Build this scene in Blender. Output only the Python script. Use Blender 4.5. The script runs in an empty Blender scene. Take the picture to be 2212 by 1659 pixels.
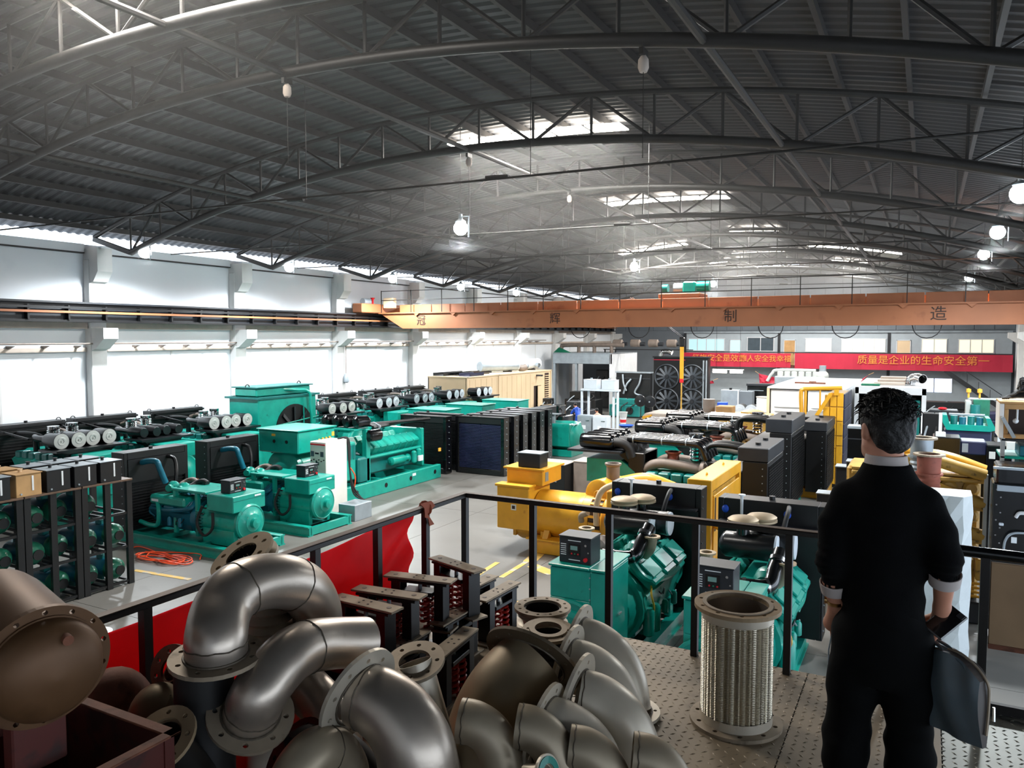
import bpy, math, random
from mathutils import Vector, Matrix
import numpy as np
random.seed(7)
SC = bpy.context.scene
COL = SC.collection
V = Vector
PI = math.pi

# ---------------------------------------------------------------- camera, world, exposure
cam = bpy.data.objects.new('camera', bpy.data.cameras.new('camera'))
COL.objects.link(cam)
cam.location = (0, 0, 5.2)
cam.rotation_euler = (math.radians(90 - 3.48), 0, math.radians(28.3))
cam.data.sensor_fit = 'HORIZONTAL'
cam.data.sensor_width = 36
cam.data.lens = 36 * 1660 / 2212
cam.data.clip_start = .05
cam.data.clip_end = 300
SC.camera = cam
W = bpy.data.worlds.new('world')
SC.world = W
W.use_nodes = True
W.node_tree.nodes['Background'].inputs[0].default_value = (.75, .86, 1, 1)
W.node_tree.nodes['Background'].inputs[1].default_value = 3.2
SC.view_settings.view_transform = 'Standard'
SC.view_settings.look = 'None'
SC.view_settings.gamma = 1
SC.view_settings.use_curve_mapping = False
SC.view_settings.exposure = 0.28
SC.cycles.max_bounces = 5
SC.cycles.diffuse_bounces = 3
SC.cycles.use_adaptive_sampling = True
SC.cycles.adaptive_threshold = .03
SC.cycles.volume_bounces = 0
SC.cycles.glossy_bounces = 3
SC.cycles.transmission_bounces = 3
SC.cycles.use_denoising = True
SC.cycles.sample_clamp_indirect = 6
SC.cycles.caustics_reflective = False
SC.cycles.caustics_refractive = False

def area_light(name, loc, sx, sy, power, col=(1, 1, 1), rot=(0, 0, 0)):
    d = bpy.data.lights.new(name, 'AREA')
    d.shape = 'RECTANGLE'; d.size = sx; d.size_y = sy
    d.energy = power; d.color = col
    o = bpy.data.objects.new(name, d)
    o.location = loc; o.rotation_euler = rot
    COL.objects.link(o)
    return o

# roof shape, lamps and roof lights share these numbers
CX = -10.3
def z_roof(x): return 10.8 - .0112 * (x - CX) ** 2
def z_low(x): return 9.72 - .0125 * (x - CX) ** 2
SKYLIGHTS = [(-12.3, -7.0, 7.2), (-12.3, -7.0, 19.2), (-12.2, -6.9, 30.6), (-9.3, -6.7, 41), (-6.4, -1.3, 48.6), (-16.8, -12.6, 45.2), (-11.6, -6.8, 52.6), (-14.2, -11.6, 56.6), (-6.0, -3.6, 58.4)]
LAMPS = [(-21.93,16.141,7.893), (-21.615,22.114,7.888), (-21.49,28.437,7.863), (-21.857,34.839,7.863), (-21.8,41.016,7.882),
         (-11.027,17.589,8.104), (-11.477,32.721,8.298), (-10.858,44.43,8.257),
         (1.498,17.607,7.926), (1.628,24.969,8.061), (1.686,31.83,8.099), (1.76,44.389,8.137)]
for i, (x0, x1, y) in enumerate(SKYLIGHTS):
    area_light('skylight_glow', ((x0 + x1) / 2, y, z_roof((x0 + x1) / 2) - .42), x1 - x0, 1.0, (400, 1300, 1300)[i] if i < 3 else 800, (1, .97, .92))
for p in LAMPS:
    d = bpy.data.lights.new('lamp_light', 'SPOT')
    d.energy = 1800; d.color = (.9, .96, 1); d.shadow_soft_size = .18
    d.spot_size = math.radians(165); d.spot_blend = .5
    o = bpy.data.objects.new('lamp_light', d)
    o.location = (p[0], p[1], p[2] - .3)
    COL.objects.link(o)

# ---------------------------------------------------------------- materials
def lin(h):
    c = [int(h[i:i + 2], 16) / 255 for i in (0, 2, 4)]
    return [x / 12.92 if x <= .04045 else ((x + .055) / 1.055) ** 2.4 for x in c]

def mat(name, hx, rough=.5, metal=0., var=.15, sc=3., bump=0., bsc=30., spots=None, spot_amt=.45, ssc=5., coat=0.):
    m = bpy.data.materials.new(name); m.use_nodes = True
    nt = m.node_tree; N = nt.nodes; L = nt.links
    b = N['Principled BSDF']
    c = lin(hx)
    tc = N.new('ShaderNodeTexCoord')
    def noise(s, det=4):
        n = N.new('ShaderNodeTexNoise'); n.inputs['Scale'].default_value = s; n.inputs['Detail'].default_value = det
        L.new(tc.outputs['Object'], n.inputs['Vector']); return n
    n1 = noise(sc)
    r = N.new('ShaderNodeValToRGB')
    r.color_ramp.elements[0].position = .3; r.color_ramp.elements[1].position = .7
    r.color_ramp.elements[0].color = (*[max(0, x * (1 - var)) for x in c], 1)
    r.color_ramp.elements[1].color = (*[min(1, x * (1 + var)) for x in c], 1)
    L.new(n1.outputs['Fac'], r.inputs['Fac'])
    out = r.outputs['Color']
    if spots:
        n2 = noise(ssc, 8)
        rr = N.new('ShaderNodeValToRGB')
        rr.color_ramp.elements[0].position = 1 - spot_amt; rr.color_ramp.elements[1].position = min(1, 1 - spot_amt + .12)
        L.new(n2.outputs['Fac'], rr.inputs['Fac'])
        mx = N.new('ShaderNodeMixRGB'); mx.inputs[2].default_value = (*lin(spots), 1)
        L.new(rr.outputs['Color'], mx.inputs[0]); L.new(out, mx.inputs[1]); out = mx.outputs[0]
    L.new(out, b.inputs['Base Color'])
    b.inputs['Roughness'].default_value = rough
    b.inputs['Metallic'].default_value = metal
    if coat: b.inputs['Coat Weight'].default_value = coat
    if bump:
        nb = noise(bsc, 6)
        bp = N.new('ShaderNodeBump'); bp.inputs['Strength'].default_value = bump; bp.inputs['Distance'].default_value = .01
        L.new(nb.outputs['Fac'], bp.inputs['Height']); L.new(bp.outputs['Normal'], b.inputs['Normal'])
    return m

def emat(name, hx, strength):
    m = bpy.data.materials.new(name); m.use_nodes = True
    b = m.node_tree.nodes['Principled BSDF']
    b.inputs['Base Color'].default_value = (*lin(hx), 1)
    b.inputs['Emission Color'].default_value = (*lin(hx), 1)
    b.inputs['Emission Strength'].default_value = strength
    return m

M = dict(
    teal=mat('teal_paint', '0b9585', .35, var=.12, coat=.2, spots='0a6b60', spot_amt=.36),
    tealdark=mat('dark_teal_paint', '0b6a66', .4, var=.2),
    tealblue=mat('blue_teal_paint', '0a5f74', .4, var=.25),
    green=mat('dark_green_paint', '1d6b52', .35, var=.25, coat=.3),
    black=mat('black_paint', '0a0b0d', .42, var=.3),
    blackgloss=mat('glossy_black', '08090b', .2, var=.3, coat=.4),
    darkgrey=mat('dark_grey_paint', '202328', .48, var=.2),
    navy=mat('navy_core', '1b2140', .5, var=.2),
    yellow=mat('yellow_paint', 'e0a428', .4, var=.08, coat=.2, spots='b5761f', spot_amt=.33),
    yellowdirty=mat('dull_yellow_paint', 'bd9440', .5, var=.2, spots='5f4a22', spot_amt=.4, ssc=9),
    steel=mat('brushed_steel', 'b9ada0', .34, .8, var=.22, sc=2.2, bump=.05, bsc=60, spots='6b6358', spot_amt=.36, ssc=4),
    steelbeige=mat('dusty_steel', '98866b', .5, .4, var=.15, sc=2, spots='6d5f4c', spot_amt=.38, ssc=3),
    steelwhite=mat('pale_steel', 'd3c8b5', .4, .35, var=.14, sc=2.5, spots='867d70', spot_amt=.34, ssc=4),
    flange=mat('flange_steel', '9c8d79', .6, .35, var=.15, sc=8, spots='6a5c49', spot_amt=.38, ssc=12),
    chrome=mat('chrome', 'd5d6d8', .15, 1, var=.1),
    filter_dark=mat('filter_housing', '191b1e', .3, .2, var=.2, coat=.2),
    filter_cap=mat('filter_cap_grey', 'b9bdb9', .45, var=.08),
    filter_cap_blue=mat('filter_cap_pale', 'c3ccd4', .45, var=.05),
    galv=mat('galvanised', '9aa4ab', .45, .4, var=.12),
    rust=mat('rust_brown', '7a4a35', .75, var=.25, sc=10, bump=.2, spots='4a2c20', spot_amt=.42, ssc=8),
    rustred=mat('red_primer', '8a4a3a', .7, var=.2, spots='5a2f25', spot_amt=.4),
    redbox=mat('red_brown_paint', '4d170e', .6, var=.3, spots='2f130d', spot_amt=.45, ssc=8),
    wall=mat('white_wall', 'e6ebf0', .8, var=.03, sc=.6, spots='dde2e8', spot_amt=.34, ssc=.7),
    concrete_col=mat('concrete_column', 'd6d6d4', .85, var=.05, sc=2),
    ledge=mat('stained_ledge', 'b9aca0', .85, var=.1),
    floor=mat('concrete_floor', '6d6b67', .4, var=.12, sc=.45, bump=.05, bsc=3, spots='5a5854', spot_amt=.45, ssc=.7),
    joint=mat('floor_joint', '53524f', .9),
    lineyellow=mat('worn_yellow_line', 'cfa850', .6, var=.1, spots='a3a29d', spot_amt=.5, ssc=3),
    roof=mat('roof_sheet', '1b1e22', .55, .1, var=.12, sc=.8),
    trussgrey=mat('truss_paint', '22211f', .5, .1, var=.15),
    purlin=mat('purlin_paint', '1a1816', .6, var=.1),
    crane=mat('crane_orange', 'a0633f', .55, var=.08, sc=1, spots='874f31', spot_amt=.38, ssc=1.5),
    rail=mat('rail_black', '191614', .5, .1, var=.2),
    railtop=mat('worn_rail', '5f4a3a', .55, .1, var=.2, sc=8),
    plate=mat('checker_plate', '8c7d68', .5, .3, var=.18, sc=1.5, spots='6a5d4c', spot_amt=.42, ssc=2.5),
    cloth=mat('red_cloth', 'f22430', .6, var=.06),
    container=mat('beige_container', 'd8bf9c', .6, var=.06, sc=1, spots='c09a70', spot_amt=.34, ssc=1.2),
    white=mat('white_paint', 'd9dde0', .5, var=.04),
    offwhite=mat('cream_cabinet', 'dcdad2', .5, var=.04),
    greywall=mat('grey_panel_wall', '9fa9b0', .7, var=.04),
    darkwall=mat('dark_end_wall', '6a7178', .8, var=.1, sc=.8),
    banner=mat('red_banner', 'b01a38', .6, var=.1, sc=.6),
    wood=mat('cardboard_tan', 'b28d5e', .75, var=.12, sc=4),
    ply=mat('stained_plywood', 'a98a68', .7, var=.25, sc=2.2, spots='5a321b', spot_amt=.5, ssc=1.6),
    orange=mat('orange_cable', 'f0552a', .5, var=.05),
    ribbon=mat('orange_ribbon', '9c4a2c', .7, var=.1),
    redspring=mat('red_spring', 'b5251c', .4, var=.15),
    rubber=mat('black_rubber', '1b1a1a', .6, var=.2),
    pipebrown=mat('dusty_pipe', '7d7168', .6, .2, var=.15),
    blue=mat('blue_plastic', '1b4fc0', .5, var=.05),
    screen=emat('lit_screen', '4d6a66', .4),
    white_print=mat('white_print', 'dfe4e6', .6, var=.02),
    red_print=mat('red_plastic', 'd21f2a', .4, var=.05),
    yellow_print=mat('yellow_print', 'f0b040', .5, var=.03),
    ink=mat('black_lettering', '33231d', .7, var=.05),
    gold=mat('gold_lettering', 'e08a3c', .6, var=.05),
    skin=mat('skin', 'c98d72', .5, var=.06, sc=8),
    sweater=mat('black_knit', '050607', .95, var=.2, sc=200, bump=.3, bsc=260),
    trousers=mat('black_trousers', '040506', .9, var=.2),
    shirt=mat('pale_shirt', 'bcb2ad', .7, var=.03),
    hair=mat('black_hair', '060505', .6, var=.4, sc=40, bump=.5, bsc=120),
    leather=mat('grey_leather', '56636a', .35, var=.15, sc=6, coat=.15),
    paleslab=mat('pale_wrap', 'c3cacb', .6, var=.06, bump=.3, bsc=9),
    skyglow=emat('skylight_sheet', 'fff3e4', 22.),
    eaveglow=emat('eave_daylight', 'fff0e6', 4.),
    lampglow=emat('lamp_globe', 'eef8ff', 40.),
    tubeglow=emat('tube_light', 'fff2e6', 9.),
    winwarm=emat('lit_office_warm', 'f0e6c4', .75),
    wincool=emat('lit_office_cool', 'a9cfd6', .55),
    winday=emat('daylit_opening', 'd6e2ff', 1.6),
    windark=mat('dark_office_glass', '49545c', .12, var=.1),
    goldmetal=mat('gold_metal', 'c9a06a', .3, 1, var=.05),
    leatherdark=mat('dark_leather', '4a4340', .4, var=.2),
    skinshirt=mat('pale_worn_shirt', 'd0b49c', .7, var=.05),
    midgrey=mat('mid_grey_paint', '4a5057', .5, .2),
    weld=mat('weld_bead', '5d5448', .55, .5, var=.3, sc=40),
    flangetan=mat('dusty_tan_flange', 'a08a6c', .65, .25, var=.12, sc=6),
    darkflange=mat('dark_dusty_flange', '5d5140', .6, .35, var=.15, sc=5),
    steelbeige2=mat('dusty_elbow', 'a89a84', .45, .4, var=.14, sc=3, spots='7d7060', spot_amt=.36, ssc=4),
    treadgrey=mat('shiny_tread', '85867f', .4, .7, var=.15, sc=2),
    vessel=mat('rusty_vessel', '6b4c31', .5, .35, var=.22, sc=3, spots='3d2412', spot_amt=.46, ssc=3),
    braid=mat('braided_steel', 'c8c0ae', .3, 1, var=.1),
    frame=mat('window_frame', 'c8ccd0', .5, var=.03),
)

def see_through(m, amt):
    nt = m.node_tree; b = nt.nodes['Principled BSDF']; o = nt.nodes['Material Output']
    tr = nt.nodes.new('ShaderNodeBsdfTranslucent'); mx = nt.nodes.new('ShaderNodeMixShader'); mx.inputs[0].default_value = amt
    nt.links.new(b.inputs['Base Color'].links[0].from_socket, tr.inputs[0])
    nt.links.new(b.outputs[0], mx.inputs[1]); nt.links.new(tr.outputs[0], mx.inputs[2]); nt.links.new(mx.outputs[0], o.inputs[0])
for q in ('sweater', 'trousers'): M[q].node_tree.nodes['Principled BSDF'].inputs['Specular IOR Level'].default_value = .15
see_through(M['cloth'], .6)   # thin cloth lets light through

# ---------------------------------------------------------------- mesh builder
def basis(ax):
    ax = V(ax).normalized()
    a = V((0, 0, 1)) if abs(ax.z) < .9 else V((1, 0, 0))
    u = a.cross(ax).normalized()
    return u, ax.cross(u), ax

class MB:
    def __init__(s): s.v = []; s.f = []; s.s = []
    def add(s, vs, fs, smooth=False):
        o = len(s.v)
        s.v += [tuple(p) for p in vs]
        s.f += [tuple(i + o for i in f) for f in fs]
        s.s += [smooth] * len(fs)
        return s
    def box(s, x0, x1, y0, y1, z0, z1, b=0., T=None):
        if x1 < x0: x0, x1 = x1, x0
        if y1 < y0: y0, y1 = y1, y0
        if z1 < z0: z0, z1 = z1, z0
        b = min(b, (x1 - x0) * .45, (y1 - y0) * .45, (z1 - z0) * .45)
        X = (x0, x1); Y = (y0, y1); Zs = (z0, z1)
        if b <= 0:
            vs = [(X[i], Y[j], Zs[k]) for i in (0, 1) for j in (0, 1) for k in (0, 1)]
            fs = [(0, 1, 3, 2), (4, 6, 7, 5), (0, 4, 5, 1), (2, 3, 7, 6), (0, 2, 6, 4), (1, 5, 7, 3)]
        else:
            vs = []; idx = {}
            for i in (0, 1):
                for j in (0, 1):
                    for k in (0, 1):
                        p = (X[i], Y[j], Zs[k]); d = (b * (1 - 2 * i), b * (1 - 2 * j), b * (1 - 2 * k))
                        for a in range(3):  # vertex lying on the face whose normal is axis a
                            q = [p[c] + (0 if c == a else d[c]) for c in range(3)]
                            idx[i, j, k, a] = len(vs); vs.append(tuple(q))
            fs = []
            I = idx
            for a in range(3):
                b1, b2 = (a + 1) % 3, (a + 2) % 3
                for e in (0, 1):
                    r = []
                    for u, w in ((0, 0), (1, 0), (1, 1), (0, 1)):
                        k = [0, 0, 0]; k[a] = e; k[b1] = u; k[b2] = w
                        r.append(I[(*k, a)])
                    fs.append(tuple(r if e else r[::-1]))
                for u in (0, 1):
                    for w in (0, 1):  # edge parallel to axis a
                        k0 = [0, 0, 0]; k0[b1] = u; k0[b2] = w; k1 = list(k0); k1[a] = 1
                        q = (I[(*k0, b1)], I[(*k1, b1)], I[(*k1, b2)], I[(*k0, b2)])
                        fs.append(q if u == w else q[::-1])
            for i in (0, 1):
                for j in (0, 1):
                    for k in (0, 1):
                        t = (I[i, j, k, 0], I[i, j, k, 1], I[i, j, k, 2])
                        fs.append(t if (i + j + k) % 2 == 1 else t[::-1])
        if T is not None: vs = [T @ V(p) for p in vs]
        return s.add(vs, fs)
    def cb(s, c, d, b=0., T=None):
        return s.box(c[0] - d[0] / 2, c[0] + d[0] / 2, c[1] - d[1] / 2, c[1] + d[1] / 2, c[2] - d[2] / 2, c[2] + d[2] / 2, b, T)
    def bar(s, p, q, w, h=None, up=(0, 0, 1)):
        p = V(p); q = V(q); d = (q - p).normalized(); h = h or w
        u = d.cross(V(up))
        if u.length < 1e-4: u = d.cross(V((1, 0, 0)))
        u.normalize(); n = u.cross(d)
        vs = [a + u * (i * w / 2) + n * (j * h / 2) for a in (p, q) for i, j in ((-1, -1), (1, -1), (1, 1), (-1, 1))]
        return s.add(vs, [(0, 1, 2, 3), (7, 6, 5, 4), (0, 4, 5, 1), (1, 5, 6, 2), (2, 6, 7, 3), (3, 7, 4, 0)])
    def tube(s, pts, r, n=10, caps=True, closed=False):
        pts = [V(p) for p in pts]; k = len(pts)
        rs = r if isinstance(r, (list, tuple)) else [r] * k
        t = []
        for i in range(k):
            a = pts[i - 1] if (i or closed) else pts[0]; b = pts[(i + 1) % k] if (i < k - 1 or closed) else pts[-1]
            t.append((b - a).normalized())
        u = basis(t[0])[0]; vs = []
        for i in range(k):
            u = u - t[i] * u.dot(t[i])
            if u.length < 1e-5: u = basis(t[i])[0]
            u.normalize(); w = t[i].cross(u)
            for j in range(n):
                a = 2 * PI * j / n
                vs.append(pts[i] + (u * math.cos(a) + w * math.sin(a)) * rs[i])
        fs = [(i * n + j, i * n + (j + 1) % n, ((i + 1) % k) * n + (j + 1) % n, ((i + 1) % k) * n + j) for i in range(k if closed else k - 1) for j in range(n)]
        s.add(vs, fs, True)
        if caps and not closed:
            s.add(vs[:n], [tuple(range(n))[::-1]]); s.add(vs[-n:], [tuple(range(n))])
        return s
    def cyl(s, p, q, r, r2=None, n=16, caps=True): return s.tube([p, q], [r, r if r2 is None else r2], n, caps)
    def pipe(s, pts, r, th, n=24):
        rs = r if isinstance(r, (list, tuple)) else [r] * len(pts)
        o = len(s.v); s.tube(pts, list(rs), n, False)
        i0 = len(s.v); s.tube(pts, [x - th for x in rs], n, False)
        m = (len(pts) - 1) * n * 1
        k = len(s.f)  # flip the inner wall
        for j in range(k - m, k): s.f[j] = s.f[j][::-1]
        for e in (0, (len(pts) - 1) * n):
            for j in range(n):
                a, b = o + e + j, o + e + (j + 1) % n; c, d = i0 + e + (j + 1) % n, i0 + e + j
                s.f.append((a, d, c, b) if e == 0 else (a, b, c, d)); s.s.append(False)
        return s
    def lathe(s, o, ax, prof, n=20, smooth=True, cap=True):
        u, w, a = basis(ax); o = V(o); k = len(prof); vs = []
        for r, t in prof:
            for j in range(n):
                g = 2 * PI * j / n
                vs.append(o + a * t + (u * math.cos(g) + w * math.sin(g)) * r)
        fs = [(i * n + j, i * n + (j + 1) % n, (i + 1) * n + (j + 1) % n, (i + 1) * n + j) for i in range(k - 1) for j in range(n)]
        s.add(vs, fs, smooth)
        if cap:
            if prof[0][0] > 1e-4: s.add(vs[:n], [tuple(range(n))[::-1]])
            if prof[-1][0] > 1e-4: s.add(vs[-n:], [tuple(range(n))])
        return s
    def ring(s, o, ax, R, r, t, n=32):
        return s.lathe(o, ax, [(r, 0), (R, 0), (R, t), (r, t), (r, 0)], n, False, False)
    def flange(s, o, ax, R, r, t, holes=8, rh=.011, bc=None):
        """flat ring with real bolt holes"""
        u, w, a = basis(ax); o = V(o); bc = bc or (R + r) / 2
        K = 4 if holes >= 8 else 8
        def P(rr, g, z): return o + a * z + (u * math.cos(g) + w * math.sin(g)) * rr
        for h in range(holes):
            g0 = 2 * PI * h / holes; g1 = 2 * PI * (h + 1) / holes; gc = (g0 + g1) / 2
            bd = [(R, g0 + (g1 - g0) * i / K) for i in range(K)] + [(R + (r - R) * i / 2, g1) for i in range(2)] + \
                 [(r, g1 + (g0 - g1) * i / K) for i in range(K)] + [(r + (R - r) * i / 2, g0) for i in range(2)]
            m = len(bd); hl = []
            for rr, g in bd:
                x, y = rr * math.cos(g - gc) - bc, rr * math.sin(g - gc)
                l = math.hypot(x, y); hl.append((x / l * rh + bc, y / l * rh))
            vs = []
            for z in (0, t):
                vs += [P(rr, g, z) for rr, g in bd]
                vs += [o + a * z + (u * math.cos(gc) + w * math.sin(gc)) * x + (w * math.cos(gc) - u * math.sin(gc)) * y for x, y in hl]
            fs = []
            for i in range(m):
                j = (i + 1) % m
                fs += [(i, m + i, m + j, j), (2 * m + i, 2 * m + j, 3 * m + j, 3 * m + i), (m + i, 3 * m + i, 3 * m + j, m + j)]
                if i < K or K + 2 <= i < 2 * K + 2: fs.append((i, j, 2 * m + j, 2 * m + i))
            s.add(vs, fs)
        return s
    def ball(s, c, r, n=14, m=9):
        r = r if isinstance(r, (tuple, list)) else (r, r, r); vs = []
        for i in range(m + 1):
            t = PI * i / m
            for j in range(n):
                g = 2 * PI * j / n
                vs.append((c[0] + r[0] * math.sin(t) * math.cos(g), c[1] + r[1] * math.sin(t) * math.sin(g), c[2] + r[2] * math.cos(t)))
        return s.add(vs, [(i * n + j, (i + 1) * n + j, (i + 1) * n + (j + 1) % n, i * n + (j + 1) % n) for i in range(m) for j in range(n)], True)
    def prism(s, poly, ax, a0, a1):
        """extrude a 2D outline along axis ax (0,1,2) from a0 to a1; outline in the other two axes, in order"""
        n = len(poly)
        def P(p, a):
            return {0: (a, p[0], p[1]), 1: (p[0], a, p[1]), 2: (p[0], p[1], a)}[ax]
        vs = [P(p, a0) for p in poly] + [P(p, a1) for p in poly]
        fs = [tuple(range(n))[::-1], tuple(range(n, 2 * n))] + [(i, (i + 1) % n, n + (i + 1) % n, n + i) for i in range(n)]
        return s.add(vs, fs)
    def coil(s, c, ax, R, r, h, turns, n=6, k=12):
        u, w, a = basis(ax); c = V(c); m = int(turns * k)
        return s.tube([c + a * (h * i / m) + (u * math.cos(2 * PI * i / k) + w * math.sin(2 * PI * i / k)) * R for i in range(m + 1)], r, n)
    def xf(s, T):
        s.v = [tuple(T @ V(p)) for p in s.v]; return s
    def mesh(s, name, m):
        me = bpy.data.meshes.new(name)
        me.from_pydata(s.v, [], s.f)
        me.polygons.foreach_set('use_smooth', s.s)
        me.materials.append(M[m] if isinstance(m, str) else m)
        me.update()
        if True in s.s: me.set_sharp_from_angle(angle=.65)
        return me

WORLD = {}
def props(o, label=None, cat=None, group=None, kind=None):
    if label: o['label'] = label
    if cat: o['category'] = cat
    if group: o['group'] = group
    if kind: o['kind'] = kind
    return o
def thing(name, label, cat, loc=(0, 0, 0), rz=0., group=None, kind=None, world=False):
    """an Empty at the thing's base; world=True: its parts are given in room coordinates"""
    o = bpy.data.objects.new(name, None); COL.objects.link(o)
    o.empty_display_size = .2
    o.location = loc; o.rotation_euler = (0, 0, rz)
    if world: WORLD[o] = V(loc)
    return props(o, label, cat, group, kind)
def part(parent, name, mb, m, label=None, kind=None):
    if parent is not None:
        p = parent
        while p is not None and p not in WORLD: p = p.parent
        if p is not None:
            l = WORLD[p]; mb.v = [(a - l.x, b - l.y, c - l.z) for a, b, c in mb.v]
    o = bpy.data.objects.new(name, mb.mesh(name, m)); COL.objects.link(o)
    o.parent = parent
    return props(o, label, None, None, kind)
def solo(name, mb, m, label, cat, group=None, kind=None):
    """a thing that is one mesh, given in room coordinates"""
    n = len(mb.v); lo = [min(p[i] for p in mb.v) for i in range(3)]; hi = [max(p[i] for p in mb.v) for i in range(3)]
    c = ((lo[0] + hi[0]) / 2, (lo[1] + hi[1]) / 2, lo[2])
    mb.v = [(a - c[0], b - c[1], d - c[2]) for a, b, d in mb.v]
    o = bpy.data.objects.new(name, mb.mesh(name, m)); COL.objects.link(o); o.location = c
    return props(o, label, cat, group, kind)
def dup(root, loc, rz=None, label=None, group=None):
    r = root.copy(); COL.objects.link(r); r.location = loc
    if rz is not None: r.rotation_euler = (0, 0, rz)
    if label: r['label'] = label
    if group: r['group'] = group
    for ch in list(root.children):
        c = ch.copy(); COL.objects.link(c); c.parent = r
        for g in list(ch.children):
            d = g.copy(); COL.objects.link(d); d.parent = c
    return r
def text(parent, name, body, size, loc, rot, m):
    cu = bpy.data.curves.new(name, 'FONT'); cu.body = body; cu.size = size; cu.extrude = .004
    cu.align_x = 'CENTER'; cu.align_y = 'CENTER'; cu.resolution_u = 2
    tmp = bpy.data.objects.new(name, cu); COL.objects.link(tmp)
    me = bpy.data.meshes.new_from_object(tmp.evaluated_get(bpy.context.evaluated_depsgraph_get()))
    bpy.data.objects.remove(tmp); me.name = name; me.materials.clear(); me.materials.append(M[m])
    o = bpy.data.objects.new(name, me); COL.objects.link(o); o.rotation_euler = rot
    p = parent
    while p is not None and p not in WORLD: p = p.parent
    o.location = V(loc) - (WORLD[p] if p is not None else V((0, 0, 0)))
    o.parent = parent
    return o
def spline(pts, k=6):
    """smooth curve through the points"""
    p = [V(a) for a in pts]; p = [p[0] * 2 - p[1]] + p + [p[-1] * 2 - p[-2]]; out = []
    for i in range(1, len(p) - 2):
        a, b, c, d = p[i - 1:i + 3]
        for j in range(k):
            t = j / k
            out.append(.5 * ((2 * b) + (c - a) * t + (2 * a - 5 * b + 4 * c - d) * t * t + (3 * b - a - 3 * c + d) * t ** 3))
    out.append(p[-2]); return out
def arc(c, d0, d1, R, k=10, a=PI / 2):
    """arc about c from direction d0 towards d1"""
    c = V(c); d0 = V(d0).normalized(); d1 = V(d1); d1 = (d1 - d0 * d1.dot(d0)).normalized()
    return [c + (d0 * math.cos(a * i / k) + d1 * math.sin(a * i / k)) * R for i in range(k + 1)]


# ---------------------------------------------------------------- the hall
XL, XR, YF, YB = -24.5, 5.5, 64.2, -7.0
def struct(name, mb, m, label, cat='structure'):
    o = bpy.data.objects.new(name, mb.mesh(name, m)); COL.objects.link(o)
    return props(o, label, cat, None, 'structure')

# floor: concrete slabs over a darker bed that shows in the joints
fl = struct('floor', MB().box(XL, XR, YB, YF, -.2, -.012), 'joint', 'grey concrete hall floor cast in large slabs', 'floor')
xs = [XL, -19.6, -14.75, -11.6, -7.6, -3.6, .6, XR]; ys = [YB, 3, 9, 13.2, 19.4, 25.4, 31.4, 37.4, 43.4, 49.4, 55.4, YF]
for i in range(len(xs) - 1):
    for j in range(len(ys) - 1):
        part(fl, 'slab', MB().box(xs[i] + .006, xs[i + 1] - .006, ys[j] + .006, ys[j + 1] - .006, -.012, 0), 'floor')
def mark(p, q, w=.12):
    p, q = V(p), V(q); p.z = q.z = .004
    part(fl, 'yellow_line', MB().bar(p, q, w, .006), 'lineyellow')
mark((-7.969,14.293,0), (-8.018,15.593,0)); mark((-7.954,15.586,0), (-8.099,16.512,0), .3); mark((-7.765,15.401,0), (-7.092,15.062,-0), .3)
mark((-8.461,13.531,0), (-8.586,15.246,0)); mark((-15.443,10.871,0), (-13.796,11.011,0), .12); mark((-7.023,12.929,0), (-6.765,13.218,0), .2)

# left wall with its columns, corbels and ledges
wl = struct('wall_left', MB().box(XL - .3, XL, YB, YF, 0, 8.25), 'wall', 'long white wall with concrete columns and corbels', 'wall')
for k in range(12):
    y = -2 + 6 * k
    part(wl, 'column', MB().box(XL, XL + .32, y - .28, y + .28, 0, 7.75, .02), 'concrete_col')
    for z0, z1, ext in ((7.15, 8.1, .75), (4.95, 5.5, .95)):
        part(wl, 'corbel', MB().prism([(XL, z0 - .25), (XL + .5, z0 - .25 + .12), (XL + ext, z0 + .2), (XL + ext, z1), (XL, z1)], 1, y - .26, y + .26), 'concrete_col')
    for z0, z1, d in ((5.48, 5.68, .2), (4.72, 4.86, .1)):
        part(wl, 'ledge', MB().box(XL, XL + d, y + .3, y + 5.7, z0, z1), 'ledge')
    part(wl, 'seam', MB().box(XL, XL + .02, y + 2.97, y + 3.03, 0, 4.72), 'concrete_col')
    part(wl, 'eave_beam', MB().box(XL, XL + .14, y + .3, y + 5.7, 7.98, 8.25), 'wall')
    part(wl, 'eave_line', MB().box(XL, XL + .16, y + .3, y + 5.7, 7.94, 7.98), 'purlin')
wr = struct('wall_right', MB().box(XR, XR + .3, 25, YF, 0, 8.0), 'wall', 'white right-hand wall beyond the far crane end', 'wall')
part(wr, 'added_upper_wall', MB().box(XR, XR + .3, YB, 25, 4.7, 8.0), 'wall')  # added out of view so less outside light reaches the roof
for k in range(10):
    y = 28 + 6 * k
    if y > 62: continue
    part(wr, 'column', MB().box(XR - .4, XR, y - .28, y + .28, 0, 7.4, .02), 'concrete_col')
    part(wr, 'corbel', MB().prism([(XR, 4.7), (XR - .5, 4.85), (XR - .95, 5.15), (XR - .95, 5.5), (XR, 5.5)], 1, y - .26, y + .26), 'concrete_col')
wb = struct('added_wall_back', MB().box(XL - .3, XR + .3, YB - .3, YB, 0, 10.9), 'wall', 'plain unseen wall added behind the viewer to cut light from the back', 'wall')  # unseen wall, added to stop light coming from behind the camera
we = struct('wall_end', MB().box(XL - .3, XR + .3, YF, YF + .3, 0, 10.9), 'darkwall', 'dark grey sheeted gable wall at the far end', 'wall')
for i in range(24):
    part(we, 'panel', MB().box(XL + i * 1.25 + .02, XL + (i + 1) * 1.25 - .02, YF - .04, YF, 5.75, z_roof(XL + (i + .5) * 1.25) - .3, .015), 'darkwall')

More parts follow.
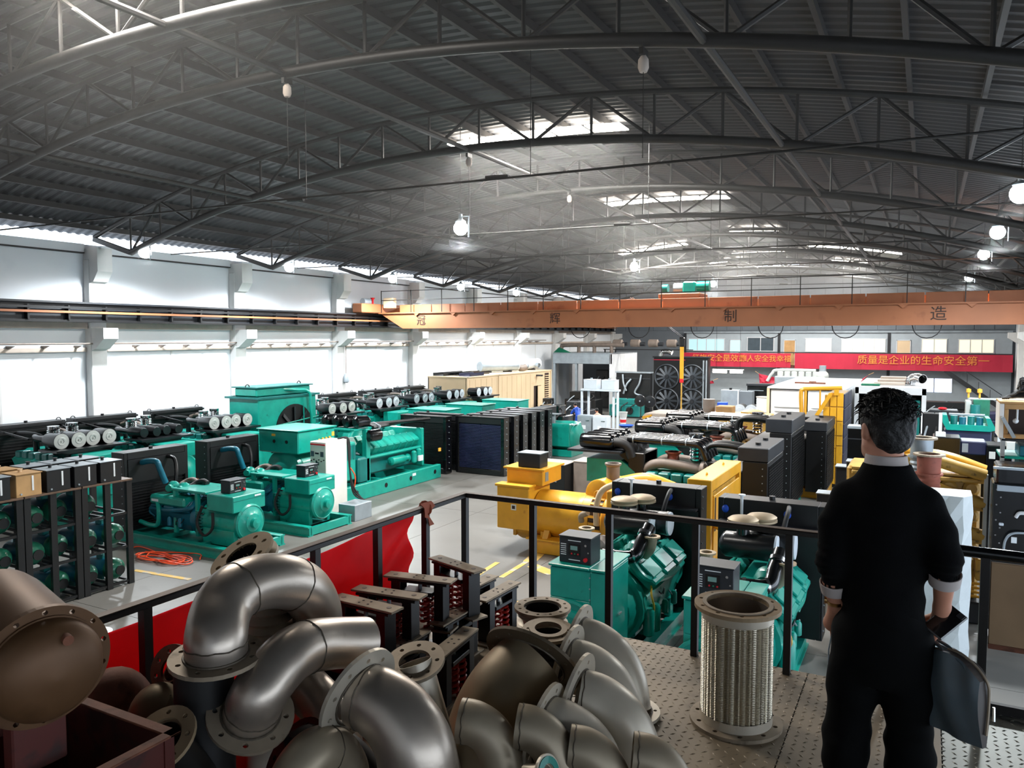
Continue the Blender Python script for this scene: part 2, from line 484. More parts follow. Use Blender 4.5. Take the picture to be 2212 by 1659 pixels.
# roof sheet: curved across the hall, ribbed along it
def roof_mesh():
    nx, pitch = 40, .3; ny = int((YF - YB) / pitch) * 4
    vs = []; fs = []
    for j in range(ny + 1):
        y = YB + (YF - YB) * j / ny; dz = (0, .035, .035, 0)[j % 4]
        for i in range(nx + 1):
            x = XL - .3 + (XR - XL + .6) * i / nx
            vs.append((x, y, z_roof(x) + .14 + dz))
    w = nx + 1
    fs = [(j * w + i, j * w + i + 1, (j + 1) * w + i + 1, (j + 1) * w + i) for j in range(ny) for i in range(nx)]
    return MB().add(vs, fs)
ce = struct('ceiling', roof_mesh(), 'roof', 'dark ribbed arched metal roof', 'roof')
x = XL + .5
while x < XR:
    part(ce, 'purlin', MB().box(x - .04, x + .04, YB, YF, z_roof(x) - .02, z_roof(x) + .14), 'purlin'); x += 1.18

# arched trusses
ORD = ['first', 'second', 'third', 'fourth', 'fifth', 'sixth', 'seventh', 'eighth', 'ninth', 'tenth', 'eleventh', 'twelfth']
def make_truss():
    t = thing('roof_truss', 'x', 'truss')
    N_ = 48; X0, X1 = XL + .25, XR - .25
    xs = [X0 + (X1 - X0) * i / N_ for i in range(N_ + 1)]
    part(t, 'top_chord', MB().tube([(x, 0, z_roof(x) - .13) for x in xs], .07, 8), 'trussgrey')
    lo = [x for x in xs if XL + 1.7 < x < XR - 1.7]
    part(t, 'bottom_chord', MB().tube([(x, 0, z_low(x)) for x in lo], .095, 10), 'trussgrey')
    for a, b in ((X0, lo[0]), (X1, lo[-1])):
        part(t, 'end_strut', MB().bar((a, 0, z_roof(a) - .2), (b, 0, z_low(b)), .14, .14), 'trussgrey')
    n = 18
    for i in range(n + 1):
        x = lo[0] + (lo[-1] - lo[0]) * i / n
        part(t, 'post', MB().cyl((x, 0, z_low(x)), (x, 0, z_roof(x) - .13), .032, n=6), 'trussgrey')
        if i % 2 == 0:
            for s in (-1, 1):
                x2 = x + s * (lo[-1] - lo[0]) / n
                if lo[0] <= x2 <= lo[-1]:
                    part(t, 'diagonal', MB().cyl((x, 0, z_low(x)), (x2, 0, z_roof(x2) - .13), .038, n=6), 'trussgrey')
    return t
TY = [7.7, 10] + [16 + 6 * i for i in range(8)]
tr0 = make_truss()
for i, y in enumerate(TY):
    lb = '%s arched tubular roof truss counted from the platform' % ORD[i]
    if i == 0: tr0.location = (0, y, 0); props(tr0, lb, 'truss', 'arched roof trusses')
    else: dup(tr0, (0, y, 0), None, lb, 'arched roof trusses')
for x, w in ((-17, 'left'), (-9.8, 'middle'), (-2.6, 'right')):
    solo('brace_pipe', MB().cyl((x, YB + 8, z_low(x) - .02), (x, YF - .3, z_low(x) - .02), .055, n=8), 'trussgrey',
         'long brace pipe running lengthwise under the trusses, %s one' % w, 'pipe', 'lengthwise brace pipes')
# cross rods with hangers
for i, y in enumerate([12.4, 19, 25.4, 31.7, 38, 44.5]):
    t = thing('cross_rod', '%s thin cross rod spanning the hall, counted from the platform' % ORD[i], 'rod', (0, y, 0), group='cross rods under the trusses')
    part(t, 'rod', MB().tube([(XL + .1, 0, 8.22), (-13, 0, 8.16), (-4, 0, 8.05), (XR - .1, 0, 7.9)], .022, 6), 'trussgrey')
    for x in (-11.6, -6.3): part(t, 'hanger', MB().cyl((x, 0, 8.1), (x, 0, z_roof(x) + .1), .009, n=5), 'trussgrey')
    for x in (-11.9, -7.0): part(t, 'turnbuckle', MB().cyl((x - .22, 0, 8.13), (x + .22, 0, 8.11), .038, n=8), 'trussgrey')

for p, lb in (((-9.755,10,9.488), 'on the second truss left of the middle'), ((-3.407,10,8.887), 'on the second truss right of the middle'), ((-9.788,16,9.474), 'on the third truss under the big roof light'), ((-9.833,22,9.545), 'on the fourth truss near the middle')):
    t = thing('hook_cap', 'small pale bell-shaped hook cap ' + lb, 'hook', (p[0], p[1], p[2]), group='hook caps under the trusses')
    part(t, 'bell', MB().lathe((0, 0, -.12), (0, 0, 1), [(.05, -.06), (.075, 0), (.07, .1), (.03, .16)], 12), 'ledge'); part(t, 'clamp', MB().box(-.03, .03, -.1, .1, .03, .12), 'trussgrey'); part(t, 'wire', MB().cyl((0, 0, -.18), (0, 0, -1.3), .006, n=5), 'trussgrey')
# truss_pulley
# roof lights and daylight strip under the eave
for i, (x0, x1, y) in enumerate(SKYLIGHTS):
    n = 5 if x1 - x0 > 4 else 3
    w = thing('window_%d' % (i + 1), '%s glowing translucent roof light between trusses, counted from the platform' % ORD[i], 'skylight', (0, y, 0), kind='structure')
    for k in range(n):
        a = x0 + (x1 - x0) * k / n; b = x0 + (x1 - x0) * (k + 1) / n
        mb = MB(); g = .05
        mb.add([(xx, yy, z_roof(xx) - .05 + dz) for dz in (0, .03) for xx in (a + g, b - g) for yy in (-.36, .36)],
               [(0, 1, 3, 2), (4, 6, 7, 5), (0, 4, 5, 1), (2, 3, 7, 6), (0, 2, 6, 4), (1, 5, 7, 3)])
        part(w, 'pane', mb, 'skyglow')
w = thing('window_20', 'bright strip of daylight between wall top and roof', 'window', (XL, 0, 8.4), kind='structure', world=True)
for k in range(-1, 10):
    y = -2 + 6 * k
    for a, b in ((.55, 1.0), (1.08, 3.2), (3.3, 5.5)):
        part(w, 'pane', MB().box(XL + .02, XL + .06, y + a, y + b, 8.4, 8.47 + .02 * (k % 2)), 'eaveglow')

# pendant lamps
def lamp(i, p, lb):
    t = thing('pendant_lamp', lb, 'lamp', p, group='round pendant lamps', world=True)
    part(t, 'globe', MB().ball((p[0], p[1], p[2]), .19), 'lampglow')
    part(t, 'cap', MB().lathe((p[0], p[1], p[2] + .12), (0, 0, 1), [(.13, 0), (.15, .05), (.06, .12), (.05, .25), (0, .26)], 12), 'galv')
    part(t, 'cord', MB().cyl((p[0], p[1], p[2] + .3), (p[0], p[1], z_roof(p[0]) + .12), .008, n=5), 'black')
    part(t, 'bracket', MB().tube([(p[0], p[1], p[2] + .3), (p[0] + .25, p[1], p[2] + .3), (p[0] + .25, p[1], p[2] - .25)], .018, 6), 'galv')
LN = ['nearest lamp above the left wall', 'second lamp along the left wall', 'third lamp along the left wall', 'fourth lamp along the left wall', 'fifth lamp along the left wall, just above the crane',
      'lamp hanging alone in the middle of the near roof', 'lamp under the slanting roof light beyond mid hall', 'lamp beside the green crane hoist',
      'nearest lamp on the right side', 'second lamp on the right side', 'third lamp on the right side', 'fourth lamp on the right side, just above the crane']
for i, p in enumerate(LAMPS): lamp(i, p, 'bright round ' + LN[i])

# crane runway along the left wall
t = thing('crane_runway', 'black crane runway girder with copper rail along the white wall', 'rail', (XL, 0, 5.7), world=True)
part(t, 'girder', MB().box(XL + .5, XL + .58, YB, YF - 1, 5.72, 6.3), 'darkgrey')
part(t, 'bottom_flange', MB().box(XL + .38, XL + .72, YB, YF - 1, 5.68, 5.75), 'black')
part(t, 'top_flange', MB().box(XL + .38, XL + .72, YB, YF - 1, 6.27, 6.33), 'darkgrey')
part(t, 'copper_rail', MB().box(XL + .76, XL + .8, YB, YF - 1, 5.96, 6.03), 'crane', 'reddish copper conductor rail')
part(t, 'cable_duct', MB().box(XL + .7, XL + .78, YB, YF - 1, 6.1, 6.17), 'black')
for k in range(0, 46):
    y = 6 + k * 1.25
    part(t, 'stiffener', MB().box(XL + .58, XL + .76, y - .03, y + .03, 5.75, 6.2), 'black')
t = thing('wall_conduit', 'thin conduit on small brackets low along the white wall', 'pipe', (XL, 0, 4.9), world=True)
part(t, 'conduit', MB().cyl((XL + .36, YB, 4.99), (XL + .36, 50, 4.99), .03, n=6), 'pipebrown')
for k in range(40):
    y = 8 + k * 1.05
    part(t, 'bracket', MB().prism([(XL, 4.93), (XL + .4, 4.93), (XL, 4.8)], 1, y - .03, y + .03), 'pipebrown')
t = thing('wall_lantern', 'small wire wall lamp hung on the white column beyond the green tank', 'lamp', (XL + .4, 28.2, 2.9), world=True)
q = (XL + .42, 28.2, 3.3)
part(t, 'drop_pipe', MB().cyl((q[0], q[1], 3.5), (q[0], q[1], 4.9), .02, n=6), 'pipebrown')
part(t, 'cage', MB().lathe(q, (0, 0, 1), [(.06, -.25), (.14, -.2), (.14, .05), (.08, .15), (.03, .2)], 10), 'galv')

# overhead travelling crane
t = thing('overhead_crane', 'rust orange overhead crane girder spanning the hall', 'crane', (-9, 30, 5.6), world=True)
part(t, 'main_girder', MB().prism([(-23.4, 6.33), (-22.1, 5.62), (XR - 1.0, 5.62), (XR - .3, 6.0), (XR - .3, 6.33)], 1, 30, 30.5), 'crane')
part(t, 'top_flange', MB().box(-23.7, XR - .3, 29.9, 30.6, 6.33, 6.38), 'crane')
part(t, 'rear_girder', MB().box(-23.4, XR - .3, 31.6, 32.0, 5.9, 6.72), 'crane')
part(t, 'walkway_plate', MB().box(-23.4, XR - .3, 30.5, 31.6, 6.38, 6.42), 'crane')
for i in range(15): part(t, 'web_panel', MB().box(-22.5 + i * 1.87, -22.5 + i * 1.87 + 1.83, 30.32, 30.37, 6.38, 6.76, .01), 'crane')
part(t, 'end_carriage', MB().box(-24.0, -23.4, 28.6, 33.4, 6.36, 6.8, .04), 'crane')
part(t, 'motor_box', MB().cb((-23.0, 30.2, 6.85), (.6, .3, .5), .03), 'container')
part(t, 'travel_motor', MB().cyl((-23.7, 29.0, 6.9), (-23.7, 29.5, 6.9), .16, n=12), 'galv')
part(t, 'signal_horn', MB().lathe((-23.65, 29.7, 6.8), (0, 0, 1), [(.05, 0), (.05, .2), (.12, .3), (0, .32)], 8), 'red_print', 'small red signal horn')
for i in range(16):
    part(t, 'rail_post', MB().box(-23.4 + i * 1.75, -23.37 + i * 1.75, 30.02, 30.05, 6.38, 7.45), 'trussgrey')
for z in (7.42, 6.98): part(t, 'handrail', MB().box(-23.4, XR - .5, 30.02, 30.05, z - .015, z + .015), 'trussgrey')
for i in range(13): part(t, 'gusset', MB().prism([(-21.4 + i * 2.05, 6.33), (-21.1 + i * 2.05, 6.33), (-21.25 + i * 2.05, 6.2)], 1, 29.92, 30), 'crane')
for ch, x in (('冠', (-21.017,30,5.953)[0]), ('辉', (-14.056,30,5.984)[0]), ('制', (-6.639,30,5.972)[0]), ('造', (0.334,30,5.901)[0])):
    text(t, 'lettering', ch, .52, (x, 29.985, 5.98), (PI / 2, 0, 0), 'ink')
for i in range(6): part(t, 'festoon_loop', MB().tube(arc((-13 + i * 2.6, 30.3, 5.62), (1, 0, 0), (0, 0, -1), .45, 8, PI), .018, 5), 'black')
h = thing('crane_hoist', 'green hoist winch standing on the crane girder', 'hoist', (-8.8, 31, 6.75), world=True)
part(h, 'trolley_frame', MB().box(-9.7, -8.0, 30.6, 31.9, 6.78, 6.98, .03), 'crane')
part(h, 'drum', MB().cyl((-9.2, 31.2, 7.2), (-8.4, 31.2, 7.2), .22, n=14), 'galv')
part(h, 'gearbox', MB().cb((-8.5, 31.0, 7.2), (.5, .5, .5), .06), 'teal')
part(h, 'motor', MB().cyl((-8.2, 31.0, 7.25), (-7.7, 31.0, 7.25), .2, n=12), 'teal')
part(h, 'brake', MB().cyl((-9.65, 31.0, 7.2), (-9.4, 31.0, 7.2), .17, n=12), 'tealdark')

# far office block with its windows, banners and stair
YO = 63.9
ob = struct('wall_office', MB().box(-17.9, 5.3, YO, YF, 0, 5.62), 'greywall', 'grey two-storey office front across the far end', 'wall')
part(ob, 'cornice', MB().box(-17.95, 5.3, YO - .12, YO, 5.55, 5.66), 'galv')
for x in (-10.3, -2.45, -17.85): part(ob, 'pilaster', MB().box(x - .1, x + .1, YO - .06, YO, 0, 5.55), 'darkgrey')
gl = struct('trim_1', MB().box(-17.9, 5.3, YO - 1.3, YO - .01, 2.85, 3.0), 'redbox', 'dark gallery slab with rail along the office front', 'gallery')
if 0: part(ob, 'gallery_slab', MB().box(-17.9, 5.3, YO - 1.3, YO, 2.85, 3.0), 'redbox')
part(gl, 'gallery_rail', MB().box(-17.9, 5.3, YO - 1.32, YO - 1.26, 3.98, 4.06), 'darkgrey')
OW = [(-17.55, -14.6, 4.12, 5.05, 'wincool', 4), (-12.75, -10.7, 4.12, 5.15, 'windark', 2), (-8.3, -6.45, 4.12, 5.07, 'winwarm', 2),
      (-5.7, -2.7, 4.12, 5.05, 'winwarm', 4), (-.3, 1.3, 4.12, 5.05, 'winwarm', 2), (2.05, 4.2, 4.12, 5.02, 'winwarm', 3)]
OWL = ['cool lit', 'dark unlit', 'warm lit two-pane', 'warm lit four-pane', 'warm lit narrow two-pane', 'warm lit three-pane']
for i, (x0, x1, z0, z1, m, n) in enumerate(OW):
    w = thing('window_%d' % (30 + i), '%s office window above the red banner' % OWL[i], 'window', ((x0 + x1) / 2, YO, z0), kind='structure', world=True)
    f = MB().box(x0 - .06, x1 + .06, YO - .05, YO, z0 - .06, z0).box(x0 - .06, x1 + .06, YO - .05, YO, z1, z1 + .06)
    for k in range(n + 1): f.box(x0 + (x1 - x0) * k / n - .03, x0 + (x1 - x0) * k / n + .03, YO - .05, YO, z0, z1)
    part(w, 'frame', f, 'frame')
    for k in range(n): part(w, 'pane', MB().box(x0 + (x1 - x0) * k / n + .03, x0 + (x1 - x0) * (k + 1) / n - .03, YO - .02, YO - .005, z0, z1), m)
for i, (x0, x1, m, lb) in enumerate([(-14.15, -13.25, 'wincool', 'pale blue office door beside the cool lit window'), (-9.95, -9.05, 'wood', 'open office door with a warm lit room behind'), (-1.95, -1.0, 'container', 'closed beige office door above the banner')]):
    w = thing('door_%d' % (i + 1), lb, 'door', ((x0 + x1) / 2, YO, 3.0), kind='structure', world=True)
    part(w, 'leaf', MB().box(x0 + .05, x1 - .05, YO - .05, YO - .01, 3, 4.95, .01), m)
    part(w, 'frame', MB().box(x0, x0 + .05, YO - .07, YO, 3, 5).box(x1 - .05, x1, YO - .07, YO, 3, 5).box(x0, x1, YO - .07, YO, 4.95, 5.0), 'frame')
    part(w, 'handle', MB().cb((x1 - .12, YO - .08, 3.95), (.04, .05, .14)), 'chrome')
for x0, x1, z0, z1, lb in ((-.6, 0.55, 1.2, 2.2, 'bright daylit ground floor window near the stair'), (.6, 1.7, 1.2, 2.2, 'second bright daylit ground floor window near the stair'), (-2.0, -1.2, 1.6, 2.2, 'small daylit ground floor window behind the second container')):
    w = thing('window_%d' % (40 + int(x0 * 2 + 6)), lb, 'window', (x0, YO, z0), kind='structure', world=True)
    part(w, 'pane', MB().box(x0, x1, YO - .02, YO - .005, z0, z1), 'winday')
    part(w, 'frame', MB().box(x0 - .05, x0, YO - .05, YO, z0, z1).box(x1, x1 + .05, YO - .05, YO, z0, z1).box(x0 - .05, x1 + .05, YO - .05, YO, z1, z1 + .05), 'frame')
def banner(x0, x1, z0, z1, lines, lb, y=YO - 1.36):
    t = thing('cloth_banner', lb, 'banner', ((x0 + x1) / 2, y, z0), group='red cloth banners on the office gallery', world=True)
    mb = MB(); n = 24; vs = []
    for i in range(n + 1):
        x = x0 + (x1 - x0) * i / n; d = .03 * math.sin(i * 1.7)
        vs += [(x, y + d, z0), (x, y + d, z1), (x, y + d + .012, z0), (x, y + d + .012, z1)]
    fs = []
    for i in range(n):
        a = 4 * i; b = a + 4
        fs += [(a, b, b + 1, a + 1), (a + 2, a + 3, b + 3, b + 2), (a + 1, b + 1, b + 3, a + 3), (a, a + 2, b + 2, b)]
    fs += [(0, 1, 3, 2), (4 * n, 4 * n + 2, 4 * n + 3, 4 * n + 1)]
    part(t, 'cloth', mb.add(vs, fs), 'banner')
    for s, x, z, sz in lines: text(t, 'lettering', s, sz, (x, y - .05, z), (PI / 2, 0, 0), 'gold')
banner(-17.9, -9.2, 2.85, 3.95, [('红旗安全是效益，', -14.4, 3.5, .62), ('别人安全我幸福', -11.1, 3.5, .56)], 'red banner with gold characters left of the open office door')
banner(-8.9, 5.25, 2.8, 3.98, [('质量是企业的生命安全第一', -.3, 3.5, .7)], 'long red banner with faded gold characters right of the open office door')
t = thing('steel_stair', 'dark steel stair descending from the office gallery', 'stair', (3, 63, 0), world=True)
part(t, 'stringer', MB().bar((1.2, 62.6, 2.85), (4.6, 62.6, .35), .08, .3), 'darkgrey')
for i in range(14): part(t, 'step', MB().cb((1.35 + i * .245, 62.95, 2.75 - i * .18), (.26, .8, .04)), 'darkgrey')
part(t, 'handrail', MB().bar((2.4, 62.6, 2.9), (4.7, 62.6, 1.2), .05, .05), 'darkgrey')
for x in (2.6, 3.3, 4.0, 4.6): part(t, 'baluster', MB().bar((x, 62.6, 2.75 - (x - 2.4) * .74), (x, 62.6, 2.85 - (x - 1.2) * .74), .03), 'darkgrey')
t = thing('tube_lamp', 'pair of bright fluorescent tubes hung in front of the office', 'lamp', (-13.561,60,2.652), world=True)
for a, b in ((-14.558,60,2.668)[0:1] + (-13.491,60,2.689)[0:1], (-13.244,60,2.623)[0:1] + (-12.303,60,2.642)[0:1]):
    part(t, 'tube', MB().cyl((a, 60, 2.55), (b, 60, 2.55), .11, n=8), 'tubeglow')
part(t, 'batten', MB().box(-14.6, -12.2, 60, 60.05, 2.68, 2.75), 'white')
for x in (-14.3, -12.5): part(t, 'cord', MB().cyl((x, 60.02, 2.75), (x, 60.02, z_roof(x) + .1), .012, n=5), 'black')


# ---------------------------------------------------------------- machine kit (local axes: +x = generator end, z up)
def engine_v(t, x0, x1, w, z0, z1, m, n=4, pan='tealblue', rs=1.):
    L = x1 - x0; h = z1 - z0
    part(t, 'engine_block', MB().prism([(-w * .5, z0 + h * .15), (w * .5, z0 + h * .15), (w * .62, z0 + h * .55), (w * .25, z0 + h * .85), (-w * .25, z0 + h * .85), (-w * .62, z0 + h * .55)], 0, x0, x1), m)
    part(t, 'oil_pan', MB().box(x0 + .1, x1 - .15, -w * .35, w * .35, z0 - h * .12, z0 + h * .16, .04), pan)
    for s in (-1, 1):
        for i in range(n):
            a = x0 + L * (i + .08) / n; b = x0 + L * (i + .92) / n
            T = Matrix.Translation((0, s * w * .47, z0 + h * .78)) @ Matrix.Rotation(-s * .7, 4, 'X')
            part(t, 'rocker_cover', MB().box(a, b, -w * .2 * rs, w * .2 * rs, -.06, .1 * rs, .03, T).box(a + .04, b - .04, -w * .12 * rs, w * .12 * rs, .1 * rs, .13 * rs, .012, T), m)
        part(t, 'exhaust_manifold', MB().tube(spline([(x0, s * w * .62, z0 + h * .6), (x0 + L * .5, s * w * .68, z0 + h * .64), (x1, s * w * .6, z0 + h * .8), (x1 - .05, s * w * .3, z1)]), .06, 8), m)
        for i in range(3):
            xx = x0 + L * (.2 + .27 * i)
            part(t, 'oil_filter', MB().lathe((xx, s * w * .6, z0 + h * .05), (0, 0, 1), [(.03, 0), (.055, .02), (.055, .2), (.03, .24)], 10), m)
        part(t, 'coolant_hose', MB().tube(spline([(x0 + .1, s * w * .55, z0 + h * .3), (x0 - .05, s * w * .6, z0 + h * .5), (x0 + .1, s * w * .45, z0 + h * .9), (x0 + L * .4, s * w * .2, z1)]), .035, 8), m)
    part(t, 'intake_manifold', MB().box(x0 + .1, x1 - .1, -w * .16, w * .16, z0 + h * .8, z1, .05), m)
    part(t, 'front_pulley', MB().cyl((x0 - .09, 0, z0 + h * .2), (x0, 0, z0 + h * .2), .17, n=18), 'black')
    part(t, 'flywheel_housing', MB().cyl((x1, 0, z0 + h * .4), (x1 + .18, 0, z0 + h * .4), w * .62, n=22), m)
    rnd = random.Random(int(L * 100))
    for i in range(7):
        y = rnd.choice((-1, 1)) * w * rnd.uniform(.5, .66); xx = rnd.uniform(x0 + .1, x1 - .2); zz = z0 + h * rnd.uniform(.1, .6)
        part(t, 'fuel_line', MB().tube(spline([(xx, y, zz), (xx + .08, y * 1.08, zz + .12), (xx + .2, y * 1.05, zz + .06), (xx + .3, y * .9, zz + .22)], 4), .013, 5), rnd.choice((m, 'black', 'galv')))

def alternator(t, x0, x1, r, zc, m, cover=True):
    part(t, 'stator_body', MB().lathe((x0, 0, zc), (1, 0, 0), [(r * .9, 0), (r, .05), (r, x1 - x0 - .05), (r * .96, x1 - x0)], 28), m)
    for s in (-1, 1): part(t, 'foot', MB().box(x0 + .1, x1 - .1, s * r * .8 - .06, s * r * .8 + .06, zc - r - .12, zc - r * .4, .01), m)
    if cover:
        part(t, 'end_bell', MB().lathe((x1, 0, zc), (1, 0, 0), [(r * 1.02, -.06), (r * 1.04, .02), (r * .95, .06), (r * .9, .05), (r * .55, .1), (r * .5, .13), (r * .3, .15), (r * .27, .24), (0, .26)], 28), m)
    for i in range(8):
        a = PI * (.12 + .11 * i)
        part(t, 'vent_slot', MB().cb((x0 + .1, -r * math.cos(a) * 1.0, zc + r * math.sin(a) - .0), (.12, .05, .03), .005), 'black')

def frame_base(t, x0, x1, w, h, m):
    for s in (-1, 1):
        y = s * w / 2
        part(t, 'base_rail', MB().box(x0, x1, y - .05, y + .05, .03, h - .03).box(x0, x1, y - .09, y + .09, 0, .03).box(x0, x1, y - .09, y + .09, h - .03, h), m)
    for x in (x0 + .05, x0 + (x1 - x0) * .35, x0 + (x1 - x0) * .7, x1 - .05):
        part(t, 'cross_member', MB().box(x - .05, x + .05, -w / 2, w / 2, .03, h - .03), m)

def radiator(t, x, y0, y1, z0, z1, th, core='black', m='black', side=-1, tank=.18):
    """box radiator whose core looks along -x (side -1) or +x (side 1)"""
    ym = (y0 + y1) / 2
    part(t, 'radiator_frame', MB().box(x - th / 2, x + th / 2, y0, y0 + .1, z0, z1, .01).box(x - th / 2, x + th / 2, y1 - .1, y1, z0, z1, .01)
         .box(x - th / 2, x + th / 2, y0 + .1, y1 - .1, z0, z0 + .12, .01).box(x - th / 2, x + th / 2, y0 + .1, y1 - .1, z1 - tank, z1, .01), m)
    part(t, 'radiator_core', MB().box(x - th * .32, x + th * .32, y0 + .1, y1 - .1, z0 + .12, z1 - tank), core)
    c = MB(); n = 22
    for i in range(n):
        z = z0 + .14 + (z1 - tank - z0 - .18) * i / n
        for s in (-1, 1): c.box(x + s * th * .34, x + s * th * .42, y0 + .1, y1 - .1, z, z + .02)
    part(t, 'fins', c, core, kind='stuff')
    for y in (y0 + .02, y1 - .02):
        b = MB(); s = -1 if y < ym else 1
        for k in range(10): b.cyl((x + th * .3, y, z0 + .15 + (z1 - z0 - .3) * k / 9), (x + th * .3, y + s * .035, z0 + .15 + (z1 - z0 - .3) * k / 9), .014, n=6)
        part(t, 'bolt_row', b, 'galv')
    part(t, 'filler_cap', MB().cyl((x, ym, z1), (x, ym, z1 + .06), .05, n=10), 'black')

def control_box(t, x, y, z, w, d, h, rot=0., face=-1):
    """generator control box; face looks along local -y (rot 0), turned by rot"""
    T = Matrix.Translation((x, y, z)) @ Matrix.Rotation(rot, 4, 'Z')
    c = part(t, 'control_box', MB().box(-w / 2, w / 2, -d / 2, d / 2, 0, h, .008, T).box(-w / 2 - .01, w / 2 + .01, -d / 2 - .015, d / 2 + .01, h, h + .018, .005, T), 'darkgrey')
    f = -d / 2
    part(c, 'display_panel', MB().box(-w * .2, w * .16, f - .006, f, h * .3, h * .75, T=T), 'blackgloss')
    part(c, 'screen', MB().box(-w * .14, w * .08, f - .009, f - .006, h * .52, h * .68, T=T), 'screen')
    b = MB()
    for i in range(6): b.box(-w * .45, -w * .28, f - .004, f, h * (.3 + .08 * i), h * (.33 + .08 * i), T=T)
    b.box(-w * .22, w * .18, f - .004, f, h * .86, h * .89, T=T).box(-w * .2, w * .16, f - .004, f, h * .12, h * .15, T=T)
    part(c, 'print', b, 'white_print')
    for xx in (-.1, 0, .1): part(c, 'push_button', MB().cyl(T @ V((xx * w, f - .002, h * .38)), T @ V((xx * w, f - .014, h * .38)), .012, n=8), 'red_print' if xx else 'green')
    part(c, 'stop_button', MB().cyl(T @ V((w * .34, f, h * .2)), T @ V((w * .34, f - .035, h * .2)), .03, n=10), 'red_print')
    part(c, 'key_switch', MB().cyl(T @ V((w * .34, f, h * .75)), T @ V((w * .34, f - .02, h * .75)), .018, n=8), 'chrome')
    part(c, 'lock', MB().cyl(T @ V((w * .42, f, h * .48)), T @ V((w * .42, f - .015, h * .48)), .012, n=8), 'chrome')
    return c

# ---- row of large generator sets along the left wall, air filters towards the aisle
def row_set(name, label, nf, cap, dark=False, r=.215, short=False):
    t = thing(name, label, 'generator', group='large generator sets in a row along the white wall')
    sp = .46 if nf == 4 else .6
    if dark: sp = .4
    if short:
        frame_base(t, -.6, 1.0, 1.6, .3, 'teal')
        part(t, 'engine_block', MB().box(-.55, -.1, -.6, .6, .35, 1.5, .08), 'teal')
    else: frame_base(t, -3.0, 1.0, 1.6, .3, 'teal')
    if not short: part(t, 'engine_block', MB().box(-2.3, -.1, -.6, .6, .35, 1.35, .08).prism([(-.7, 1.3), (.7, 1.3), (.85, 1.7), (.4, 1.95), (-.4, 1.95), (-.85, 1.7)], 0, -2.2, -.2), 'teal')
    for s in (-1, 1) if not short else ():
        for i in range(6): part(t, 'rocker_cover', MB().box(-2.15 + i * .32, -1.88 + i * .32, s * .62 - .17, s * .62 + .17, 1.72, 1.92, .03), 'tealdark')
        part(t, 'coolant_pipe', MB().tube(spline([(-2.7, s * .5, 2.3), (-2.3, s * .55, 2.4), (-1.6, s * .4, 2.36), (-1.2, s * .3, 2.05)]), .06, 8), 'pipebrown' if s > 0 else 'black')
    part(t, 'flywheel_housing', MB().cyl((-.15, 0, 1.0), (.15, 0, 1.0), .72, n=22), 'tealdark')
    alternator(t, .05, .85, .62, 1.0, 'teal')
    part(t, 'terminal_box', MB().box(.1, .9, -.55, .55, 1.5, 1.95, .03), 'teal')
    part(t, 'filter_shelf', MB().box(-.55, .3, -nf * sp / 2 - .12, nf * sp / 2 + .12, 2.04, 2.1).prism([(-nf * sp / 2 + .1, 2.04), (nf * sp / 2 - .1, 2.04), (nf * sp / 2 - .4, 1.75), (-nf * sp / 2 + .4, 1.75)], 0, -.4, .1), 'filter_dark')
    for i in range(nf):
        y = (i - (nf - 1) / 2) * sp; dx = -.06 * ((i + 1) % 2)
        f = part(t, 'air_filter', MB().lathe((-.62 + dx, y, 2.1 + r), (1, 0, 0), [(r * .5, 0), (r * .9, .03), (r, .1), (r, .6), (r * 1.04, .6), (r * 1.04, .64)] if not dark else [(r * .6, 0), (r, .08), (r, .3), (r * .93, .34), (r * .93, .6), (r * .8, .66)], 20), 'filter_dark')
        if not dark:
            part(f, 'end_cap', MB().lathe((.025 + dx, y, 2.1 + r), (1, 0, 0), [(r * 1.02, -.03), (r * 1.0, 0), (r * .55, .01), (r * .5, .025), (r * .3, .02), (r * .28, .0), (r * .12, .0), (r * .12, .03), (0, .03)], 20), cap, 'pale round filter end cap')
        if not short: part(t, 'intake_pipe', MB().tube(spline([(-.6, y, 2.1 + r), (-1.25, y, 2.12 + r), (-1.5, y * .8, 2.08 + r), (-1.58, y * .7, 1.8)], 4), .085, 10), 'filter_dark')
    if short: return t
    for s in (-.35, .45):
        part(t, 'exhaust_stack', MB().lathe((-1.15 - .5 * s, s, 2.0), (0, 0, 1), [(.15, 0), (.15, .34)] + [(.15 + .02 * (k % 2), .36 + .025 * k) for k in range(9)] + [(.16, .6), (.16, .66)], 16), 'chrome', 'shiny steel bellows')
    radiator(t, -2.95, -1.1, 1.1, .3, 2.62, .42)
    part(t, 'top_rail', MB().box(-2.72, -2.66, -1.1, 1.1, 2.52, 2.58).box(-2.5, -2.45, -1.1, 1.1, 2.42, 2.46), 'black')
    for s in (-1, 1):
        part(t, 'brace_bar', MB().bar((-2.8, s * .95, 2.5), (-1.6, s * .7, 2.28), .05), 'black')
        part(t, 'lifting_eye', MB().tube(arc((-2.95, s * 1.0, 2.62), (0, 1, 0), (0, 0, 1), .07, 8, PI), .015, 5), 'black')
    return t
RG = 'large generator sets in a row along the white wall'
a = row_set('generator_set', 'first generator of the wall row, four pale-capped air filters above the black tank boxes', 4, 'filter_cap'); a.location = (-20.98, 13.4, 0)
b = row_set('generator_set', 'second generator of the wall row, with four small all-black filters', 4, 'filter_cap', True, .175); b.location = (-20.98, 15.86, 0)
dup(a, (-20.98, 18.6, 0), None, 'third generator of the wall row, four pale-capped filters just before the green tank')
c3 = row_set('generator_set', 'fourth generator of the wall row, three cream-capped filters just past the green tank', 3, 'filter_cap'); c3.location = (-20.98, 24.35, 0)
